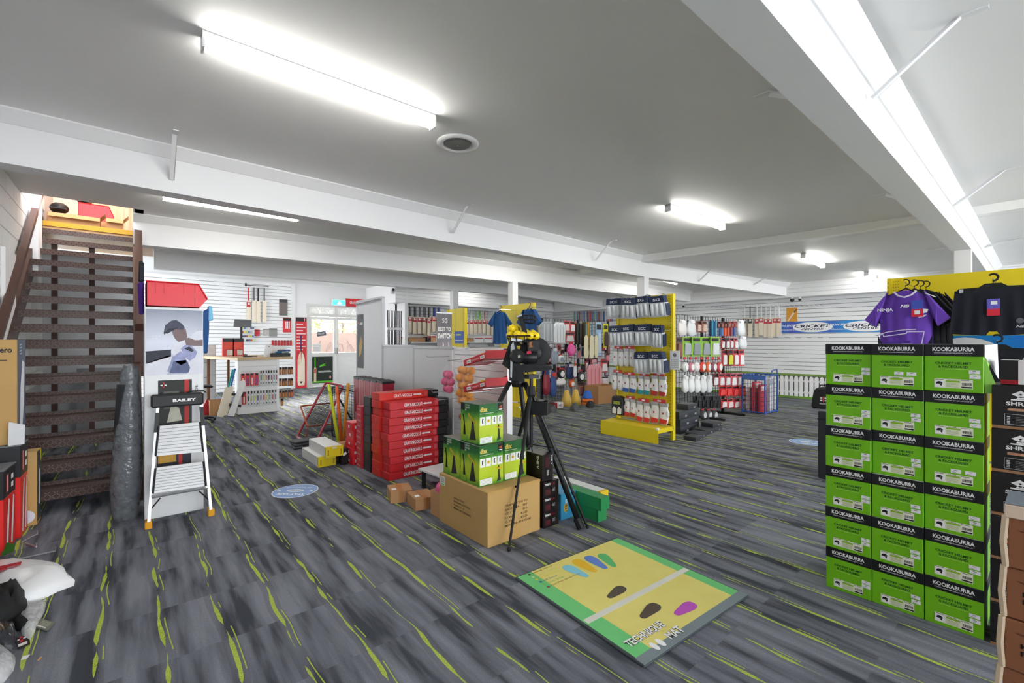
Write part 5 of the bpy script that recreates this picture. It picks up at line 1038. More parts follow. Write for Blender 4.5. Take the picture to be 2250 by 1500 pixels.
# white and yellow cartons
for i, (x, y, z) in enumerate(((1.60, 5.25, 0), (1.655, 5.17, .115))):
    o = thing('long_carton', 'long white carton with a yellow end, the %s of two by the stumps' % ('lower', 'upper')[i], 'carton', (x, y, z)); MB().box(0, .19, .002, .62, 0, .113).obj('body', m('#eeeeec', .45), o, bevel=.003); MB().box(-.001, .191, -.001, .03, 0, .114).obj('yellow_end', m('#e9cf1f', .4), o)
    MB().rect(.07, .12, .09, .11, -.002).obj('label', m('#d9d3b8'), o)
    for x_ in (.02, .16): MB().rect(x_, x_+.014, .02, .08, -.002).obj('print_column', m('#a88f10'), o)
tag(MB().box(1.86, 1.97, 5.33, 5.43, 0, .22).obj('small_carton', KRAFT, bevel=.003), 'small brown carton between the white cartons and red ones', 'carton')
o = thing('ink_pack', 'small black pack with white marks on the floor by the red cartons', 'pack', (1.83, 5.18, 0)); MB().box(0, .08, 0, .1, 0, .18).obj('body', BLACK, o, bevel=.006); MB().face([(.02, .1), (.06, .12), (.05, .15), (.02, .13)], -.001).obj('mark', WHITE, o)
# rebound nets
def rod_frame(o, pts, r, mt2, nm='frame'): return MB().tube(pts, r, 8, closed=True).obj(nm, mt2, o, smooth=True)
def net(o, A, B_, C_, D_, nu, nv, nm='net'):
    b = MB(); A, B_, C_, D_ = map(Vector, (A, B_, C_, D_))
    for i in range(nu+1): t = i/nu; b.tube([A.lerp(B_, t), D_.lerp(C_, t)], .003, 3)
    for j in range(nv+1): t = j/nv; b.tube([A.lerp(D_, t), B_.lerp(C_, t)], .003, 3)
    o_ = b.obj(nm, WIRE, o); o_['kind'] = 'stuff'
def gp(px, py, y): return P(px, py, y=y)
o = thing('rebound_net', 'red framed rebound net propped upright beside the stumps', 'rebound net', (1.85, 6.5, 0)); O_ = Vector((1.85, 6.5, 0))
A, B_, C_, D_ = [v_-O_ for v_ in (P(652, 960, z=.02), P(692, 978, z=.02), gp(754, 848, 6.9), gp(716, 840, 7.25))]
def rounded(Q, k=.1):
    out = []
    for i in range(len(Q)):
        a, b_, c_ = Q[i-1], Q[i], Q[(i+1) % len(Q)]; out += [b_.lerp(a, k), b_.lerp(a, k*.3).lerp(b_.lerp(c_, k*.3), .5), b_.lerp(c_, k)]
    return out
rod_frame(o, rounded([A, B_, C_, D_]), .016, m('#b8384c', .35)); net(o, A.lerp(C_, .08), B_.lerp(D_, .08), C_.lerp(A, .08), D_.lerp(B_, .08), 14, 28)
E_ = C_+Vector((.25, .05, -C_.z+.02)); MB().tube([C_.lerp(B_, .2), E_], .013, 6).obj('rear_leg', m('#3a3c40', .4), o)
o = thing('rebound_net', 'smaller orange framed rebound net crossing the red one', 'rebound net', (1.95, 6.9, 0)); O_ = Vector((1.95, 6.9, 0))
A, B_, C_, D_ = [v_-O_ for v_ in (P(676, 937, y=6.9), P(736, 930, y=7.1), gp(727, 885, 7.4), gp(660, 892, 7.3))]
rod_frame(o, rounded([A, B_, C_, D_]), .013, m('#c8643c', .35)); net(o, A.lerp(C_, .1), B_.lerp(D_, .1), C_.lerp(A, .1), D_.lerp(B_, .1), 16, 12); MB().tube([A, (A.x-.02, A.y, 0)], .012, 6).obj('leg', m('#c8643c', .35), o); MB().tube([B_, (B_.x+.02, B_.y, 0)], .012, 6).obj('leg', m('#c8643c', .35), o)
o = thing('rebound_net', 'black framed net standing behind the amber stump', 'rebound net', (2.25, 6.75, 0)); net(o, (0, 0, .05), (.3, -.35, .05), (.3, -.35, .62), (0, 0, .72), 12, 14); rod_frame(o, rounded([Vector(v_) for v_ in ((0, 0, .02), (.3, -.35, .02), (.3, -.35, .65), (0, 0, .75))]), .01, WIRE)
for i in range(3): tag(MB().box(0, .26, 0, .2, 0, .028).obj('base_weight', m('#474b50', .6), None, (1.62+.02*i, 6.32+.02*i, i*.0285), (0, 0, .15*i-.1), bevel=.008), 'flat grey base weight, %s of the three under the red net' % ('lowest', 'middle', 'top')[i], 'weight')
for i, (px0, py0, px1, py1, cc, nm) in enumerate(((748, 966, 722, 844, '#d4e02a', 'lime yellow'), (752, 940, 740, 848, '#f06a28', 'orange'), (753, 945, 765, 842, '#e8a02a', 'amber'), (750, 944, 746, 902, '#d8dc30', 'short lime'))):
    A = P(px0, py0, y=5.75+.1*i); A.z = max(A.z, 0.0); B_ = P(px1, py1, y=5.95+.1*i)
    o = thing('plastic_stump', '%s plastic stump leaning in the bundle' % nm, 'stump', (A.x, A.y, 0)); MB().tube([(0, 0, 0), B_-Vector((A.x, A.y, 0))], .02, 8).obj('shaft', m(cc, .4, var=.03), o, smooth=True); MB().tube([(B_-Vector((A.x, A.y, 0)))*.86, (B_-Vector((A.x, A.y, 0)))*.9], .0205, 8).obj('band', m(cc, .5, var=.2, scale=80), o)
o, c_ = blob('grey_ground_sheet', 'crumpled grey sheet with cables on the floor behind the nets', 'sheet', [(700, 938), (712, 930), (736, 928), (748, 935), (740, 945), (715, 948)], .1, m('#4e5257', .5, var=.3), seed=14)

# ------------------------------------------------------------------ cartons in the centre
o = thing('big_carton', 'large printed cardboard carton under the green boxes', 'carton', (1.85, 2.46, 0)); CW, CD, CH = .488, .63, .378
MB().box(0, CW, 0, CD, 0, CH).obj('body', CARD, o, bevel=.004); tp = m('#c09a5a', .35)
MB().rect(.24, .275, CH-.10, CH, -.0012).obj('tape', tp, o); MB().rect(.235, .285, 0, .11, -.0012).obj('tape', tp, o); MB().rect(0, CW, CH-.016, CH, -.0012).obj('tape', tp, o)
for i, s_ in enumerate(('ITEM NO. CLW TO', 'BADDEKA    SET', 'Q\'TY:      2/2', 'N.W.:      KGS', 'G.W.:      KGS', 'MEASURE: 42.1X2CM')): text(s_, o, .15, -.0012, .245-i*.028, .21 if i < 5 else .24, .016, '#4a3a22')
for i, s_ in enumerate(('SLINGA DEALS', 'BRISBANE AUSTRALIA', 'C/NO. 7', 'MADE IN TAIWAN')): text(s_, o, -.0012, .42, .23-i*.025, .22 if i % 2 else .14, .014, '#4a3a22', face='left')
l_ = MB(); l_.add([(-.0012, .61, .29), (-.0012, .54, .29), (-.0012, .54, .36), (-.0012, .61, .36)], [(3, 2, 1, 0)]); l_.obj('label', m('#e9ece8'), o); MB().add([(-.0018, .60, .295), (-.0018, .55, .295), (-.0018, .55, .305), (-.0018, .60, .305)], [(3, 2, 1, 0)]).obj('green_mark', m('#8fcc3a'), o)
for sg in range(5): MB().add([(-.0018, .60, .315+sg*.008), (-.0018, .55, .315+sg*.008), (-.0018, .55, .318+sg*.008), (-.0018, .60, .318+sg*.008)], [(3, 2, 1, 0)]).obj('print_line', m('#55565a'), o)
DBF = mat_grad('green_box_print', [(0, '#3f8f2c'), (.22, '#b6cf2e'), (.5, '#c3d634'), (.68, '#5aa02e'), (.80, '#1f6e2c'), (1, '#1c5c2c')], 2, .35); DBT = m('#7c827a', .4, var=.15)
def machine_box(label, x, y, z, rz=0):
    o = thing('ball_machine_box', label, 'box', (x, y, z), rz, None); w_, d_, h_ = .217, .235, .285
    MB().box(0, w_, 0, d_, 0, h_, 0, top=1).obj('body', [DBF, DBT], o, bevel=.002)
    MB().rect(w_-.052, w_-.002, h_-.055, h_-.004, -.001).obj('logo_patch', m('#191a18'), o); p = MB().face([(w_-.045, h_-.03), (w_-.012, h_-.015), (w_-.02, h_-.03), (w_-.01, h_-.04)], -.0018, 0).rect(w_-.042, w_-.012, h_-.05, h_-.044, -.0018, 1); p.obj('logo_mark', [m('#c05a2a'), WHITE], o)
    text('dbx', o, .006, -.0012, h_-.055, .065, .036, '#d9bf5a', bold=.04); MB().rect(.006, .125, h_-.068, h_-.065, -.001).obj('rule', m('#d9e0c8'), o)
    for i in range(4):
        x0 = .006+i*.052; MB().rect(x0, x0+.044, .135, .195, -.001).obj('picture_card', m('#f1f2ec'), o)
        q_ = MB(); cx = x0+.022
        if i == 1: q_.face([(cx+.011*cos(t), .165+.011*sin(t)) for t in [2*pi*j/12 for j in range(12)]], -.0016)
        else: q_.face([(cx-.004, .15), (cx+.006, .15), (cx+.004, .17), (cx+.008, .184), (cx-.002, .186), (cx-.006, .17)], -.0016)
        q_.obj('picture', m('#d9a51c') if i == 1 else INK, o)
    s_ = MB(); x0 = w_-.045
    s_.face([(x0-.015, .012), (x0+.022, .02), (x0+.012, .05), (x0+.008, .1), (x0-.006, .1), (x0-.006, .05)], -.001, 0).face([(x0-.03, .118), (x0-.02, .105), (x0+.035, .102), (x0+.035, .112)], -.0015, 1).face([(x0-.006, .112), (x0+.006, .112), (x0+.004, .128), (x0-.004, .128)], -.0018, 0); s_.obj('machine_print', [m('#2b2c28'), m('#d9b02a')], o)
    MB().rect(.006, .115, .008, .05, -.001).obj('white_label', m('#eef0ee'), o)
    for i in range(4): MB().rect(.012, .108, .014+i*.009, .0152+i*.009, -.0014).obj('label_line', m('#77787c'), o)
    # left side
    def sd(pts, mt2, nm, k_=1): MB().add([(-.0008*k_, y_, z_) for y_, z_ in pts], [list(range(len(pts)))[::-1]]).obj(nm, mt2, o)
    sd([(d_-.004, h_-.055), (d_-.05, h_-.055), (d_-.05, h_-.004), (d_-.004, h_-.004)], m('#191a18'), 'logo_patch')
    for i, s2 in enumerate(('CRICKET', 'TRAINER', 'II')): text(s2, o, -.0012, d_-.06, h_-.022-i*.018, .06 if i < 2 else .015, .012, '#e6e9e2', face='left', bold=.02)
    sd([(.20, .05), (.17, .05), (.19, .11), (.21, .2), (.19, .2), (.18, .12)], m('#22241f'), 'tool_print'); sd([(.12, .02), (.04, .03), (.06, .1), (.07, .17), (.09, .17), (.1, .1)], m('#2b2c28'), 'machine_print'); sd([(.14, .2), (.05, .14), (.045, .15), (.13, .215)], m('#d9b02a'), 'machine_print', 2)
    return o
for lb_, x, y, z in (('green ball machine box at the open corner of the carton', 1.87, 2.585, .379), ('green ball machine box next to the tripod legs', 2.10, 2.59, .379), ('green ball machine box at the far side of the carton', 1.875, 2.835, .379), ('green ball machine box on top of the corner one', 1.885, 2.605, .668)): machine_box(lb_, x, y, z)
VB = m('#1d1416', .35, var=.15)
def vbox(label, x, y, z, w_, d_, h_, up=False):
    o = thing('helmet_box', label, 'box', (x, y, z)); MB().box(0, w_, 0, d_, 0, h_).obj('body', VB, o, bevel=.002)
    if not up:
        text('THE V', o, .015, -.001, h_*.74, w_*.36, h_*.14, '#f2f2f2', bold=.03, shear=.1); text('HELMET', o, w_*.48, -.001, h_*.74, w_*.25, h_*.12, '#7e1420', bold=.03); MB().rect(.02, w_*.45, h_*.12, h_*.5, -.001).obj('red_print', m('#4a1018', var=.4, scale=60), o)
        for i in range(3): MB().rect(w_*.58, w_*.75, h_*(.32+.08*i), h_*(.35+.08*i), -.001).obj('small_print', m('#a9a9ab'), o)
    else:
        text('THE V', o, w_*.97, -.001, h_*.98, h_*.4, w_*.16, '#d9d9da', roll=-pi/2, bold=.03).location = (w_*.80, -.001, h_*.97); MB().rect(w_*.3, w_*.6, h_*.5, h_*.9, -.001).obj('red_print', m('#4a1018', var=.4, scale=60), o)
        text('THE V', o, -.001, d_*.3, h_*.95, h_*.5, d_*.12, '#f0f0f0', face='left', roll=-pi/2, bold=.03); MB().rect(w_*.4, w_*.6, h_*.2, h_*.4, -.0015).obj('mark', m('#9a9a9c'), o)
for r in range(3): vbox('black and red helmet box, %s of the flat stack by the big carton' % ('lowest', 'middle', 'topmost')[r], 2.365, 2.452, r*.115, .162, .24, .114)
vbox('black helmet box standing upright on the flat ones', 2.368, 2.47, .346, .115, .2, .2, True)
o = thing('blue_box', 'bright blue box with gold emblem beside the black helmet boxes', 'box', (2.575, 2.475, 0)); MB().box(0, .17, 0, .3, 0, .205).obj('body', m('#3a97c4', .4, var=.08), o, bevel=.003); MB().face([(.055+.025*cos(t), .09+.035*sin(t)) for t in [2*pi*i/14 for i in range(14)]], -.001).obj('emblem', m('#c9a44a'), o); text('STEEL', o, .07, -.001, .05, .12, .022, '#e6eef2', roll=pi/2)
GB = m('#2f9a58', .35, var=.05)
for x, y, z, nm in ((2.775, 2.27, 0, 'lowest, at the open side'), (2.765, 2.235, .098, 'stacked on top'), (2.885, 2.36, 0, 'behind, beside the white carton')):
    o = thing('green_carton', 'long green carton, %s' % nm, 'carton', (x, y, z)); MB().box(0, .1, .004, .36, 0, .096).obj('body', GB, o, bevel=.002); MB().box(-.001, .101, -.001, .02, .0, .0965).obj('end_flap', m('#2a8a4e', .35), o)
o = thing('long_carton', 'long white carton with a yellow end behind the green cartons', 'carton', (2.99, 2.42, 0)); MB().box(0, .1, .004, .55, 0, .15).obj('body', m('#eceeec', .45), o); MB().box(-.001, .101, -.001, .03, 0, .151).obj('yellow_end', m('#e6c22a', .4), o)
for i, (x, y, rz) in enumerate(((1.72, 3.68, -.3), (1.80, 3.38, -.15))):
    o = thing('small_carton', 'small taped brown carton on the carpet, %s' % ('against the red stack', 'against the big carton')[i], 'carton', (x, y, 0), rz); MB().box(0, .19, 0, .22, 0, .10).obj('body', KRAFT, o, bevel=.003); MB().box(.07, .11, -.001, .221, .0, .1008).obj('tape', m('#b9814f', .35), o)
    MB().add([(.02, .05, .1012), (.06, .05, .1012), (.06, .1, .1012), (.02, .1, .1012)], [(0, 1, 2, 3)]).obj('label', WHITE, o)
o = thing('small_carton', 'small brown carton under the pink bag by the big carton', 'carton', (1.87, 3.11, 0)); MB().box(0, .12, 0, .15, 0, .2).obj('body', KRAFT, o, bevel=.003)
o = thing('low_table_board', 'white board lying over dark legs behind the brown cartons', 'board', (2.14, 3.42, 0), .05); MB().box(0, .42, 0, .5, .17, .185).obj('board', m('#e4e6e8', .4), o); [MB().box(x_, x_+.03, y_, y_+.03, 0, .17).obj('leg', BLACK, o) for x_ in (.02, .36) for y_ in (.02, .44)]
o, c_ = blob('pink_bag', 'pink plastic bag lying on the small carton', 'bag', [(0, 0)]*0 or [(945, 1020), (960, 1008), (980, 1010), (985, 1022), (965, 1030)], .06, m('#dd4f8e', .25, var=.2), seed=21)
o.location = (1.93, 3.18, .2); o.scale = (.5, .5, 1)

# ------------------------------------------------------------------ bowling machine on its tripod
bmac = thing('bowling_machine', 'black bowling machine with a basket of yellow balls on a heavy tripod', 'bowling machine', (2.5, 2.9, 0)); MO = Vector((2.5, 2.9, 0)); MK = m('#202124', .4, .2); MK2 = m('#141517', .55)
ap = Vector((0, 0, 1.06))
for fx, fy in ((.07, -.63), (.50, .37), (-.44, .40)):
    A = Vector((fx, fy, .02)); MB().tube([ap+Vector((fx*.12, fy*.12, 0)), A], .021, 8).obj('leg', MK, bmac, smooth=True); MB().tube([A+(ap-A)*.05, A-(ap-A)*.012], .029, 8).obj('leg_foot', MK2, bmac)
MB().lathe([(.05, 1.02), (.06, 1.05), (.05, 1.13)], 12).obj('tripod_hub', MK, bmac)
def mp(px, py, df=0.0):                         # a point on the plane facing the camera through the machine
    f_ = 3.83+df; r_ = (px-CX)/F*f_; return Vector((FW[0]*f_+RT[0]*r_, FW[1]*f_+RT[1]*r_, HC+(CY-py)/F*f_)) - MO
def mslab(pts, d0, d1, nm, mt2, par=None):
    b = MB(); A = [mp(*p, d0) for p in pts]; B2 = [mp(*p, d0)+Vector((FW[0], FW[1], 0))*(d1-d0) for p in pts]; n = len(pts)
    b.add(A+B2, [list(range(n)), list(range(n, 2*n))[::-1]] + [[i, n+i, n+(i+1) % n, (i+1) % n] for i in range(n)]); return b.obj(nm, mt2, par or bmac)
mslab([(1103, 800), (1121, 745), (1133, 745), (1151, 838), (1119, 836), (1119, 812)], -.10, -.085, 'side_flap', MK2)
mslab([(1120, 836), (1151, 838), (1151, 810), (1120, 800)], -.08, .02, 'control_box', MK2)
arm = mslab([(1136, 816), (1136, 803), (1150, 800), (1212, 803), (1213, 812), (1155, 818)], -.06, .04, 'swivel_arm', MK)
for i in range(7): mslab([(1169+i*6, 811), (1169+i*6, 806), (1173+i*6, 806), (1173+i*6, 811)], -.062, -.0605, 'arm_slot', m('#0a0a0b'), arm)
R_ = Matrix.Rotation(YAW-pi/2, 4, 'Z') @ Matrix.Rotation(pi/2, 4, 'X')
wc = mp(1176, 775); wh = MB().lathe([(.05, -.05), (.10, -.055), (.13, -.035), (.135, 0), (.13, .035), (.10, .055), (.05, .05)], 24, tf=Matrix.Translation(wc) @ R_); wheel = wh.obj('throwing_wheel', m('#232426', .7, var=.3, scale=70), bmac, smooth=True)
MB().lathe([(.055, .056), (.05, .07), (.02, .075)], 16, tf=Matrix.Translation(wc) @ R_).obj('wheel_hub', MK, wheel)
mslab([(1158, 748), (1184, 748), (1186, 768), (1160, 772)], -.09, -.08, 'cover_plate', m('#2b2c2f', .4)); mslab([(1163, 752), (1170, 750), (1168, 757), (1172, 762), (1163, 764)], -.092, -.0905, 'maker_mark', m('#a8693c'))
mslab([(1157, 772), (1166, 770), (1168, 776), (1158, 778)], -.10, -.09, 'red_button', m('#c02a48'))
mo_ = mp(1157, 785, -.06); MB().lathe([(.04, -.09), (.05, -.08), (.05, .08), (.04, .09)], 16, tf=Matrix.Translation(mo_) @ Matrix.Rotation(YAW-pi/2, 4, 'Z') @ Matrix.Rotation(pi/2, 4, 'Y')).obj('motor', MK, bmac, smooth=True)
du = mp(1136, 782, -.12); MB().lathe([(.05, 0), (.06, .05), (.045, .1)], 16, tf=Matrix.Translation(du) @ Matrix.Rotation(YAW-pi/2, 4, 'Z') @ Matrix.Rotation(pi/2, 4, 'X')).obj('ball_chute', MK2, bmac); mslab([(1138, 786), (1138, 780), (1144, 780), (1144, 785)], -.23, -.222, 'chute_lamp', m('#a9ad96'))
mslab([(1121, 828), (1122, 760), (1128, 750), (1131, 765), (1126, 800), (1125, 830)], -.12, -.105, 'steel_arm', m('#c6c8cb', .25, .8)); mslab([(1123, 748), (1123, 742), (1148, 746), (1147, 752)], -.11, -.1, 'white_plate', m('#d9dbdd'))
bc = mp(1150, 738); bk_ = MB(); rr = .152
for zz, r_ in ((.0, rr), (-.05, rr*.86), (-.075, rr*.5)): bk_.tube([bc+Vector((r_*cos(t), r_*.75*sin(t), zz)) for t in [2*pi*i/24 for i in range(24)]], .006, 5, closed=True)
for i in range(12): t = 2*pi*i/12; bk_.tube([bc+Vector((rr*cos(t), rr*.75*sin(t), 0)), bc+Vector((rr*.86*cos(t), rr*.65*sin(t), -.05)), bc+Vector((0, 0, -.08))], .005, 4)
bk_.obj('ball_basket', BLACK, bmac)
MB().tube([bc+Vector((0, 0, -.08)), mp(1154, 790)], .03, 8).obj('basket_stem', MK, bmac)
for i, (px, py, df) in enumerate(((1121, 737, -.02), (1125, 722, .03), (1137, 735, -.06), (1134, 723, .06), (1149, 738, -.07), (1164, 737, -.07), (1177, 738, -.03), (1170, 733, .05), (1156, 732, .06))): v_ = mp(px, py, df)+MO; ball('yellow dimpled ball in the bowling machine basket', v_.x, v_.y, v_.z, .036, '#f2d31c', 'yellow balls in the bowling machine')
mslab([(1137, 696), (1147, 692), (1160, 734), (1151, 734)], -.02, .06, 'feed_chute', MK2); mslab([(1135, 694), (1147, 690), (1148, 693), (1137, 697)], -.03, .07, 'chute_cap', m('#b9bcc0', .3, .6))
cg = MB(); cc_ = mp(1163, 702, .03)
for zz, r_ in ((.035, .06), (0, .065), (-.03, .045)): cg.tube([cc_+Vector((r_*cos(t), r_*.7*sin(t), zz)) for t in [2*pi*i/16 for i in range(16)]], .005, 5, closed=True)
for i in range(8): t = 2*pi*i/8; cg.tube([cc_+Vector((.06*cos(t), .042*sin(t), .035)), cc_+Vector((.065*cos(t), .046*sin(t), 0)), cc_+Vector((.045*cos(t), .032*sin(t), -.03))], .0045, 4)
cg.obj('feed_cage', BLACK, bmac)
MB().tube([mp(1155, 815), mp(1150, 826), mp(1156, 832), mp(1162, 824), mp(1158, 818)], .005, 5).obj('cable', BLACK, bmac)
# slim photo tripod with a remote box
tp_ = thing('photo_tripod', 'slim black photo tripod standing before the green boxes', 'tripod', (2.33, 2.55, 0)); TO = Vector((2.33, 2.55, 0)); tap = Vector((0, 0, 1.02))
for fx, fy in ((1.936-2.33, 2.34-2.55), (2.62-2.33, 2.245-2.55), (.07, .47)):
    A = Vector((fx, fy, .012)); d_ = A-tap; MB().tube([tap+d_*.03, tap+d_*.45], .014, 8).obj('upper_leg', MK, tp_); MB().tube([tap+d_*.43, tap+d_*.98], .0095, 8).obj('lower_leg', MK2, tp_); MB().tube([tap+d_*.43, tap+d_*.46], .018, 8).obj('leg_lock', MK2, tp_); MB().tube([tap+d_*.74, tap+d_*.76], .014, 8).obj('leg_lock', MK2, tp_); MB().ball(A+Vector((0, 0, .004)), .015).obj('leg_foot', MK2, tp_)
    MB().tube([(0, 0, .62), tap+d_*.42], .004, 4).obj('spreader', MK, tp_)
MB().tube([(0, 0, .6), (0, 0, 1.12)], .013, 8).obj('centre_column', MK, tp_); MB().lathe([(.03, .98), (.036, 1.0), (.03, 1.06)], 10).obj('collar', MK2, tp_); MB().tube([(0, 0, .6), (.012, 0, .57), (.0, 0, .55)], .004, 5).obj('weight_hook', MK2, tp_); MB().box(-.05, .05, -.03, .03, 1.12, 1.15).obj('head_plate', MK, tp_)
rbx = thing('control_pouch', 'black control box strapped on the tripod', 'box', (2.345, 2.555, .85), WEST+.6); MB().box(0, .13, -.05, .05, 0, .1).obj('body', MK2, rbx, bevel=.006); MB().box(.05, .09, -.054, .054, -.005, .105).obj('strap', BLACK, rbx); MB().box(-.003, .133, -.053, .053, .092, .1).obj('rim', MK, rbx)

# ------------------------------------------------------------------ yellow glove gondola
GX, GY0, GY1 = 5.9, 3.47, 4.45
gondola('yellow perforated gondola hung with batting gloves', GX, GY0, GY1, 2.08, plinth=.4, plz=.2)
NAVY = m('#22304f', .5, var=.06); PADW = m('#e6e8ea', .4, var=.12, scale=45)
def glove_pack(label, px, py0, py1, wpx, txt='SCC', narrow=False, x_=None):
    x_ = x_ or GX-.16; a = P(px, py1, x=x_); t_ = x_/(642.8+.766*(px-CX)); h_ = (py1-py0)*t_; c0 = P(px+wpx, py1, x=x_); w_ = abs(a.y-c0.y)
    o = thing('glove_pack', label, 'glove pack', (x_, a.y, a.z), WEST, 'navy topped glove packs'); rv = random.uniform(-.06, .06); o.rotation_euler = (.12, rv, WEST+random.uniform(-.1, .25))
    MB().slab([(0, 0), (w_, 0), (w_*.97, h_*.70), (w_*.03, h_*.70)], 0, .11).obj('clear_body', PADW, o, bevel=.015)
    MB().slab([(w_*.0, h_*.66), (w_*1.0, h_*.66), (w_*.94, h_), (w_*.06, h_)], -.008, .09).obj('navy_flap', NAVY, o, bevel=.01)
    MB().tube([(0, -.004, 0), (w_, -.004, 0), (w_*.98, -.006, h_*.66), (w_*.02, -.006, h_*.66)], .006, 5, closed=True).obj('piping', m('#dfe2e6'), o)
    for k_ in range(3): MB().tube([(w_*(.2+.28*k_), -.004, h_*.06), (w_*(.22+.28*k_), -.012, h_*.35), (w_*(.2+.28*k_), -.004, h_*.62)], w_*.085, 7).obj('glove_finger', PADW, o, smooth=True)
    text(txt, o, w_*.3, -.0175, h_*.75, w_*.42, h_*.13, '#e9edf2', bold=.03); MB().box(w_, w_+.012, .0, .11, .01, h_*.6).obj('navy_side', NAVY, o)
    MB().tube([(w_*.5, .04, h_-.005), (w_*.5, .15, h_+.012)], .005, 5).obj('hook', CHROME, o)
for i, (px, y0, y1, w_) in enumerate(((1333, 657, 700, 32), (1365, 655, 699, 34), (1397, 653, 698, 32), (1428, 652, 697, 35))): glove_pack('navy topped clear glove pack, %s from the far end of the top row' % nth(i), px, y0, y1, w_, 'SCC' if i == 0 else 'SG')
for i, (px, y0, y1, w_) in enumerate(((1339, 716, 759, 30), (1366, 715, 760, 29), (1395, 714, 759, 36), (1432, 714, 762, 22))): glove_pack('navy topped clear glove pack, %s from the far end of the second row' % nth(i), px, y0, y1, w_, 'SCC')
for i, (px, y0, y1, w_) in enumerate(((1394, 773, 819, 32), (1426, 772, 818, 35))): glove_pack('navy topped clear glove pack in the third row, %s' % ('farther', 'nearest the upright'), px, y0, y1, w_, 'SCC') if False else glove_pack('navy topped clear glove pack in the third row, %s' % ('farther one', 'by the upright')[i], px, y0, y1, w_, 'SCC')
WG = m('#eceae8', .6, var=.06, scale=30)
CHK = NT('chequer_cuff'); _c = CHK.n('ShaderNodeTexChecker'); _c.inputs['Scale'].default_value = 90; _c.inputs[1].default_value = (.85, .85, .85, 1); _c.inputs[2].default_value = (.06, .06, .06, 1); CHK.t.links.new(CHK.n('ShaderNodeTexCoord').outputs['Object'], _c.inputs[0]); CHK.t.links.new(_c.outputs[0], CHK.b.inputs['Base Color'])
def one_glove(par, x, w_, h_, patch, side):
    b = MB(); n = 10
    for t, ww, dd in ((0, .55, .5), (.1, .85, .9), (.3, 1.0, 1.0), (.55, .95, .9), (.75, .8, .7)):
        b.v += [(x+w_/2+w_/2*ww*cos(2*pi*i/n), .03+.032*dd*sin(2*pi*i/n), t*h_) for i in range(n)]
    for j in range(4):
        for i in range(n): b.f.append([j*n+i, j*n+(i+1) % n, (j+1)*n+(i+1) % n, (j+1)*n+i]); b.mi.append(0)
    b.f.append([i for i in reversed(range(n))]); b.mi.append(0)
    g_ = b.obj('glove', WG, par, smooth=True); MB().box(x+w_*.1, x+w_*.9, .008, .052, h_*.74, h_*.88).obj('cuff', CHK.mat, g_)
    MB().face([(x+w_*.42, h_*.42), (x+w_*.58, h_*.42), (x+w_*.58, h_*.5), (x+w_*.42, h_*.5)], -.003).obj('emblem', m('#b8303a'), g_)
    if patch: MB().slab([(x+w_*.12, h_*.04), (x+w_*.8, h_*.02), (x+w_*.92, h_*.2), (x+w_*.2, h_*.25)], -.004, .02).obj('thumb_patch', m(patch, .6), g_, bevel=.006)
    MB().ball((x+w_*(.06 if side < 0 else .94), .02, h_*.45), w_*.16, 0, 8, 1, 1, 2).obj('thumb', WG, g_, smooth=True)
def glove_pair(label, px, py0, py1, wpx, patch):
    x_ = GX-.12; a = P(px, py1, x=x_); t_ = x_/(642.8+.766*(px-CX)); h_ = (py1-py0)*t_; w_ = abs(a.y-P(px+wpx, py1, x=x_).y)
    o = thing('keeper_gloves', label, 'gloves', (x_, a.y, a.z), WEST, 'white glove pairs on the yellow gondola')
    one_glove(o, 0, w_*.5, h_, patch, -1); one_glove(o, w_*.48, w_*.52, h_*.97, patch, 1)
    MB().box(w_*.15, w_*.85, .02, .035, h_*.86, h_).obj('header_card', m('#d23a40', .5), o); MB().rect(w_*.4, w_*.6, h_*.9, h_*.97, .0195).obj('card_print', m('#f0dede'), o); MB().tube([(w_*.5, .03, h_-.01), (w_*.5, .13, h_)], .004, 5).obj('hook', CHROME, o)
for i, (px, y0, y1, w_, pc, nm) in enumerate(((1344, 760, 804, 25, None, 'plain white gloves in the third row, at the far end'), (1368, 760, 805, 26, None, 'plain white gloves in the third row, beside the navy packs'), (1342, 812, 856, 26, None, 'plain white gloves at the far end of the fourth row'), (1366, 817, 861, 31, '#2f5fae', 'white gloves with blue patches in the fourth row'), (1399, 819, 866, 28, '#1f97a0', 'white gloves with teal patches in the fourth row'), (1428, 818, 869, 35, '#b8322c', 'white gloves with brick red patches in the fourth row'), (1370, 869, 914, 26, '#c83228', 'white gloves with red patches in the bottom row, beside the black pack'), (1396, 874, 925, 32, '#d8382c', 'white gloves with red patches in the middle of the bottom row'), (1427, 875, 928, 40, '#d8382c', 'white gloves with red patches in the bottom row by the upright'))): glove_pair(nm, px, y0, y1, w_, pc)
a = P(1344, 909, x=GX-.12); o = thing('black_glove_pack', 'black zip glove pack with lime lettering at the bottom row end', 'glove pack', (GX-.14, a.y, a.z), WEST); MB().slab([(0, 0), (.23, 0), (.22, .26), (.19, .29), (.03, .29), (.005, .26)], 0, .09).obj('case', BLACK, o, bevel=.015); MB().rect(.05, .17, .165, .21, -.001).obj('label', m('#b9c832'), o); text('GLOVES', o, .06, -.0018, .175, .1, .025, '#1c1c1c')
for x_ in (.03, .125): MB().slab([(x_, .02), (x_+.07, .02), (x_+.075, .1), (x_+.03, .13), (x_, .09)], -.004, .0).obj('window', m('#e6e3dc'), o)
MB().tube([(.11, .04, .28), (.11, .14, .29)], .005, 5).obj('hook', CHROME, o)
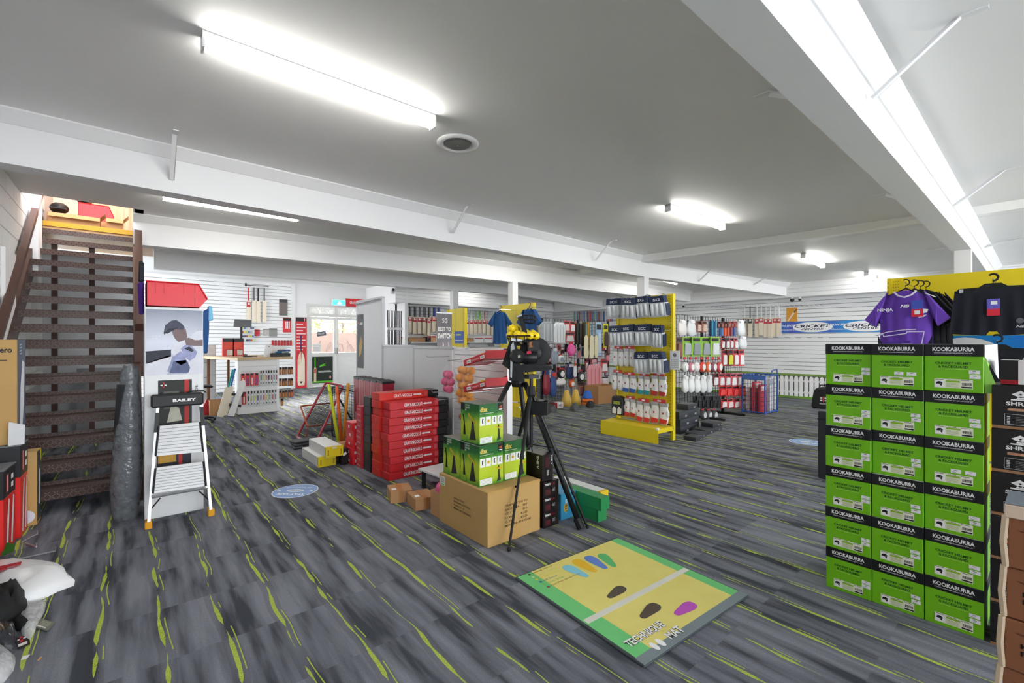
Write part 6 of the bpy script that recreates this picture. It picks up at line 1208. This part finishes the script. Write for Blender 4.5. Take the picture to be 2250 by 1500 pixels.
o = thing('rules_sheet', 'white typed sheet fixed to the yellow upright', 'notice', (GX-.03, GY0+.015, 1.0), WEST); MB().box(-.02, .13, -.006, 0, 0, .27).obj('sheet', WHITE, o); MB().face([(.055+.028*cos(t), .21+.028*sin(t)) for t in [2*pi*i/14 for i in range(14)]], -.0075).obj('stamp', m('#77797d'), o)
for i in range(5): MB().rect(.0, .11, .03+i*.027, .036+i*.027, -.007).obj('print_line', m('#b9bbbe'), o)
for i, (px, py) in enumerate(((1352, 648), (1388, 648), (1420, 646), (1449, 643))): v_ = P(px, py, x=5.65); tag(MB().tube([(5.65, v_.y, v_.z), (5.895, v_.y, v_.z-.03)], .004, 5).obj('display_hook', CHROME), 'thin hook above the top glove row, %s from the far end' % nth(i), 'hook', 'empty hooks above the gloves')

# yellow stands behind
gondola('yellow gondola behind the bowling machine hung with blue shirts', 5.8, 6.27, 7.27, 2.13, plinth=.35, plz=.2)
gondola('narrow yellow gondola with a blue strip before the bat wall', 5.5, 8.12, 8.83, 2.12, plinth=.3, plz=.2)
o = thing('blue_header_strip', 'blue sign strip on the narrow yellow gondola', 'banner', (5.48, 8.5, 1.36), WEST); MB().box(0, .36, 0, .008, 0, .26).obj('strip', m('#2557b0', .4, var=.2), o); MB().rect(.06, .25, .17, .2, -.001).obj('print', m('#c9d860'), o); MB().rect(.02, .34, .06, .07, -.001).obj('print', WHITE, o)
a = P(960, 762, y=7.6); b_ = P(993, 684, y=7.6); o = thing('pull_up_banner', 'grey pull-up banner with white lettering by the yellow stand', 'banner', (a.x, 7.6, .0)); w_ = b_.x-a.x
MB().box(0, w_, 0, .006, .06, 1.95).obj('fabric', mat_grad('banner_print', [(0, '#e3d6da'), (.35, '#c0b4bc'), (.65, '#8d8990'), (1, '#6e6a70')], 2, .4), o); MB().box(-.02, w_+.02, -.06, .06, 0, .06).obj('base', GREYP, o); MB().box(-.005, w_+.005, -.006, .012, 1.94, 1.965).obj('top_rail', CHROME, o)
text('SG', o, w_*.35, -.002, 1.76, w_*.34, .09, '#f3f3f3'); text('BEST TO', o, w_*.08, -.002, 1.60, w_*.84, .08, '#f3f3f3', bold=.03); text('SWITCH', o, w_*.04, -.002, 1.46, w_*.92, .1, '#f6f6f6', bold=.05)
for k_ in range(4): MB().face([(w_*(.15+.2*k_), .9), (w_*(.25+.2*k_), .9), (w_*(.28+.18*k_), 1.35), (w_*(.2+.18*k_), 1.4)], -.0015).obj('bat_print', m('#e6dde2' if k_ % 2 else '#a98f9c'), o)
for px, x_, nm, wd, hy in ((1099, 5.45, 'blue training shirt on a hanger at the stand end', .36, 4), (1163, 5.45, 'blue training shirt on a hanger behind the bowling machine', .5, 0)):
    a = P(px, 755, x=x_); o = shirt(nm, (x_, a.y, a.z), WEST + (.7 if hy else 0), wd, .62, '#24548c'); o.name = 'shirt'
    tag(MB().tube([(x_-.02, a.y, a.z+.66), (5.8, a.y, a.z+.66)], .005, 5).obj('display_hook', CHROME), 'hook of the ' + nm, 'hook')

# ------------------------------------------------------------------ wire racks with mixed goods
def grid_rack(label, x0, x1, y, z0, z1, feet):
    o = thing('wire_rack', label, 'rack', (x0, y, 0)); L = x1-x0; b = MB()
    n = int(L/.09); k_ = int((z1-z0)/.09)
    for i in range(n+1): b.box(i*L/n-.003, i*L/n+.003, -.003, .003, z0, z1)
    for j in range(k_+1): zz = z0+j*(z1-z0)/k_; b.box(0, L, -.003, .003, zz-.003, zz+.003)
    b.obj('wire_mesh', WIRE, o)['kind'] = 'stuff'
    for fx in feet: MB().box(fx-x0-.02, fx-x0+.02, -.02, .02, 0, z1).obj('upright', BLACK, o); MB().box(fx-x0-.02, fx-x0+.02, -.42, .42, 0, .04).obj('foot', BLACK, o)
    return o
grid_rack('black wire grid rack behind the bowling machine with mixed goods', 6.75, 9.1, 7.1, .1, 1.9, (6.8, 7.95, 9.05))
grid_rack('black wire grid rack beside the yellow glove gondola', 7.05, 9.65, 4.15, .15, 1.86, (8.02, 8.84))
def rect_on(px0, py0, px1, py1, y):
    a = P(px0, (py0+py1)/2, y=y); b_ = P(px1, (py0+py1)/2, y=y); z0 = P((px0+px1)/2, py1, y=y).z; z1 = P((px0+px1)/2, py0, y=y).z; return a.x, b_.x, z0, z1
def goods(kind, label, cat, px0, py0, px1, py1, y, col, col2='#e9e9ea', group=None):
    x0, x1, z0, z1 = rect_on(px0, py0, px1, py1, y); w_, h_ = x1-x0, z1-z0
    o = thing(kind, label, cat, (x0, y, z0), 0, group); c1 = m(col, .45, var=.12, scale=30); c2 = m(col2, .5, var=.08, scale=30)
    if kind in ('blister_pack', 'strap_pack', 'glove_card'):
        MB().box(0, w_, .0, .008, 0, h_).obj('card', c1, o); MB().slab([(w_*.12, h_*.08), (w_*.88, h_*.08), (w_*.8, h_*.68), (w_*.2, h_*.68)], -.03, 0).obj('contents', c2, o, bevel=.012); MB().rect(w_*.1, w_*.9, h_*.78, h_*.94, -.001).obj('header', m('#26262a'), o)
    elif kind == 'bagged_goods':
        b = MB(); n = 10
        for t, ww, dd in ((0, .45, .3), (.1, .9, .9), (.35, 1.0, 1.0), (.7, .85, .7), (.88, .55, .3), (1, .5, .1)): b.v += [(w_/2+w_/2*ww*cos(2*pi*i/n), .05*dd*sin(2*pi*i/n)-.01, t*h_) for i in range(n)]
        for j in range(5):
            for i in range(n): b.f.append([j*n+i, j*n+(i+1) % n, (j+1)*n+(i+1) % n, (j+1)*n+i]); b.mi.append(0)
        b.obj('contents', c1, o, smooth=True); MB().rect(w_*.25, w_*.75, h_*.78, h_*.95, -.045).obj('tag', c2, o)
    elif kind == 'pad_pack':
        MB().slab([(w_*.05, 0), (w_*.95, 0), (w_, h_*.8), (w_*.85, h_*.97), (w_*.15, h_*.97), (0, h_*.8)], -.06, .0).obj('body', c1, o, bevel=.02)
        for k_ in range(3): MB().tube([(w_*(.25+.25*k_), -.062, h_*.06), (w_*(.25+.25*k_), -.066, h_*.85)], .012, 5).obj('rib', c2, o)
    elif kind == 'round_pack':
        tf = Matrix.Translation((w_/2, -.01, h_*.45)) @ Matrix.Rotation(pi/2, 4, 'X'); r_ = min(w_, h_*.9)/2
        MB().lathe([(r_*.5, .04), (r_*.92, .03), (r_, 0), (r_*.95, -.012)], 18, tf=tf).obj('disc', c1, o, smooth=True); MB().lathe([(r_*.6, .042), (r_*.6, .045)], 16, tf=tf).obj('face_print', c2, o); MB().box(w_*.3, w_*.7, -.01, .0, h_*.85, h_).obj('header', m('#c8303a'), o)
    elif kind == 'toy_bat':
        MB().slab([(w_*.2, 0), (w_*.8, 0), (w_, h_*.12), (w_*.9, h_*.62), (w_*.6, h_*.68), (w_*.4, h_*.68), (w_*.1, h_*.62), (0, h_*.12)], -.03, .0).obj('blade', c1, o, bevel=.008); MB().tube([(w_/2, -.015, h_*.66), (w_/2, -.015, h_)], .013, 7).obj('grip', c2, o)
    elif kind == 'tube_stick':
        MB().tube([(w_/2, -.01, 0), (w_/2, -.01, h_)], w_*.42, 8).obj('tube', c1, o); MB().box(0, w_, -.005, .0, h_*.92, h_).obj('header', c2, o)
    MB().tube([(w_/2, 0, h_*.97), (w_/2, .06, h_*.97)], .0035, 4).obj('hook', CHROME, o); return o
Y1 = 7.02
L_ = [('pad_pack', 'clear grey bagged leg pads', 'pads', 1183, 705, 1214, 752, '#9aa0a6', '#c3c7cb'), ('pad_pack', 'white leg pad set with red header', 'pads', 1214, 707, 1240, 755, '#dfe2e7', '#c9ccd4'), ('blister_pack', 'red carded set with a clear dome', 'pack', 1239, 705, 1252, 728, '#d8404a', '#e9d9d9'), ('blister_pack', 'red and white carded guard', 'pack', 1252, 706, 1264, 730, '#d24a54', '#eceaea'),
      ('strap_pack', 'row of red carded inner packs', 'pack', 1240, 730, 1263, 752, '#b8434c', '#dcd2d2'), ('round_pack', 'bright pink round bag tag pack', 'pack', 1243, 752, 1265, 782, '#e85aa4', '#ef74b4'), ('tube_stick', 'black bat cover with yellow trim', 'cover', 1263, 710, 1270, 756, '#1d1c1a', '#d9b51c'), ('tube_stick', 'black bat cover with lettering', 'cover', 1270, 710, 1277, 756, '#232220', '#e6c81c'), ('tube_stick', 'black and gold bat cover', 'cover', 1278, 708, 1285, 757, '#3a3114', '#e6c81c'), ('tube_stick', 'gold and black bat cover', 'cover', 1286, 708, 1294, 758, '#b08c1c', '#1d1c1a'),
      ('toy_bat', 'pale plastic bat with teal grip', 'toy bat', 1282, 712, 1292, 787, '#e9e3c0', '#7ab0c8'), ('toy_bat', 'pale plastic bat with blue grip', 'toy bat', 1294, 712, 1304, 787, '#ece6c4', '#5f9fc0'), ('toy_bat', 'cream plastic bat with sky grip', 'toy bat', 1305, 712, 1313, 785, '#e9e3c0', '#8fc0dc'), ('strap_pack', 'light blue long carded set', 'pack', 1310, 708, 1322, 782, '#a9c8ea', '#c6daf0'), ('strap_pack', 'yellow carded bat set', 'pack', 1326, 712, 1336, 764, '#d9d23a', '#4a3a34'), ('strap_pack', 'dark narrow carded bat', 'pack', 1333, 730, 1340, 780, '#5a3a34', '#8a5a50'),
      ('pad_pack', 'red and white thigh pad pack', 'pads', 1190, 759, 1208, 793, '#e05a5c', '#f2e6e6'), ('bagged_goods', 'silver grey bagged guard', 'pack', 1208, 763, 1226, 800, '#8f99a8', '#c9ced6'), ('round_pack', 'white square guard with ring emblem', 'pack', 1224, 778, 1239, 798, '#e6e9ee', '#8a94a4'), ('round_pack', 'white helmet pad with black rim', 'pack', 1222, 808, 1243, 832, '#1f2023', '#f2f0ee'), ('bagged_goods', 'navy bagged training top', 'pack', 1242, 798, 1262, 832, '#2b3d66', '#c9ccd4'), ('toy_bat', 'white mini bat with red heart head', 'toy bat', 1259, 792, 1266, 828, '#e8ebf0', '#e05a5c'), ('round_pack', 'black pack with white oval', 'pack', 1268, 812, 1283, 840, '#3a3b3e', '#e6e8ea'), ('pad_pack', 'tall pink bagged leg pads', 'pads', 1287, 798, 1320, 868, '#eba3ac', '#e58e9a'), ('glove_card', 'red and white glove card', 'pack', 1320, 790, 1335, 818, '#d24a54', '#eceaea'), ('glove_card', 'white glove card with red band', 'pack', 1320, 826, 1338, 846, '#d8dade', '#e2d2d2'),
      ('bagged_goods', 'red and navy bagged garments', 'pack', 1192, 810, 1208, 868, '#8a2a3a', '#2b3d66'), ('bagged_goods', 'blue bagged garments', 'pack', 1207, 815, 1222, 872, '#33508a', '#c0392f'), ('bagged_goods', 'white bagged cap', 'pack', 1220, 830, 1243, 846, '#e6e4e2', '#f2f2f2'), ('round_pack', 'white oval ball pack with orange edge', 'pack', 1243, 833, 1267, 851, '#e8642c', '#eef0ee'), ('strap_pack', 'brown strap cards low on the rack', 'pack', 1266, 838, 1284, 870, '#6a4038', '#8a5a50'), ('strap_pack', 'maroon strap cards by the upright', 'pack', 1297, 786, 1312, 798, '#8a3a42', '#c9a0a4')]
for t in L_: goods(t[0], t[1] + ' on the rack behind the machine', t[2], t[3], t[4], t[5], t[6], Y1-(.0 if t[0] != 'toy_bat' else .1), t[7], t[8], 'mixed goods on the rack behind the machine')
Y2 = 4.08
names = []
def row(kind, cat, n, px0, px1, py0, py1, cols, what, rowname, c2='#e9e9ea'):
    for i in range(n):
        a_ = px0+(px1-px0)*i/n; b2 = px0+(px1-px0)*(i+1)/n; goods(kind, '%s, %s from the yellow gondola in the %s' % (what, nth(i), rowname), cat, a_, py0, b2-1, py1, Y2-(i % 2)*.035, cols[i % len(cols)], c2 if isinstance(c2, str) else c2[i % len(c2)], what + 's on the glove rack')
row('bagged_goods', 'pads', 2, 1488, 1528, 702, 738, ['#e3dedd', '#dfe1e4'], 'white bagged pad', 'top rack row'); row('blister_pack', 'pack', 2, 1530, 1554, 705, 730, ['#8a5548', '#a86a5a'], 'tan carded pack', 'top rack row', '#d9c0b4'); row('tube_stick', 'grip', 4, 1558, 1574, 703, 738, ['#2c3c6a', '#1f86a8', '#2a6fae', '#4a9ac0'], 'blue tube', 'top rack row'); row('strap_pack', 'pack', 6, 1575, 1620, 706, 720, ['#6a3a34', '#5f3430', '#6a3a34', '#6a3a34', '#d24a4c', '#c8444c'], 'dark red carded item', 'top rack row', '#9a6a60'); row('tube_stick', 'grip', 5, 1580, 1614, 720, 738, ['#4a78b0', '#e05a34', '#d8502c', '#8a3a4a', '#3c5a9a'], 'short coloured tube', 'upper rack row'); row('bagged_goods', 'pack', 1, 1618, 1636, 702, 738, ['#e3e5e8'], 'clear bagged pack', 'top rack row')
row('strap_pack', 'pack', 1, 1486, 1500, 740, 788, ['#6a4a40'], 'brown strap card', 'second rack row', '#8a5a4c'); row('blister_pack', 'gloves', 4, 1500, 1582, 740, 783, ['#8fc23a', '#86bc34', '#8fc23a', '#9acb4a'], 'lime carded grey glove', 'second rack row', ['#a9b0b4', '#8f979c', '#9aa2a8', '#dfe2e4']); row('glove_card', 'pack', 4, 1584, 1622, 742, 766, ['#c8444c', '#7a3036', '#d8707a', '#d8606a'], 'red glove card', 'second rack row'); row('bagged_goods', 'pack', 1, 1622, 1640, 738, 766, ['#e0e3e6'], 'clear hanging bag', 'second rack row')
row('round_pack', 'ball pack', 7, 1498, 1585, 784, 824, ['#d8dade', '#c87a8a', '#e9e6e6', '#e04434', '#e86a34', '#8a5a64', '#d24a4c'], 'round ball pack', 'third rack row', '#f2efee'); row('glove_card', 'pack', 4, 1586, 1636, 768, 804, ['#c83a44', '#7a2a32', '#d8505a', '#e04a54'], 'red carded guard', 'third rack row', ['#e9e2e2', '#d8dc34', '#eceaea', '#eceaea'])
row('bagged_goods', 'pads', 5, 1498, 1564, 824, 862, ['#dfe1e2', '#e6e7e8', '#e3e5e4', '#e6e8e8', '#dadcdd'], 'white bagged inner glove', 'fourth rack row'); row('glove_card', 'pack', 5, 1566, 1632, 820, 848, ['#7a3a3e', '#c8444c', '#b83a44', '#d8606a', '#d8707a'], 'red small card', 'fourth rack row'); row('blister_pack', 'pack', 4, 1580, 1640, 848, 870, ['#d83034', '#e03a3a', '#d83034', '#e0484a'], 'bright red card', 'fifth rack row', '#e84a4a')
row('strap_pack', 'strap', 7, 1524, 1584, 870, 896, ['#2a2b2e', '#36373a'], 'black buckle strap card', 'fifth rack row', '#1c1d1f'); row('blister_pack', 'pack', 4, 1584, 1640, 876, 896, ['#c8343a', '#e05a5a'], 'red low card', 'lowest rack row', '#e9d9d9'); row('round_pack', 'pack', 3, 1538, 1574, 898, 922, ['#3a3b3e', '#4a4b4e'], 'black ring pack', 'lowest rack row', '#c9ccce')
# black cartons on the floor beside the yellow gondola
for i, (x, y, z, w_, d_, h_) in enumerate(((6.35, 3.62, 0, .3, .22, .11), (6.35, 3.62, .111, .3, .22, .11), (6.35, 3.64, .222, .28, .2, .11), (6.68, 3.66, 0, .3, .22, .11), (6.68, 3.66, .111, .3, .22, .11), (6.68, 3.67, .222, .3, .2, .11), (6.68, 3.68, .333, .28, .2, .08), (6.3, 3.32, 0, .26, .2, .06), (6.6, 3.36, 0, .27, .2, .07), (6.9, 3.38, 0, .27, .2, .07), (6.9, 3.39, .071, .26, .19, .06), (6.05, 3.22, 0, .22, .18, .06))):
    o = thing('black_shoe_carton', 'black shoe carton on the floor by the yellow gondola, %s' % ('bottom of the first pile', 'middle of the first pile', 'top of the first pile', 'bottom of the second pile', 'second in the second pile', 'third in the second pile', 'flat one topping the second pile', 'thin one before the first pile', 'thin one before the second pile', 'lower of the thin end pair', 'upper of the thin end pair', 'thin one at the gondola leg')[i], 'carton', (x, y, z), 0, 'black cartons by the yellow gondola'); MB().box(0, w_, 0, d_, 0, h_-.001).obj('body', m('#33353a', .4), o, bevel=.003); MB().box(-.001, w_+.001, -.001, d_+.001, h_*.6, h_).obj('lid', m('#3d4046', .4), o); MB().rect(w_*.6, w_*.8, h_*.2, h_*.45, -.002).obj('label', m('#9a9da2'), o)
# floor clutter below the middle rack
open_box('open_carton', 'big plain brown carton on the floor by the wire rack', P(1307, 887, z=0).x, P(1307, 887, z=0).y-.1, 0, .62, .4, .40, False)
for i, (px, py) in enumerate(((1229, 889), (1249, 887))):
    v_ = P(px, py, z=0); o = thing('cone_bag', 'clear bag of yellow marker cones, %s' % ('by the small ball box', 'by the shoes')[i], 'bag', (v_.x, v_.y-.22, 0)); MB().lathe([(.115, 0), (.105, .12), (.04, .34)], 14).obj('cones', m('#e3b81c', .4), o, smooth=True); MB().lathe([(.13, 0), (.125, .14), (.09, .34), (.03, .5), (.05, .58)], 12).obj('bag_film', FILM, o, smooth=True)
v_ = P(1276, 886, z=0); o = thing('cone_stack', 'stack of blue and orange marker cones on the floor', 'cones', (v_.x, v_.y-.2, 0))
for k_, cc in enumerate(('#ee7a2c', '#ee7a2c', '#2f6fd0')): MB().lathe([(.15-.015*k_, .07*k_), (.14-.015*k_, .07*k_+.02), (.07, .07*k_+.16)], 16).obj('cone', m(cc, .4), o, smooth=True)
v_ = P(1226, 897, z=0); o = thing('ball_box', 'small white and red ball box on the floor', 'box', (v_.x-.1, v_.y, 0)); MB().box(0, .26, 0, .12, 0, .12).obj('body', m('#ece6e4', .5), o); MB().box(-.001, .08, -.001, .121, 0, .121).obj('red_end', m('#8a1f2a', .5), o); text('140', o, .1, -.001, .03, .13, .06, '#6a2a30')
for i, (px, py, cc) in enumerate(((1262, 899, '#55575a'), (1296, 893, '#1c1d20'), (1212, 903, '#4a4d52'), (1190, 898, '#26272a'))):
    o, c_ = blob('shoe', '%s floor shoe near the wire rack, %s' % (('grey', 'black', 'slate', 'dark')[i], ('by the cones', 'by the brown carton', 'by the ball box', 'under the garments')[i]), 'shoe', [(px-9, py), (px-4, py+3), (px+6, py+3), (px+11, py), (px+6, py-3), (px-4, py-3)], .12, m(cc, .5, var=.3), seed=30+i)

# ------------------------------------------------------------------ far right wall: fence, banner, bats, cage, bag
fe = thing('picket_fence', 'low white picket fence along the foot of the right wall', 'fence', UO + UX*3.5 - UY*.06, UA); N = 62
pk = MB().slab([(0, .04), (.085, .04), (.085, .50), (.066, .535), (.0425, .545), (.019, .535), (0, .50)], -.018, 0).mesh('picket', WHITE)
MB().box(-.02, N*.108, .022, .03, .04, .55).obj('backing', m('#6c746a', .8), fe)
for i in range(N): ob('picket', pk, fe, (i*.108, 0, 0))
MB().box(-.02, N*.108, 0, .02, .12, .17).obj('rail', WHITE, fe); MB().box(-.02, N*.108, 0, .02, .40, .45).obj('rail', WHITE, fe)
struct(MB().box(0, 14, -.045, -.012, .55, .60).obj('trim_12', m('#7d9a4a', .7, var=.15), None, UO, (0, 0, UA))); struct(MB().box(0, 14, -.14, -.085, 0, .045).obj('baseboard_right', m('#6f9c3a', .8, var=.2), None, UO, (0, 0, UA)))
def U3(x, off, z): return UO + UX*x - UY*off + Vector((0, 0, z))
x0, z1 = U(1714, 706, .03); x1, _ = U(1950, 706, .03); z0 = U(1780, 731, .03)[1]; z1 = U(1780, 706, .03)[1]
bn = thing('wall_banner', 'long blue shop banner with oval logos on the right wall', 'banner', U3(x0, .035, z0), UA); w_ = x1-x0; h_ = z1-z0
MB().box(0, w_, 0, .008, 0, h_).obj('strip', mat_grad('banner_blue', [(0, '#3f7fd0'), (.12, '#4a55b8'), (.3, '#2f86d8'), (.5, '#3a6cc8'), (.65, '#2b92dc'), (1, '#2b8ad8')], 0), bn)
for px in (1785, 1902):
    cx = U(px, 718, .03)[0]-x0; MB().face([(cx+.42*cos(t), h_/2+h_*.45*sin(t)) for t in [2*pi*i/24 for i in range(24)]], -.001).obj('oval', WHITE, bn); text('CRICKET', bn, cx-.38, -.002, h_*.46, .76, h_*.26, '#20304a', bold=.03, shear=.2); text('CENTRE', bn, cx-.24, -.002, h_*.24, .48, h_*.16, '#20304a', bold=.02, shear=.2)
for px in (1727, 1845):
    cx = U(px, 718, .03)[0]-x0; text('ALBION SPORTS', bn, cx-.3, -.002, h_*.58, .6, h_*.18, '#e9f0f8', bold=.03, shear=.3); text('www.cricketcentre.com.au', bn, cx-.45, -.002, h_*.22, .9, h_*.14, '#e9f0f8', bold=.01)
xa, _ = U(1728, 690, .03); xb, _ = U(1752, 690, .03); o = thing('yellow_poster', 'amber poster with a slanting bat on the right wall', 'poster', U3(xa, .035, U(1740, 706, .03)[1]), UA); w_ = xb-xa; h_ = U(1740, 676, .03)[1]-U(1740, 706, .03)[1]; MB().box(0, w_, 0, .006, 0, h_).obj('sheet', m('#d99a34', .5, var=.1), o); MB().face([(w_*.08, h_*.04), (w_*.2, h_*.02), (w_*.75, h_*.6), (w_*.62, h_*.68)], -.001).obj('bat_print', m('#e6d0c0'), o); MB().face([(w_*.66, h_*.66), (w_*.72, h_*.6), (w_*.96, h_*.84), (w_*.9, h_*.9)], -.001).obj('grip_print', m('#4a3a44'), o)
for i, px in enumerate((1636, 1649, 1663, 1673, 1683, 1693, 1703, 1712)):
    x_, zt = U(px, 673, .12); _, zb = U(px, 737+(i % 3)*2, .12); L = round((zt-zb)*20)/20; v_ = U3(x_, .12+(i % 2)*.02, zt-L)
    bat('bat with %s, %s from the blue wall banner' % ('white grip, dark sticker' if i < 2 else 'white grip, red sticker', nth(7-i)), v_.x, v_.y, v_.z, '#e3e5e7' if i != 1 else '#7c7f84', L, UA, 'bats on the right wall', stick='#c8434a' if i > 1 else '#3a3c40', hook=.12)
tc = ['#5fae9c', '#c9ccd0', '#c8444c', '#b83a44', '#5a5f68', '#d0d3d6', '#3c5fa8', '#4a78c0', '#a9acb0', '#d8707a', '#5f9fc0', '#e3e5e7']
for i in range(24):
    px = 1262+i*3.6; x_, zt = U(px, 684, .1); _, zb = U(px, 706, .1); v_ = U3(x_, .1, zb); o = thing('grip_tube', 'coloured bat grip tube high on the right wall, %s from the corner' % nth(i), 'grip', v_, UA, 'grip tubes on the right wall'); MB().tube([(0, 0, 0), (0, 0, zt-zb)], .02, 6).obj('tube', m(tc[(i*5) % 12], .5), o); MB().tube([(0, 0, zt-zb), (0, .09, zt-zb)], .004, 4).obj('hook', CHROME, o)
for i in range(30):
    px = 1490+i*11; x_, zz = U(px, 678-(px-1490)*.02, .02); v0 = U3(x_, .02, zz); v1 = U3(x_, .22, zz); tag(MB().tube([v0, v1, v1+Vector((0, 0, .03))], .006, 4).obj('display_hook', CHROME), 'empty chrome hook in the top wall row, %s from the wire rack' % nth(i), 'hook', 'empty hooks on the right wall')
for r, (py, pxs) in enumerate(((745, range(1640, 1830, 24)), (776, range(1685, 1830, 22)))):
    for i, px in enumerate(pxs): x_, zz = U(px, py, .02); v_ = U3(x_, .022, zz); o = thing('price_ticket', 'small price ticket on the right wall slats, %s in the %s line' % (nth(i), ('upper', 'lower')[r]), 'ticket', v_, UA, 'price tickets on the right wall'); MB().box(0, .12, -.003, 0, 0, .05).obj('ticket', m('#dcdee0', .5), o); MB().rect(.02, .1, .018, .03, -.004).obj('print', m('#7a7c80'), o)
# blue wire cage
cgx0, cgx1, cgy0, cgy1, cgz = 9.28, 9.88, 3.55, 3.97, .74
o = thing('wire_cage', 'blue wire cage trolley filled with packs by the rack end', 'cage', (cgx0, cgy0, 0)); w_, d_ = cgx1-cgx0, cgy1-cgy0; BL = m('#2a58a8', .4)
fr = MB()
for x_, y_ in ((0, 0), (w_, 0), (w_, d_), (0, d_)): fr.tube([(x_, y_, 0), (x_, y_, cgz)], .014, 6)
for zz in (.03, cgz): fr.tube([(0, 0, zz), (w_, 0, zz), (w_, d_, zz), (0, d_, zz)], .013, 6, closed=True)
fr.obj('frame', BL, o); MB().box(-.016, -.006, 0, d_, cgz-.08, cgz).obj('name_strip', m('#4a78c8', .4), o); MB().tube([(w_-.3, 0, cgz), (w_-.26, 0, cgz+.09), (w_-.02, 0, cgz+.11), (w_, 0, cgz)], .011, 6).obj('handle', BL, o)
gr = MB()
for i in range(1, 8): t = i/8; gr.tube([(w_*t, 0, 0), (w_*t, 0, cgz)], .0035, 4); gr.tube([(0, d_*t, 0), (0, d_*t, cgz)], .0035, 4)
for j in range(1, 9): zz = cgz*j/9; gr.tube([(0, d_, zz), (0, 0, zz), (w_, 0, zz)], .0035, 4)
gr.obj('wire_mesh', m('#3a4a6a', .4), o)['kind'] = 'stuff'
for i, (x_, y_, ww, hh, cc, nm) in enumerate(((.06, .1, .28, .55, '#c8303c', 'red pack'), (.06, .21, .3, .6, '#d8505c', 'pink red pack'), (.40, .06, .06, .66, '#e9ebee', 'white tube'), (.5, .06, .06, .68, '#e3e6ea', 'pale tube'), (.45, .22, .06, .6, '#d8dce2', 'grey white tube'), (.1, .32, .25, .5, '#e6d9dc', 'pale pack'))):
    p = thing('caged_pack', '%s standing inside the blue cage' % nm, 'pack', (cgx0+x_, cgy0+y_, .005)); MB().box(0, ww, 0, .06, 0, hh).obj('body', m(cc, .45, var=.08), p, bevel=.006); MB().rect(ww*.1, ww*.9, hh*.8, hh*.95, -.001).obj('header', m('#e9e2e2' if 'red' in nm else '#8a94a4'), p)
o = thing('plastic_tub_lid', 'tall white plastic sheet leaning beside the blue cage', 'sheet', (9.93, 3.62, 0)); MB().slab([(0, 0), (.05, 0), (.10, .35), (.11, .62), (.04, .7), (0, .68)], 0, .03).obj('sheet', m('#e9ecee', .5), o)
v_ = P(1782, 896, z=0); o = thing('wheelie_bag', 'black sports bag with red and white emblem by the helmet cartons', 'bag', (v_.x, v_.y, 0), WEST); MB().slab([(0, 0), (.44, 0), (.45, .12), (.42, .38), (.34, .44), (.10, .44), (.04, .36), (0, .1)], 0, .34).obj('body', m('#212226', .6, var=.15), o, bevel=.03); MB().tube([(.12, .1, .43), (.15, .1, .49), (.28, .1, .49), (.31, .1, .43)], .012, 6).obj('handle', BLACK, o)
g_ = MB().rect(.215, .235, .15, .26, -.002, 0)
for zz in (.165, .215): g_.rect(.17, .205, zz, zz+.028, -.002, 1); g_.rect(.245, .28, zz, zz+.028, -.002, 1)
g_.obj('emblem', [m('#d83a3c'), WHITE], o); text('VELOCITY', o, .15, -.002, .10, .16, .025, '#f0f0f0', bold=.03)
for i, (px, py) in enumerate(((1500, 672), (1739, 657), (1756, 659))): x_, zz = U(px, py, .47); v_ = U3(x_, .42, 2.47); o = thing('security_camera', 'small security camera under the bulkhead, %s' % ('by the yellow gondola', 'by the beam end', 'beside the beam end one')[i], 'camera', v_); MB().lathe([(.03, 0), (.035, -.03), (.02, -.05)], 12).obj('mount', WHITE, o); MB().ball((0, 0, -.06), .05 if i == 1 else .035).obj('dome', BLACK, o, smooth=True)
a = P(860, 640, y=11.78); o = thing('security_camera', 'grey security camera at the end of the bat wall bulkhead', 'camera', (5.612, 11.9, a.z)); MB().box(-.05, .05, -.06, .02, -.05, .08).obj('body', m('#c9ccd0'), o, bevel=.01); MB().ball((0, -.06, .06), .04).obj('lens', BLACK, o, smooth=True)

# more small goods filling the rack behind the machine
rz_ = random.Random(77); fillc = [('red', '#c8404a'), ('maroon', '#7a2f38'), ('white', '#e3e5e8'), ('navy', '#2b3d66'), ('black', '#26272a'), ('pink', '#e08a96'), ('silver', '#a9b0b8')]
for i in range(34):
    cn, cc = fillc[(i*3) % 7]; px = 1188+(i % 17)*8.8; py = (757 if i < 17 else 792) + rz_.uniform(-5, 14)
    goods(('blister_pack', 'strap_pack', 'glove_card')[i % 3], 'small %s pack at the back of the machine rack, %s in the %s fill row' % (cn, nth(i % 17), ('upper', 'lower')[i//17]), 'pack', px, py, px+rz_.uniform(7, 10), py+rz_.uniform(16, 30), 7.086, cc, fillc[(i*5+2) % 7][1], 'small packs filling the machine rack')
o = thing('dark_case', 'dark upright case standing behind the helmet carton wall', 'case', (5.4, 1.56, 0), WEST); MB().box(0, .28, 0, .3, 0, .69).obj('body', m('#2b2d31', .5), o, bevel=.01); MB().box(.0, .28, -.004, .304, .6, .62).obj('lid_seam', BLACK, o); MB().box(.1, .18, -.02, 0, .5, .53).obj('handle', BLACK, o)
